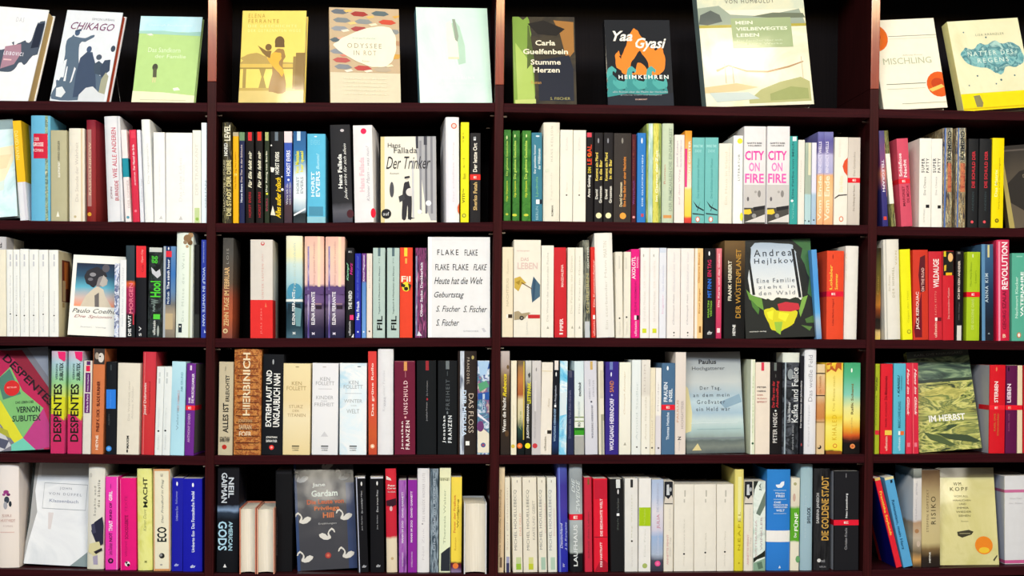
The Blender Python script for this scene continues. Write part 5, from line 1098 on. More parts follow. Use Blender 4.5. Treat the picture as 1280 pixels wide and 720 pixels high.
b(658, 830, 32, ('n', 120, 'a85824', 'c88848', '7c3c20', 'b86c34'), 'fat orange brick patterned hardback with cream capitals', T('HIERBINICH', 55, 448, 718, 764, 'ecd8b4', 'u', 'b'), T('FOER', 548, 580, 694, 772, 'e8d0b0', 'h', 'b'), *[N(70 + 42 * k, 74 + 42 * k, '5c2c1c', 664, 826, 'brick_line') for k in range(15)], T('SAFRAN', 505, 535, 694, 772, 'd8b890', 'h', 'b'), T('JONATHAN', 470, 498, 690, 776, 'c8a070', 'h', 'b'), hard=True, xt=664)
row_crop(4, 2)
b(34, 164, 65, '14161b', 'thick black spine with two lines of hand drawn white capitals', T('EXTREM LAUT UND', 165, 518, 62, 98, 'f0f0ec', 'u', 'b'), T('UNGLAUBLICH NAH', 185, 520, 108, 150, 'f0f0ec', 'u', 'b'), T('JONATHAN', 578, 594, 62, 132, 'e8e8e4', 'h', 'b'), T('SAFRAN FOER', 600, 616, 62, 132, 'e8e8e4', 'h', 'b'), O(97, 648, 15, 'e83c38'), O(97, 648, 7, 'f8a8a0'), O(108, 112, 5, 'a8acb0', 16), xt=46)
b(166, 336, 122, ('g', (0, 'e6d6a8'), (.4, 'e4d0a0'), (.6, 'e8dab4'), (1, 'e0cc98')), 'broad golden cream paperback, left of three alike in size', T('KEN', 235, 258, 224, 286, 'b09868', 'h'), T('FOLLETT', 264, 290, 192, 314, 'b09868', 'h'), T('STURZ', 382, 402, 206, 294, 'b8a078', 'h'), T('DER', 412, 426, 228, 270, 'b8a078', 'h'), T('TITANEN', 436, 456, 196, 310, 'b8a078', 'h'), N(636, 644, '58503c', 224, 270), N(650, 654, '78705c', 224, 268), T('LÜBBE', 660, 668, 228, 266, '686048', 'h', 'b'), O(258, 144, 12, 'a09068', 3), xt=172)
b(347, 510, 120, ('g', (0, 'e2e2e6'), (.5, 'e6e6e8'), (1, 'dfe0e2')), 'broad pale grey white paperback, middle of three alike in size', T('KEN', 208, 230, 402, 462, 'a8a8ac', 'h'), T('FOLLETT', 234, 258, 374, 490, 'a8a8ac', 'h'), N(280, 283, 'c0c0c4', 390, 474), T('KINDER', 324, 346, 376, 484, 'b0b0b4', 'h'), T('DER', 354, 362, 408, 446, 'b8b8bc', 'h'), T('FREIHEIT', 368, 390, 366, 488, 'b0b0b4', 'h'), P([(428, 548), (452, 580), (404, 580)], 'd0d0d4'), N(636, 644, '58585a', 406, 452), N(650, 654, '808084', 406, 450), T('LÜBBE', 660, 668, 410, 448, '707074', 'h', 'b'), O(428, 144, 12, 'c0b8b8', 3), xt=353)
b(521, 690, 120, ('n', 12, 'd8e8f0', 'e8ecee', 'b8d8e8'), 'broad white paperback with sky blue clouds, right of three alike in size', T('KEN', 230, 252, 580, 640, 'a0a8b0', 'h'), T('FOLLETT', 256, 280, 548, 668, 'a0a8b0', 'h'), N(308, 311, 'b8c0c8', 556, 660), T('WINTER', 346, 368, 550, 664, 'a8b0b4', 'h'), T('DER', 382, 390, 594, 630, 'b8c0c4', 'h'), T('WELT', 408, 434, 566, 646, 'a8b0b4', 'h'), N(636, 644, '505458', 584, 630), N(650, 654, '787c80', 584, 628), T('LÜBBE', 660, 668, 586, 626, '686c70', 'h', 'b'), O(645, 142, 12, '707c88', 3), xt=524)
b(703, 756, 47, ('g', (0, 'd83c38'), (.5, 'd44838'), (.8, 'c8582c'), (1, 'c04830')), 'shiny red spine with white lettering and a cream disc at the foot', T('Das grüne Rollo', 120, 450, 720, 740, 'f4d8cc', 'u', 'b'), O(728, 640, 14, 'f0b890'), O(728, 640, 7, 'f8e8d8'), shiny=1, xt=700)
b(760, 858, 32, 'e5e5e8', 'tall pale grey hardback left of the maroon spine', T('Roman einer Familie', 165, 420, 792, 806, 'd0d0d4', 'u'), T('ANNE', 330, 390, 800, 812, 'b8b8c0'), hard=True)
row_crop(4, 3)
b(66, 196, 107, '6c1c36', 'broad maroon paperback with white UNSCHULD lettering', N(108, 168, 'd89858', 124, 144), T('UNSCHULD', 230, 440, 122, 148, 'ecc0c4', 'u', 'bw'), O(134, 460, 7, 'e0a0a8'), T('Jonathan', 485, 660, 106, 124, 'f4e0e0', 'u', 'bw'), T('FRANZEN', 480, 660, 136, 160, 'f4e0e0', 'u', 'bw'), N(172, 210, 'b8707c', 132, 136), N(109, 112, 'a86070', 66, 190, 'worn_edge'), xt=64)
b(206, 328, 105, '131619', 'broad black paperback with tiny lettering and a red tick', N(106, 166, '982c34', 260, 280), T('Die Korrekturen', 230, 325, 264, 274, '88888c'), O(270, 346, 5, 'a02c38', 8), T('Jonathan Franzen', 365, 482, 262, 274, 'a0a0a4'), xt=204)
b(335, 456, 105, '15181b', 'broad black paperback with bold white name lettering and a grey tick', N(106, 158, '6c7478', 386, 408), T('FREIHEIT', 222, 412, 386, 410, '50565a', 'u', 'bw'), O(396, 430, 5, '70767a', 10), T('Jonathan', 450, 618, 366, 388, 'e4e8ea', 'u', 'bw'), T('FRANZEN', 448, 618, 400, 424, 'e4e8ea', 'u', 'bw'), N(170, 200, '485054', 394, 398))
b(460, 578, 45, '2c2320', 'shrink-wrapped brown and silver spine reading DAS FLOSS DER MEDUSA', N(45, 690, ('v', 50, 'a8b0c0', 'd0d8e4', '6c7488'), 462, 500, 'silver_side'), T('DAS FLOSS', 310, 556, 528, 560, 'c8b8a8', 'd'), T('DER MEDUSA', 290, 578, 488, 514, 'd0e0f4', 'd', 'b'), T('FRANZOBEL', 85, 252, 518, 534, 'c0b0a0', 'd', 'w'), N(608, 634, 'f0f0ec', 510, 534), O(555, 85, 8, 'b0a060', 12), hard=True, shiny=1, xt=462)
b(582, 658, 105, ('n', 28, '2c4c90', 'd8e0ec', '3c7c98', '884c7c', 'e0dcc0'), 'painted collage spine in blue, green and cream by the second upright', P([(585, 108), (660, 108), (640, 190), (600, 200)], 'a8c8e8'), P([(585, 250), (640, 230), (660, 265), (600, 300)], '58a078'), P([(584, 310), (660, 300), (660, 350), (584, 345)], '2854a0'), P([(584, 430), (658, 490), (658, 500), (584, 450)], 'e8e4f0'), P([(584, 500), (620, 530), (658, 560), (658, 680), (584, 680)], 'e4dcc8'), O(602, 515, 22, '6c3c70', 34), O(620, 632, 15, '3c5c98'), O(620, 632, 8, 'a84c60'), N(312, 430, 'b8c8e0', 616, 630), T('TOM', 340, 410, 618, 628, '284880', 'd', 'b'))
b(728, 786, 45, ('g', (0, 'b8aca8'), (.15, 'a89890'), (.25, '80684c'), (.5, '382c20'), (1, '2c2420')), 'dark spine with yellow script under a pinkish grey head', T('Rebecca', 188, 330, 742, 766, 'e8d028', 'u', 'ib'), T('Wenn die Nacht', 335, 552, 740, 762, 'e8e4dc', 'u', 'b'), O(775, 145, 8, '6c5434', 14), O(768, 560, 12, '584028', 20), xt=728)
b(792, 828, 105, 'ebe4cc', 'thin cream spine with a pale yellow disc at the foot', O(806, 640, 12, 'd8c048'), T('Sommerhaus, später', 380, 600, 804, 814, 'd0c8b0'))
row_crop(4, 4)
b(34, 78, 105, ('g', (0, '6c5c48'), (.08, '9c7448'), (.2, 'b87840'), (.36, 'a85c34'), (.42, 'd8c8a0'), (.6, 'c8c098'), (.72, '28443c'), (.85, '101c1c'), (1, '0c1214')), 'thin spine fading from orange to cream to black with an orange disc', O(48, 637, 17, 'e86c28'), O(48, 637, 8, 'f0a070'), N(110, 600, 'c8b048', 70, 77), T('Alice', 420, 540, 46, 58, '8c9c60', 'u'))
b(81, 120, 105, ('g', (0, 'c8c8c4'), (.2, 'a8a8a0'), (.3, '58584c'), (.5, '30302c'), (.8, '1c1c1c'), (1, '141414')), 'thin black and grey spine with white and yellow capitals', T('LETTIPARK', 240, 372, 96, 118, 'e8e028', 'u', 'b'), T('JUDITH HERMANN', 378, 590, 92, 110, 'f0f0ea', 'u', 'b'), O(98, 637, 17, 'f0e428'), P([(100, 190), (112, 178), (116, 200), (106, 215)], '3c3c3c'))
b(123, 180, 105, ('g', (0, 'ccc8c6'), (.5, 'bcb8b8'), (1, 'c4c0c0')), 'light grey paperback with a red disc at the foot', O(143, 637, 16, 'c83c44'), T('Nichts als Gespenster', 420, 590, 138, 150, 'a09ca0'), O(152, 160, 4, '908c8c', 12), N(230, 420, 'd4d0d0', 140, 152))
b(176, 246, 115, 'e9e2d6', 'cream paperback with a dark square low on the spine', N(540, 562, '2c2620', 220, 246), N(540, 562, 'f4f0e8', 206, 217), T('ullstein', 580, 668, 200, 214, 'a09888', 'u', 'b'), N(168, 172, 'd8c8a0', 186, 250), T('Anne', 340, 400, 222, 236, 'c8bca8', 'u', 'i'), xt=187)
b(249, 291, 105, ('g', (0, '14161e'), (.6, '10141c'), (.7, '14284c'), (.9, '18305c'), (1, '101828')), 'narrow black and navy paperback with a white head', N(105, 163, 'e4dcd8', 266, 290), T('In Plüschgewittern', 260, 378, 266, 280, 'd0d8e8', 'u', 'i'), N(380, 396, 'f0f0f0', 264, 276), T('WOLFGANG HERRNDORF', 405, 610, 260, 274, '98b8dc', 'u', 'b'), O(276, 190, 4, 'e8e8e8', 14), xt=256)
b(292, 340, 107, ('n', 16, '4cacd8', '88cce8', 'e8eef0', '58b0dc'), 'sky blue spine with white clouds', P([(296, 310), (340, 300), (342, 440), (298, 450)], 'd8e4ea'), T('Tschick', 470, 600, 308, 322, '80b8d8', 'u'), O(316, 636, 12, 'b8dcec'), xt=301)
b(346, 386, 168, '262c4c', 'short navy paperback between the cloud spine and the grey white one', N(168, 210, '4c4c64', 358, 376), T('Diesseits des Van-Allen-Gürtels', 290, 590, 354, 368, '7c7c9c'))
b(391, 451, 108, ('g', (0, 'ccdce2'), (.3, 'd4e0e2'), (.7, 'e0e4d8'), (1, 'c8c8c8')), 'pale blue paperback with a green band and black script word', T('tschick', 236, 328, 414, 432, '1c2428', 'u', 'ib'), T('HERRNDORF', 360, 460, 412, 426, 'a0b0b4'), N(455, 462, '788c50', 392, 450), N(480, 486, '98a878', 392, 450), T('RO', 490, 516, 412, 428, '384838', 'u', 'b'), N(524, 570, '3c9c28'), N(524, 540, '1c5c20', 392, 450), N(576, 690, 'a8a8a4', 392, 450), xt=389)
b(458, 536, 107, ('g', (0, 'ccccd6'), (.5, 'd2d2da'), (1, 'cacad4')), 'lilac grey paperback with spaced dark capitals', N(110, 162, 'c8a868', 488, 504), T('WOLFGANG HERRNDORF', 385, 590, 496, 508, '60606c', 'u', 'bw'), O(496, 362, 6, '50505c'), T('ARBEIT UND', 222, 345, 480, 490, '9494a4', 'u', 'w'), T('STRUKTUR', 228, 330, 504, 514, '9494a4', 'u', 'w'), xt=450)
b(544, 578, 110, 'e4ddca', 'thin cream paperback with a faded photo low on the spine', N(165, 340, 'cfc8b4', 550, 570), N(440, 480, 'a0a088', 556, 576), N(480, 690, 'a8a898', 556, 572), xt=538)
b(582, 664, 112, '372a84', 'violet blue paperback with large white capitals and orange SAND', N(113, 162, '6c7cb8', 610, 630), O(620, 190, 4, 'e8e8ff', 14), T('SAND', 230, 302, 610, 636, 'c87c50', 'u', 'b'), O(624, 320, 6, 'b0a8e0'), T('WOLFGANG HERRNDORF', 340, 666, 610, 636, 'f0ecff', 'u', 'b'))
b(668, 741, 115, ('g', (0, 'e6e6d6'), (.5, 'e8e6da'), (1, 'e2dfd0')), 'cream paperback with faint gold lettering right of the violet spine', T('Christoph Ransmayr', 170, 440, 698, 710, 'd0bca0', 'u', 'i'), P([(696, 634), (706, 614), (714, 634)], 'a8a494'))
b(746, 804, 100, ('g', (0, 'dde4e4'), (1, 'dfe2de')), 'bluish white paperback with one dot, first of the pale group', O(780, 645, 5, '383a3c'), T('Arnold Stadler', 240, 600, 774, 786, 'c4cccc'))
row_crop(4, 5)
b(6, 62, 100, ('g', (0, 'dcd8d0'), (.36, 'd4cfc4'), (.4, 'e4e0d4'), (1, 'e6e4d8')), 'pale grey and cream paperback with one dot, second of the pale group', O(38, 650, 5, '303030'), T('Anna Gavalda', 330, 600, 30, 40, 'ccc4b4'), T('RUHM', 130, 300, 24, 36, 'c8c0b8'))
b(62, 94, 150, 'e8dfc6', 'short cream paperback with one dot, third of the pale group', O(75, 650, 5.5, '302c28'), T('Daniel', 480, 620, 70, 80, 'd0c4a8'), T('Kehlmann', 300, 460, 70, 80, 'dcd0b4'))
b(95, 131, 150, ('g', (0, 'e6e4e0'), (.54, 'e8e4de'), (.56, 'd4d0d4'), (1, 'd8d4d8')), 'short white paperback with one dot, left of the slate blue spine', O(115, 651, 5.5, '302c28'), T('Mörder', 240, 420, 108, 118, 'ccc8c4'))
b(133, 216, 120, '4a6c8e', 'slate blue paperback with white FRAUEN INSEL and a red band', T('FRAUEN', 240, 362, 148, 172, 'e4ecf4', 'u', 'b'), T('INSEL', 280, 362, 180, 202, 'e4ecf4', 'u', 'b'), RB(380, 413, 'e02034'), T('E', 389, 404, 164, 186, 'f8e0d8', 'h', 'b'), T('Thomas Hettche', 428, 600, 164, 182, 'd8e4f0', 'u', 'b'), O(173, 152, 6, 'e8f0f8', 14))
b(217, 284, 52, ('g', (0, 'dcd2ca'), (.5, 'd8cdc4'), (1, 'dccfc6')), 'tall pinkish grey paperback left of the seascape cover', T('PAULUS', 350, 490, 228, 242, 'd0a890', 'u', 'b'), T('HOCHGATTERER', 355, 530, 256, 272, 'b8aca8', 'u', 'b'), T('Z', 580, 600, 234, 258, '302c2c', 'h', 'b'), T('Verlag', 610, 670, 240, 250, 'b8b0ac'), d=.135)
fo(4, (858, 561.5), (932, 561.5), (858, 440.5), (922, 440.5), ('g', (0, '8c9094'), (.12, 'a0a8ac'), (.3, 'b8bebe'), (.42, 'a0b4c0'), (.5, 'b4c8d0'), (.6, '9cb4c4'), (.68, 'bccccc'), (.76, 'a4bcbc'), (.84, '8c9c98'), (.88, '5c6664'), (.93, '747c74'), (1, '50585a')), 'grey blue seascape cover with dark title lettering',
   [('P', [(0, .3), (.08, .36), (.13, .6), (.1, .78), (0, .8)], 'd8d0a0'), ('P', [(.6, .5), (.95, .42), (.99, .5), (.7, .56)], '88a4b8'), ('P', [(.1, .97), (.2, .9), (.26, .97)], 'd8c890'),  # pale left patch and foot wedge are lamp reflections painted on the cover
    ('R', .0, .845, 1, .86, '788488'), ('R', .1, .7, .9, .705, 'd8e4e4'), ('R', .2, .76, .95, .765, '98b0b4'), ('T', 'Paulus', .28, .075, .58, .12, '28282c', 'b'), ('T', 'Hochgatterer', .16, .145, .72, .19, '50545a'), ('T', 'Der Tag,', .28, .34, .64, .385, '484c50', 'w'), ('T', 'an dem mein', .16, .41, .78, .445, '50545a', 'w'), ('T', 'Großvater', .22, .475, .7, .515, '50545a', 'w'), ('T', 'ein Held war', .2, .545, .78, .585, '50545a', 'w')], lean=9, thick=.018, shiny=1, sb=.02, rz=.05)
b(688, 716, 98, 'dfe6cc', 'thin pale green white spine right of the seascape cover', N(98, 690, 'eef0e4', 690, 700, 'pale_side'), T('Gespräche', 200, 560, 702, 710, 'b8c898'), O(704, 622, 7, '38583c'))
b(718, 810, 115, 'e9dccc', 'cream paperback with small centred dark and red words', N(116, 168, 'd83c54', 758, 776), T('PETER', 266, 276, 732, 790, '4c4444', 'h', 'b'), T('HØEG', 290, 300, 732, 786, '4c4444', 'h', 'b'), T('DER', 315, 324, 732, 770, 'b87870', 'h', 'b'), T('SUSAN', 337, 346, 732, 792, 'b87870', 'h', 'b'), T('EFFEKT', 358, 368, 732, 794, 'b87870', 'h', 'b'), xt=722)
row_crop(4, 6)
b(12, 84, 115, '191618', 'black paperback with red title lines and white name', N(118, 168, '68706c', 38, 54), T('Der Plan von der', 232, 398, 24, 42, 'b83038', 'u', 'b'), T('Abschaffung', 232, 400, 50, 70, 'b83038', 'u', 'b'), O(47, 418, 6, 'e0e0e0'), T('PETER HØEG', 432, 618, 30, 56, 'ece8e4', 'u'), N(190, 210, '585c58', 46, 50))
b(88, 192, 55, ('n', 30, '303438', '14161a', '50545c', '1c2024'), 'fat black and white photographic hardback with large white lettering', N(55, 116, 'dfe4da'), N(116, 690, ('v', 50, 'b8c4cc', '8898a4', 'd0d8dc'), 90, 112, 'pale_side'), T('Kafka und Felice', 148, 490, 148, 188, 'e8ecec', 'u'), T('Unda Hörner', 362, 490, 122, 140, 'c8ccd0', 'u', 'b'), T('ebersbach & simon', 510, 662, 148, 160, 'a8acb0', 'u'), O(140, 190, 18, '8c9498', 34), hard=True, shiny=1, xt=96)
b(196, 220, 75, '1a1a22', 'very thin black spine with white lettering in a gap', T('Der letzte Sommer des Jahrhunderts', 230, 525, 200, 214, 'c8c8cc', 'u', 'b'), O(208, 630, 4, '983c40', 10))
b(224, 299, 30, ('g', (0, 'dedfe3'), (.5, 'e2e2e6'), (1, 'd6d6da')), 'very tall white hardback with grey Das weiße Feld lettering', T('Das weiße Feld', 70, 360, 252, 278, 'a0a0a8', 'u'), T('Edward Hopper', 375, 640, 248, 262, 'c0c0c6', 'u'), hard=True)
b(303, 352, 128, ('g', (0, 'dcc49c'), (.1, 'd8c094'), (.32, 'd89868'), (.36, 'ccb088'), (.45, 'c88c54'), (.6, 'c07c44'), (.66, 'd4b88c'), (1, 'd8bc90')), 'narrow tan paperback with dark cross lines and a black curl mark', N(181, 188, '38241c'), N(320, 326, '38241c'), N(485, 492, 'a07c50'), O(320, 645, 13, '1c1814'), O(315, 640, 9, 'd8bc90'), T('Die Tankstelle', 200, 310, 318, 332, 'b88450', 'u'))
b(358, 464, 118, ('g', (0, 'f0c838'), (.1, 'ecd060'), (.3, 'ece088'), (.55, 'eedc60'), (.6, 'e8c830'), (.7, 'ece070'), (.95, 'e8d040'), (.97, '482814'), (1, '382414')), 'broad yellow paperback with red brown blossoms at the head', P([(362, 122), (400, 118), (396, 140), (420, 132), (430, 118), (460, 118), (460, 165), (440, 150), (424, 176), (396, 160), (366, 182)], 'b85c28'), P([(366, 135), (392, 128), (386, 158), (370, 160)], 'e8c040'), P([(404, 140), (424, 128), (420, 160), (408, 150)], 'e8b838'), T('Die Reise nach', 200, 420, 404, 418, 'd0b850', 'u'), T('KHALED', 445, 600, 400, 428, 'd8b020', 'u', 'w'), O(418, 637, 14, 'd87c30'), O(418, 637, 9, 'f0d848'), N(670, 684, '8c4c1c', 362, 460))
b(470, 573, 118, ('g', (0, '44a070'), (.15, '50ac80'), (.35, '80c4b0'), (.5, 'e0dc90'), (.62, 'ecdc70'), (.72, 'e0a030'), (.8, 'c85424'), (.85, '3c1c18'), (.88, '14100f'), (1, '14100f')), 'broad spine running from green through yellow and orange to black', O(523, 165, 5, 'e8f4e8', 14), T('Rafik Schami', 250, 440, 518, 534, '786c3c', 'u', 'b'), T('Sophia', 460, 560, 516, 530, 'c8a050', 'u'), O(528, 640, 16, 'e08c50'), O(528, 640, 8, 'c86030'))
# fourth bay
b(666, 694, 125, 'a4b026', 'thin lime green paperback touching the third upright', T('Wunder', 205, 295, 672, 684, '303818', 'u', 'b'), T('Christina', 320, 510, 670, 680, '788420', 'u'), N(540, 568, 'd82c3c', 667, 694))
b(700, 774, 125, 'da2230', 'red paperback with a yellow square left of the light blue one', N(540, 570, 'ecc850', 730, 774), T('Die Mittelmeerreise', 200, 350, 728, 746, '8c1420', 'u', 'b'), T('PAVEL KOHOUT', 360, 520, 732, 744, '9c1824', 'u', 'b'), T('ullstein', 578, 668, 730, 746, 'f0b8a8', 'u', 'b'))
b(780, 856, 122, '5ab4cc', 'light blue paperback with a dark title and an orange square', T('KANGU', 195, 310, 808, 824, '18303c', 'u', 'bi'), T('chroniken', 200, 290, 828, 838, '28485c', 'u', 'i'), O(816, 325, 4, '20404c'), T('MARC-UWE KLING', 360, 525, 812, 830, '38788c', 'u', 'b'), N(545, 570, 'f0f4f0', 814, 826), N(545, 570, 'e86c30', 828, 850), T('ullstein', 582, 668, 812, 826, 'c8e8f0', 'u', 'b'))
row_crop(4, 7)
b(62, 100, 120, 'da3048', 'thin cherry red spine with white script, left of two alike', T('Hans im Glück', 155, 448, 68, 84, 'f4d8d8', 'd', 'ib'), N(618, 644, 'e87888', 70, 88), xt=64)
b(102, 143, 120, 'd42c44', 'thin cherry red spine with white script, right of two alike', T('Hans im Glück', 155, 448, 114, 130, 'f4d8d8', 'd', 'ib'), N(618, 644, 'e87888', 114, 132), N(120, 690, 'e86c70', 104, 108, 'edge_line'), xt=97)
fo(4, (1149.5, 558.5), (1228, 558.5), (1131, 440.5), (1212, 440.5), ('w', 10, '38482c', '98a050', 'd0cc78', '5c6c3c', 'a8a858', '344028'), 'painted green and yellow field cover reading IM HERBST',
   [('R', 0, 0, 1, .3, ('w', 10, '2c3c34', '4c6450', '88a078', '34483c')), ('R', 0, 0, 1, .07, '4a5450'), ('R', 0, .29, 1, .32, '283828'), ('P', [(.1, .42), (.5, .36), (.9, .42), (.7, .5), (.3, .5)], ('w', 12, 'd0c870', '98984c', 'c8c068', '6c7c40')), ('P', [(.3, .82), (.8, .86), (1, .93), (.9, .94), (.5, .89)], '38482c'), ('P', [(.1, .8), (.35, .85), (.6, .95), (.5, .96), (.2, .88)], '4c5c34'),
    ('T', 'KARL OVE KNAUSGÅRD', .12, .02, .9, .05, '8c9890'), ('T', 'IM HERBST', .22, .645, .8, .71, 'f0f0e8', 'b')], lean=12, thick=.02, shiny=1, sb=.03)
b(580, 678, 132, 'd31a26', 'broad red paperback with white STERBEN and a red paper band', T('STERBEN', 235, 366, 614, 638, 'fbe8e4', 'u', 'b'), RB(383, 413, 'ee2230'), T('E', 392, 406, 616, 636, 'f8d0c8', 'h', 'b'), T('KARL OVE', 435, 545, 610, 622, 'c87038', 'u', 'b'), T('KNAUSGÅRD', 435, 572, 628, 642, 'c87038', 'u', 'b'), O(628, 158, 5, 'e87858', 14), d=.13, side=((-1, [(.003, .125, 133, 686, 'b8bcc8'), (.003, .03, 383, 413, 'e02034')])))
b(682, 755, 135, '5c1646', 'purple paperback with white LIEBEN and a red paper band', T('LIEBEN', 250, 366, 694, 718, 'f4e0ec', 'u', 'b'), RB(383, 413, 'e81c2c'), T('E', 392, 406, 700, 718, 'f0b090', 'h', 'b'), T('KARL OVE', 435, 545, 700, 710, '8c4468', 'u', 'b'), O(704, 158, 5, '28081c', 14))
b(757, 790, 135, 'e4d4b0', 'thin cream paperback with a red band, second from the right edge', RB(383, 413, 'e01828'), xt=758)
b(792, 880, 135, 'c81c2c', 'red paperback cut by the right edge of the photo', RB(383, 413, 'e82030'), T('SPIELEN', 240, 366, 826, 850, 'f8e0dc', 'u', 'b'))
# ================================================================== fifth shelf
row_crop(5, 0)
b(-22, 118, 18, ('g', (0, 'e8e0dc'), (.5, 'e9ded6'), (1, 'e6dbd0')), 'fat ivory hardback with a small purple flower, left edge of the photo', O(38, 196, 17, '9c3c80', 12), O(52, 212, 12, '7c2c68', 9), O(24, 212, 10, 'a8508c', 8), O(42, 245, 16, '3c4450', 22), O(64, 270, 9, '2c343c', 18), O(34, 280, 12, 'a8a8b0', 24), T('SIRI', 335, 352, 12, 70, 'c8a8a0', 'h'), T('HUSTVEDT', 365, 382, 4, 96, 'd0a8a0', 'h'), T('ROMAN', 402, 414, 20, 80, 'd8c8c4', 'h'), N(445, 449, 'e0b8b0', 0, 90), hard=True, sb=.014, d=.15)
fo(5, (29, 702.5), (112, 702.5), (46, 580), (120, 578), ('n', 7, 'dcdee2', 'e6e8ea', 'd4d8dc'), 'pale grey cover with a framed title panel and a darker torn left edge',
   [('P', [(0, 0), (.1, 0), (.07, .3), (.13, .5), (.04, .8), (0, 1)], 'a8a8a8'), ('P', [(0, 0), (.04, 0), (.03, .6), (0, .8)], '303434'), ('P', [(.14, .0), (1, 0), (1, .14), (.14, .16)], 'c8ccd0'), ('P', [(1, .83), (1, 1), (.7, 1)], '88989a'), ('R', .2, .215, .86, .22, 'a0a4ac'), ('R', .2, .46, .86, .465, 'a0a4ac'), ('R', .2, .215, .205, .465, 'a0a4ac'), ('R', .855, .215, .86, .465, 'a0a4ac'), ('P', [(.84, .0), (1, 0), (1, .1)], '283438'),
    ('T', 'JOHN', .44, .25, .62, .28, '9094a0', 'w'), ('T', 'VON DÜFFEL', .28, .3, .78, .33, '9094a0', 'w'), ('T', 'Klassenbuch', .3, .37, .74, .4, '8890a8'), ('P', [(.3, .5), (.38, .5), (.36, .66), (.32, .66)], 'dcd4d4')], lean=10, thick=.022, shiny=1, sb=.035)
b(541, 646, 15, ('g', (0, 'dedbd0'), (.5, 'dcd8cc'), (1, 'd8d4c0')), 'tall cream hardback with dark plants at the foot and spaced lettering', T('Sophie und', 160, 345, 586, 604, '787870', 'u', 'w'), T('die Sibylle', 120, 290, 610, 630, '585850', 'u', 'w'), P([(590, 385), (640, 350), (652, 400), (646, 520), (610, 540), (570, 440)], '2c2c40'), P([(570, 400), (590, 390), (600, 450), (576, 460)], '44445c'), P([(560, 520), (620, 505), (636, 560), (590, 600), (552, 570)], 'd8d0a0'), P([(585, 570), (636, 545), (640, 560), (600, 585)], '282430'), P([(580, 600), (610, 590), (612, 650), (584, 650)], 'a8a0b8'), O(568, 90, 7, 'c0bcb4', 14), hard=True, xt=552)
b(658, 736, 100, 'ef3cb0', 'hot pink paperback with white and black spine words', T('GIRL', 190, 250, 680, 702, 'f8f0f8', 'u', 'b'), T('KIND OF', 262, 370, 684, 700, '2c1028', 'u', 'b'), T('THAT', 375, 440, 680, 704, 'f8f0f8', 'u', 'b'), T('NOT', 450, 505, 682, 702, '38142c', 'u', 'b'), T('Lena Dunham', 515, 590, 678, 702, '58204c', 'u'), O(692, 626, 17, '301830'), O(692, 626, 8, 'c04890'), N(104, 690, 'f8b0e0', 730, 736, 'edge_line'), O(692, 160, 3, 'b03088', 16), xt=660)
b(752, 853, 108, 'e81c7c', 'magenta paperback left of the pale yellow hardback', T('SCHOSSGEBETE', 340, 490, 780, 802, '981050', 'u', 'b'), T('TEXTE', 220, 320, 780, 796, 'c01868', 'u'), T('VIRGINIE', 500, 600, 780, 796, 'c01868', 'u'), O(796, 645, 16, 'f8f0f0'), O(802, 652, 9, '201418'), P([(782, 632), (800, 630), (790, 650)], '28181c'), N(118, 690, 'f478b0', 753, 756, 'edge_line'), xt=748)
row_crop(5, 1)
b(60, 152, 50, ('n', 14, 'dcdc70', 'e4e490', 'd0d060'), 'pale yellow hardback with MACHT in dark capitals', T('MACHT', 105, 292, 94, 122, '383c28', 'u', 'b'), T('Karen Duve', 305, 440, 96, 114, 'a0a468', 'u', 'i'), T('M', 624, 638, 104, 118, '989c50', 'h', 'b'), hard=True, xt=54)
b(159, 265, 52, 'ece6cc', 'cream spine in an orange frame with three large black letters', N(52, 64, 'd89860', 159, 265, 'frame_line'), N(676, 690, 'd89860', 159, 265, 'frame_line'), N(52, 690, 'd89860', 159, 166, 'frame_line'), N(52, 690, 'd08850', 257, 265, 'frame_line'), T('ECO', 414, 506, 182, 242, '141c1c', 'u', 'b'), T('Der Friedhof in Prag', 115, 390, 208, 226, '8c8c84', 'u', 'i'), O(212, 594, 17, '282828'), O(206, 590, 9, '909090'), T('E', 80, 98, 204, 218, '98948c', 'u'), O(208, 650, 8, 'a8a49c', 5), xt=157)
b(272, 341, 108, '1c1ea6', 'narrow royal blue paperback with a faint white title', T('Nullnummer', 190, 270, 296, 310, '98a0e8', 'u'), T('Umberto Eco', 285, 375, 298, 312, 'b0b8f0', 'u'), T('dtv', 642, 660, 290, 318, 'c8d0f8', 'h', 'bi'), O(307, 145, 5, 'f0f4ff', 13), xt=276)
b(343, 465, 112, '1a1cac', 'broad royal blue paperback with white lettering against the first upright', T('Das Foucaultsche Pendel', 192, 425, 396, 416, 'e0e8fc', 'u', 'b'), T('Umberto Eco', 438, 572, 398, 416, 'e0e8fc', 'u', 'b'), T('dtv', 650, 670, 390, 422, 'e0e8fc', 'h', 'bi'), O(406, 152, 6, 'f4f8ff', 13))
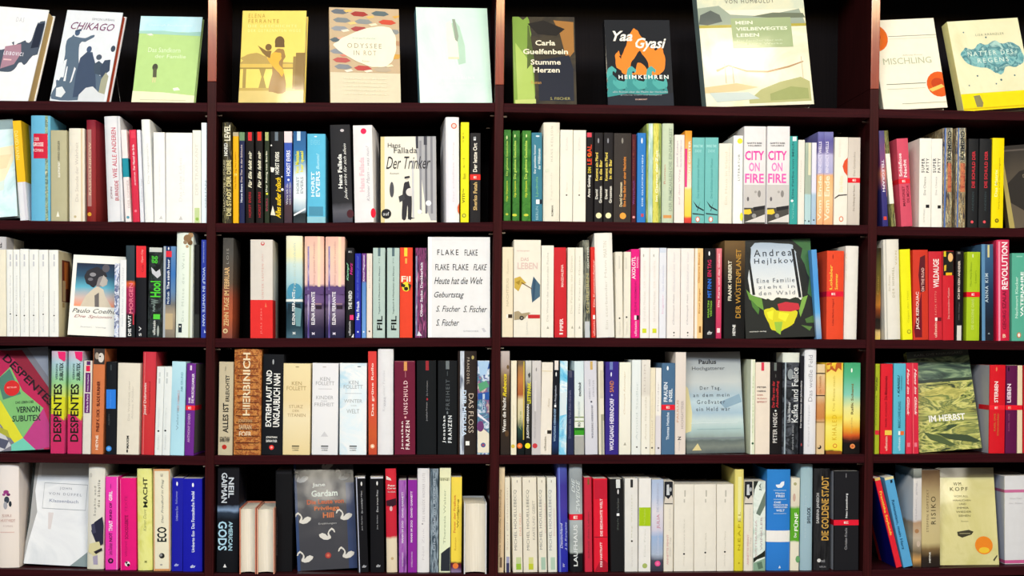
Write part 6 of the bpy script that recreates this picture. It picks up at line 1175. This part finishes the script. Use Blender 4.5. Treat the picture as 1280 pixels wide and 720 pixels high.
# second bay
b(552, 688, 38, ('g', (0, '141418'), (.36, '16161e'), (.41, '8098b8'), (.44, '2c3848'), (.5, '14181f'), (1, '101216')), 'black spine with pale blue capitals reading downward by the first upright', T('NEIL', 105, 232, 628, 662, 'ccd4dc', 'd', 'b'), T('GAIMAN', 76, 264, 584, 620, 'ccd4dc', 'd', 'b'), T('AMERICAN', 380, 562, 628, 654, 'a8d0e0', 'd', 'b'), T('GODS', 380, 562, 562, 618, 'b0d8ec', 'd', 'b'), P([(594, 668), (605, 646), (616, 668)], 'e8e8e8'), xt=561)
b(692, 740, 100, '18181a', 'black recessed spine with a green glint behind the page-edge books', N(105, 200, '3c3c3e', 705, 735), N(245, 285, '6ca838', 702, 720), sb=.143, d=.1)
foreedge(697, 801, 296, 'hardback turned page edges outward, left of the adjoining pair, salmon covers', 'c87860', 1)
foreedge(805, 915, 298, 'hardback turned page edges outward, right of the adjoining pair, salmon covers', 'd89880', 1)
row_crop(5, 2)
b(122, 226, 60, '121215', 'black spine with barely visible lettering left of the swan cover', T('Der Widersacher', 350, 590, 126, 134, '48484c', 'u'), N(70, 84, '1c1c20', 130, 220), sb=.03)
SW = [(.12, .135, .0), (.55, .02, .0), (.83, .13, .0), (.14, .52, 0), (.83, .505, 0), (.5, .68, 1), (.15, .88, 0), (.84, .86, 0)]
swans = []
for (u, v, fl_) in SW:
    s = -1 if fl_ else 1
    c_ = 'd8d4cc' if v > .2 else 'a8a8a8'
    swans.append(('P', [(u + s * .12, v - .005), (u + s * .07, v - .02), (u + s * .02, v - .012), (u - s * .03, v + .012), (u - s * .07, v + .01), (u - s * .08, v + .03), (u - s * .03, v + .045), (u + s * .04, v + .042), (u + s * .1, v + .02)], c_))
    swans.append(('P', [(u - s * .08, v + .02), (u - s * .05, v - .02), (u - s * .085, v - .045), (u - s * .12, v - .04), (u - s * .13, v - .025), (u - s * .15, v - .02), (u - s * .14, v - .045), (u - s * .1, v - .065), (u - s * .06, v - .05), (u - s * .025, v - .015), (u - s * .04, v + .03)], c_))
fo(5, (372, 705), (447, 704), (367, 580), (441, 580), '3b3b42', 'slate cover with white swans and orange title lettering in plastic wrap',
   [('P', [(0, 0), (.04, 0), (.05, 1), (0, 1)], '28406c'), ('P', [(.86, .2), (1, .2), (1, 1), (.86, 1)], '2c3c64')] + swans + [('T', 'Jane', .3, .19, .52, .235, 'd8dcd8', 'b'), ('T', 'Gardam', .28, .26, .72, .32, 'e0e8e0', 'b'), ('T', 'Die Leute von', .2, .345, .82, .39, 'c86840', 'b'), ('T', 'Privilege', .32, .41, .74, .46, 'd07848', 'b'), ('T', 'Hill', .46, .47, .64, .52, 'd07848', 'b'), ('T', 'Erzählungen', .38, .565, .68, .585, 'b8b8b8'), ('E', .52, .87, .05, 'a83c34'), ('E', .52, .87, .025, 'd06850')], lean=10, thick=.022, shiny=1, sb=.035)
b(634, 704, 103, '131317', 'black paperback with a white border line, left of two alike', N(103, 112, 'd8d8e0', 634, 704), N(103, 690, 'b8bcd0', 634, 640, 'edge_line'), T('Ein untadeliger Mann', 190, 330, 656, 668, 'c8c8cc', 'u'), T('Jane Gardam', 345, 438, 658, 668, 'b0b0b4', 'u'), T('dtv', 652, 670, 664, 692, 'c8c8cc', 'h', 'bi'), O(659, 146, 5, 'e0e0e0', 13), xt=613)
b(716, 802, 103, '131317', 'black paperback with a white border line, right of two alike', N(103, 112, 'd8d8e0', 716, 800), T('Eine treue Frau', 185, 320, 752, 764, 'c8c8cc', 'u'), T('Jane Gardam', 340, 430, 754, 764, 'b0b0b4', 'u'), T('dtv', 648, 666, 752, 780, 'c8c8cc', 'h', 'bi'), O(757, 142, 5, 'e0e0e0', 13), xt=710)
row_crop(5, 3)
b(16, 84, 50, ('g', (0, 'd02838'), (.65, 'c42438'), (.68, 'e2d4b8'), (1, 'e0d0b4')), 'red hardback with dark figure and a cream lower third', P([(14, 95), (40, 110), (46, 125), (14, 118)], 'e8d8d4'), T('Peter', 150, 162, 24, 72, 'e8e0dc', 'h', 'b'), T('Carey', 168, 180, 20, 78, 'e8e0dc', 'h', 'b'), T('Das schönste', 190, 200, 24, 72, 'd8b8b8', 'h', 'b'), P([(14, 250), (84, 235), (84, 275), (50, 290), (16, 280)], '381424'), O(44, 300, 9, 'e0b8b8', 16), O(52, 612, 9, 'c8ac80'), hard=True, shiny=1, xt=7)
b(93, 143, 122, ('v', 50, '8c3ca0', 'a868b8', '6c2c84'), 'shrink-wrapped lilac purple spine, left of the plain purple one', T('DAVID GARNETT', 195, 355, 110, 122, 'e8d8f0', 'u', 'b'), T('MANN IM ZOO', 375, 515, 110, 122, 'f0e4f4', 'u', 'b'), T('DÖRLEMANN', 575, 660, 110, 120, 'e8d8f0', 'u'), shiny=1, xt=91)
b(148, 206, 120, '8c2a9c', 'plain purple paperback with white capitals, left of the tall white book', T('DAVID GARNETT', 190, 355, 166, 178, 'f0e0f4', 'u', 'b'), T('MANN IM ZOO', 372, 510, 166, 178, 'f4e8f8', 'u', 'b'), T('DÖRLEMANN', 570, 665, 168, 178, 'e8d0f0', 'u'))
b(207, 284, 48, 'e7e5e6', 'tall white hardback with two columns of grey lettering', T('DAS UNGLÜCK ANDERER LEUTE', 78, 380, 236, 256, 'b4b0b4', 'u', 'w'), T('Nell Zink', 420, 620, 238, 252, 'd0ccd0', 'u'), O(240, 395, 5, '989498'), hard=True)
b(288, 340, 50, ('v', 70, '2c3844', '50606c', '98a8b4', '242c38'), 'shrink-wrapped slate grey spine with streaks', T('Die Welt im Rücken', 110, 560, 306, 322, 'a0acb8', 'u', 'b'), shiny=1)
b(343, 414, 45, ('g', (0, 'e4e4bc'), (.5, 'dfe6c4'), (1, 'dce4c4')), 'pale green yellow spine with a dark curved foot', P([(354, 690), (356, 580), (400, 545), (414, 538), (414, 690)], '2c3038'), T('Theresia Walser', 180, 520, 372, 386, 'a8b090', 'u'), N(105, 124, 'c8c8a0', 348, 410), T('IN', 110, 126, 356, 400, '909478', 'h'), xt=348)
b(417, 484, 103, ('g', (0, 'ecd050'), (.1, 'e8d050'), (.88, 'ecd048'), (.905, '5c1c20'), (.95, '5c2c4c'), (1, '8c7ca0')), 'yellow paperback with a dark foot and an orange disc', T('Feuer der Freiheit', 215, 450, 434, 448, 'd8883c', 'u', 'b'), T('Wolfgang', 240, 420, 456, 470, '907c28', 'u', 'b'), T('Roman', 480, 560, 440, 452, 'c89c30', 'u'), O(447, 658, 18, 'e87c3c'), xt=421)
foreedge(500, 640, 262, 'thick hardback turned page edges outward beside the second upright, white covers', 'd8d8dc', 3)
# third bay
b(712, 748, 38, ('g', (0, 'dcc8a4'), (.5, 'd4b890'), (1, 'd8c09c')), 'tall narrow tan book touching the second upright', T('Meine wundervolle Buchhandlung', 180, 600, 720, 734, 'a88c6c', 'u', 'b'), N(604, 668, '786450', 722, 738), xt=720)
b(757, 790, 105, 'e6dfca', 'thin cream paperback with a navy foot', T('Sorj Chalandon', 170, 560, 766, 778, 'c8b8a8', 'u'), N(640, 690, '3c3c60', 764, 784), N(600, 640, '9c9cb8', 764, 784), xt=755)
b(806, 868, 105, 'e8e1cf', 'cream paperback with large thin grey capitals, first of four alike', T('MICHEL HOUELLEBECQ', 182, 560, 812, 832, '8c8c88', 'u'), T('DAS GELD', 330, 470, 846, 858, 'e0a890', 'u'), N(604, 645, 'c4d09c', 826, 858), N(645, 682, '98c040', 826, 858), O(832, 130, 3, 'a8a498', 9), xt=797)
row_crop(5, 4)
b(72, 160, 105, 'e8e1cf', 'cream paperback with large thin grey capitals, second of four alike', T('MICHEL HOUELLEBECQ', 182, 560, 90, 110, '84847c', 'u'), T('KARTE UND GEBIET', 250, 495, 128, 144, 'a8a498', 'u'), N(604, 645, 'd4d48c', 104, 134), N(645, 682, 'c0c838', 104, 134), O(108, 130, 3, 'a8a498', 9), xt=64)
b(168, 219, 105, 'e6e1d0', 'cream paperback with large thin grey capitals, third of four alike', T('MICHEL HOUELLEBECQ', 182, 555, 170, 190, '90908c', 'u'), T('PLATTFORM', 270, 450, 204, 214, 'dcb8b0', 'u'), N(604, 682, 'a8c4b0', 182, 210), O(186, 130, 3, 'a8a498', 9), xt=158)
b(226, 282, 105, 'e3e3d8', 'cream paperback with large thin grey capitals, fourth of four alike', T('MICHEL HOUELLEBECQ', 182, 560, 230, 250, '94989c', 'u'), T('Elementarteilchen', 300, 470, 258, 268, 'd8b8b0', 'u'), N(604, 682, 'b4ccb8', 242, 270), O(246, 130, 3, 'a8a498', 9), xt=219)
b(289, 352, 20, ('g', (0, '4c58a8'), (.2, '3c3490'), (.4, '443898'), (.6, '2c30a0'), (1, '2428a0')), 'tall glossy indigo hardback with white lettering low down', T('Deutschland', 388, 548, 300, 316, 'dce0f8', 'u', 'i'), T('à la française', 385, 560, 330, 346, 'c0c8f0', 'u', 'i'), N(24, 690, '6c7cd0', 290, 302, 'pale_side'), T('W', 640, 664, 316, 330, 'e0e4f8', 'u', 'i'), hard=True, shiny=1, xt=281)
b(363, 445, 22, ('g', (0, 'a0a8ac'), (.15, '8c9498'), (.5, 'b0b8ba'), (.7, '98a0a0'), (.82, 'a8b0ac'), (.84, '14161a'), (1, '101216')), 'tall silver grey hardback with a red band and black foot', T('ZWEIGE', 120, 330, 400, 424, 'd8e0e0', 'u', 'i'), T('DIE', 110, 200, 372, 392, 'dce4e4', 'u', 'i'), RB(335, 372, 'e01c34'), T('E', 345, 364, 384, 410, 'f8e0d8', 'h', 'b'), T('LAUFHAUS', 400, 660, 384, 410, 'd8dcdc', 'u', 'b'), hard=True, shiny=1, xt=357)
b(456, 503, 105, 'c62c42', 'narrow red paperback right of the silver grey hardback', T('Schnell dein Leben', 320, 610, 472, 484, '98303c', 'u', 'b'), N(112, 150, '7c5c2c', 472, 482), N(110, 690, 'e07880', 500, 503, 'edge_line'), xt=450)
b(513, 600, 112, 'dc1e34', 'bright red paperback with stacked white lettering', N(122, 240, 'c01c34', 514, 598), T('DIE BEDROHTE WELT', 238, 472, 550, 566, 'f8dcdc', 'u', 'b'), T('KRE HARTRATT', 510, 665, 550, 564, 'f8dcdc', 'u', 'b'), N(476, 480, '7c1420', 514, 598, 'worn_edge'), P([(516, 690), (560, 610), (598, 640), (598, 690)], 'a8182c'), xt=508)
b(618, 702, 115, '1a1a1c', 'black paperback with a white tab at the head and a tiny white square', N(118, 172, 'd8dcdc', 650, 676), O(663, 195, 5, 'd0d0d4', 16), T('Das Reich Gottes', 235, 320, 656, 668, '707474', 'u'), N(330, 346, 'f4f4f4', 654, 671), T('Zöpfe', 360, 436, 656, 668, '58605c', 'u'), xt=610)
b(704, 786, 110, 'e3e1dc', 'white paperback with dark ticks at the head and one dot', N(118, 168, '2c2c2e', 740, 756), O(749, 503, 6, '202022'), T('Meg Wolitzer', 210, 480, 744, 754, 'c8c8b0', 'u', 'w'), T('Dumont', 540, 660, 744, 754, 'd0ccc8', 'u', 'w'), xt=704)
b(790, 866, 110, 'eae8e4', 'white paperback with a lime green block and a green disc', N(292, 408, 'a6c61c', 790, 870), T('Frederic Beigbeder', 300, 400, 822, 836, 'c8e060', 'u'), O(830, 657, 16, 'a8b868'), T('Eine Frau', 430, 600, 824, 836, 'd4d4cc', 'u'))
row_crop(5, 5)
b(70, 143, 118, ('g', (0, 'a8b8d4'), (.2, 'b8c4dc'), (.35, 'd8d4dc'), (.55, 'ccc8d8'), (.62, '98b0d4'), (.82, 'a8b4c8'), (.88, '484858'), (1, '343440')), 'misty lilac blue paperback with a glowing pink disc', T('JULIA', 335, 425, 104, 128, 'c8788c', 'u'), T('DIE UNBEKANNTE', 140, 320, 104, 118, 'a8b0c8', 'u'), T('Lebenssekunden', 440, 590, 102, 118, 'c8d0e4', 'u'), O(110, 643, 18, 'e85090'), O(110, 643, 9, 'f078a8'), xt=74)
for (xa, xb_, nm, tx_) in ((147, 206, 'left of the three broad dotted spines', 182), (648, 704, 'right of the yellow hardback', 684)):
    b(xa, xb_, 128, 'e6e0d2', 'cream paperback with ink drawing at the head, %s' % nm, N(130, 268, '22242a', xa + 1, xb_ - 1, 'ink_picture'), P([(xa + 4, 268), (xa + 10, 222), (xa + 30, 240), (xa + 50, 215), (xb_ - 2, 232), (xb_ - 2, 268)], 'd8d0c4'), P([(xa + 20, 150), (xa + 34, 148), (xa + 38, 215), (xa + 18, 215)], 'c8ccd0'), O(xa + 44, 180, 7, 'a8acb0', 14), N(266, 272, '484848', xa + 1, xb_ - 1), T('Teju Cole', 300, 440, tx_ - 2, tx_ + 10, 'd0ccc8', 'u', 'w'), T('ANNETTE PEHNT', 460, 650, tx_ - 16, tx_ - 4, 'dca8a8', 'u'), T('Jeder Tag', 480, 600, tx_ + 2, tx_ + 12, 'c8c0b8', 'u'))
for k, (xa, xb_, cx_, cy) in enumerate(((211, 334, 275, 583), (337, 476, 408, 575), (479, 585, 530, 570))):
    b(xa, xb_, 148, 'e9e4d8', 'broad cream paperback with one black dot, %s of three alike' % ('left', 'middle', 'right')[k], O(cx_, cy, 6, '201e1e'), T('John Irving', cy + 18, 660, cx_ - 6, cx_ + 4, 'ccc8bc'), T(('Garp und wie er die Welt sah', 'Gottes Werk', 'Owen Meany')[k], (365, 450, 440)[k], cy - 14, cx_ - 4, cx_ + 8, 'c8c4b8'), N(185, 225, 'b8b4a8', cx_ + 2, cx_ + 10), N(240, 262, 'c0bcb0', cx_ - 2, cx_ + 6), xt=xa if k else 214)
b(588, 645, 55, ('g', (0, 'dccf78'), (.4, 'dcd460'), (.6, 'd8cc38'), (1, 'd4c838')), 'tall lemon yellow hardback between cream paperbacks', N(100, 380, 'e8e4a0', 612, 634), T('NEAPEL', 320, 560, 612, 628, 'a89818', 'u', 'w'), O(618, 640, 6, 'b0a020'), hard=True, xt=594)
b(706, 783, 128, ('n', 18, 'c8d8cc', 'e0e8e0', 'a8bcb0'), 'white green paperback with dark leaf shadows across the spine', P([(706, 128), (740, 128), (716, 180), (706, 230)], '2c302c'), P([(725, 330), (786, 190), (786, 280), (750, 345)], '6c7c70'), P([(706, 610), (760, 578), (784, 560), (784, 600), (730, 618), (706, 640)], '24281f'), P([(706, 640), (784, 610), (784, 690), (706, 690)], '88a890'), P([(730, 640), (760, 630), (770, 670), (740, 680)], '5c7864'), T('KATHARINA', 370, 600, 718, 730, 'd0b8b8', 'u'), T('WINKLER', 350, 560, 752, 764, 'b8a0a4', 'u'), T('JA', 140, 190, 744, 760, '607068', 'u', 'b'), xt=708)
b(790, 937, 55, ('g', (0, '2c80cc'), (.3, '2878c8'), (.7, '2c7cd0'), (1, '2874c4')), 'big glossy azure hardback with a white band and a white bird', N(58, 690, '5ca8e8', 793, 806, 'pale_side'), N(437, 508, 'f0eeea', None, None, 'white_band'), P([(848, 150), (872, 148), (884, 132), (902, 128), (900, 152), (886, 168), (862, 170), (850, 160)], 'e8f0f8'), N(184, 187, 'b8d4ec', 835, 915), T('Maxim', 198, 208, 846, 904, 'd8e8f4', 'h', 'b'), T('FREI', 214, 228, 850, 902, 'e0ecf8', 'h', 'b'), N(240, 243, 'b8d4ec', 835, 915), T('DIE', 254, 266, 838, 880, 'd8e8f4', 'h', 'b'), T('GESCHICHTE DER', 272, 282, 832, 924, 'd8e8f4', 'h', 'b'), T('UNENDLICHEN', 286, 296, 836, 920, 'd8e8f4', 'h', 'b'), T('WELT', 304, 318, 850, 904, 'd8e8f4', 'h', 'b'), N(329, 332, 'b8d4ec', 835, 915), P([(864, 672), (872, 654), (880, 672)], 'd0e0f0'), hard=True, shiny=1, xt=797)
row_crop(5, 6)
b(137, 192, 108, ('g', (0, 'ddd8c4'), (.3, 'd4ccb8'), (.33, '58a028'), (.68, '58a028'), (.7, 'e2dcc8'), (1, 'e0dac4')), 'narrow cream and green paperback right of the azure hardback', T('FÜNF', 325, 440, 160, 188, 'f0f8e8', 'u', 'b'), T('Der', 448, 480, 162, 178, 'e8f4e0', 'u', 'b'), O(170, 145, 10, 'a8a478'), O(164, 230, 9, 'c8a898', 26), O(186, 616, 14, '68a068', 22), xt=145)
b(200, 276, 22, ('g', (0, '98b4bc'), (.5, '9cb8c4'), (1, '94b0bc')), 'tall powder blue hardback with one short dark title', T('SHYLOCK', 290, 392, 244, 266, '283038', 'u', 'b'), T('HOWARD JACOBSON', 220, 480, 228, 240, 'b8ccd4', 'u', 'w'), hard=True, xt=206)
b(287, 388, 50, ('v', 40, '1c1c1e', '28282a', '141416'), 'black hardback with gold DIE GOLDENE STADT lettering', T('DIE GOLDENE STADT', 98, 498, 334, 380, 'c89c4c', 'u', 'b'), T('SABRINA JANESCH', 203, 392, 302, 324, 'c0c0c0', 'u', 'b'), O(318, 624, 12, 'd0d0d0'), T('rowohlt', 616, 636, 330, 356, '909094', 'h', 'b'), T('BERLIN', 658, 668, 322, 360, 'a0a0a4', 'h'), hard=True, xt=290)
b(410, 566, 65, '131316', 'wide black paperback with a red band by the third upright', N(65, 690, '1c1c20', 410, 566), RB(370, 404, 'e41c34'), T('E', 380, 394, 474, 502, 'f8d8d0', 'h', 'b'), T('Neu Leuenburg', 205, 358, 484, 500, 'e4e4e4', 'u', 'b'), T('Christian Kracht', 420, 556, 478, 494, 'a8a8ac', 'u'), N(80, 106, '88888c', 486, 490), xt=413, side=((-1, [(.004, .112, 68, 688, 'b8bcc8'), (.004, .04, 372, 402, 'd01c30')])))
# fourth bay
b(802, 838, 112, 'e22434', 'red slim paperback leaning far left in the fourth bay', T('Franziska Seyboldt', 195, 470, 724, 744, 'f4c848', 'd', 'b'), N(112, 128, 'd8b868', 665, 712), xt=665, side=((-1, [(.003, .1, 130, 685, '16188c')])))
row_crop(5, 7)
b(47, 106, 108, '58a4d4', 'light blue slim paperback leaning far left against the red one', T('Rattatatam, mein Herz', 250, 560, 2, 22, '205070', 'd', 'b'), N(108, 124, 'e4d8a0', -74, -6), P([(-36, 130), (-22, 128), (-20, 146), (-34, 148)], '1c2c38'), xt=-74)
b(104, 158, 50, ('g', (0, '90948c'), (.08, '606460'), (.1, 'd8d4d0'), (.52, 'ccc8c8'), (.55, 'b09070'), (.7, 'c0b098'), (.85, '706048'), (.92, 'c89858'), (1, '382c24')), 'narrow glossy spine, white above and brown photo below', T('Gehen, ging,', 130, 370, 120, 134, 'b0acb0', 'u'), O(130, 440, 14, 'a87c54'), O(140, 520, 12, 'c8b4a0', 20), shiny=1, xt=108)
b(160, 276, 58, ('g', (0, '5c4630'), (.12, '887050'), (.25, 'b09c70'), (.5, 'c8b888'), (.75, 'c4b480'), (.82, '7c6440'), (.9, '2c2218'), (1, '241c18')), 'broad gold brown spine with RISIKO in dark spaced capitals', T('RISIKO', 225, 398, 218, 248, '2c2418', 'u', 'w'), T('STEFFEN KOPETZKY', 180, 446, 190, 204, '685840', 'u', 'w'), T('HEYNE', 572, 638, 206, 216, 'f0ece0', 'u', 'b'), shiny=1, xt=160)
fo(5, (1175, 698.5), (1249, 698.5), (1177, 585), (1233, 585), ('n', 6, 'c8c07c', 'd4cc90', 'bcb470'), 'olive gold cover with an orange round sticker',
   [('R', 0, 0, 1, .1, '887c50'), ('T', 'WM.', .3, .15, .46, .185, '38341c', 'w'), ('T', 'KOPF', .24, .2, .54, .24, '403c24', 'w'), ('T', 'VOM ALL', .3, .285, .54, .305, '686440'), ('T', 'MÄHLICHEN', .28, .325, .58, .345, '686440'), ('T', 'UND', .38, .365, .5, .385, '686440'), ('T', 'IMMER', .34, .405, .54, .425, '686440'), ('T', 'WIEDER', .32, .445, .58, .465, '686440'), ('T', 'SEHEN', .36, .485, .56, .505, '686440'), ('T', 'Roman', .4, .545, .52, .558, '8c8860'),  # dark band at the head is shade put into the cover colour
    ('P', [(.32, .66), (.52, .64), (.6, .66), (.56, .69), (.4, .72), (.33, .7)], '3c3824'), ('R', .36, .675, .54, .68, 'b8b080'), ('E', .76, .8, .15, 'e88418'), ('E', .76, .85, .09, 'ecc030', .03), ('P', [(.9, .95), (.97, .9), (.98, .91), (.92, .965)], '4c4834')], lean=10, thick=.02, shiny=1, sb=.03)
b(680, 850, 95, 'dadadc', 'wide white hardback with two pink stripes cut by the right edge', N(182, 200, 'c86c98'), N(622, 642, 'cc5c90'), T('Das Fest', 232, 240, 712, 790, 'c8c4c8', 'h'), T('der Seele', 262, 270, 704, 790, 'ccc8cc', 'h'), xt=678, d=.15, sb=.03, side=((-1, [(.004, .14, 100, 680, 'b8c0d8'), (.004, .14, 182, 200, 'a85c88')])))
# thin wire stand whose rod shows beside the CHIKAGO book
def wire(path, r):
    V, Fc = [], []
    n = 6
    for k, p in enumerate(path):
        for j in range(n):
            a = 2 * math.pi * j / n
            V.append((p[0] + r * math.cos(a), p[1] + r * math.sin(a), p[2]))
    for k in range(len(path) - 1):
        for j in range(n):
            Fc.append((k * n + j, k * n + (j + 1) % n, (k + 1) * n + (j + 1) % n, (k + 1) * n + j))
    Fc.append(tuple(range(n - 1, -1, -1)))
    Fc.append(tuple(range((len(path) - 1) * n, len(path) * n)))
    return V, Fc


pb = at(153, 126, 0.11)
pt_ = at(144, 84, 0.13)
zf = shelf_z(1, 0, pb.x) + 0.0005
V_, F_ = wire([(pb.x, 0.10, zf), (pt_.x, 0.13, pt_.z), (pt_.x - 0.006, 0.131, pt_.z + 0.002)], 0.0009)
st_ = obj('book_stand', V_, F_, [BRASS])
st_['label'] = 'thin metal rod of a display stand beside the CHIKAGO book'
st_['category'] = 'book stand'

flush_texts()
bpy.context.view_layer.update()
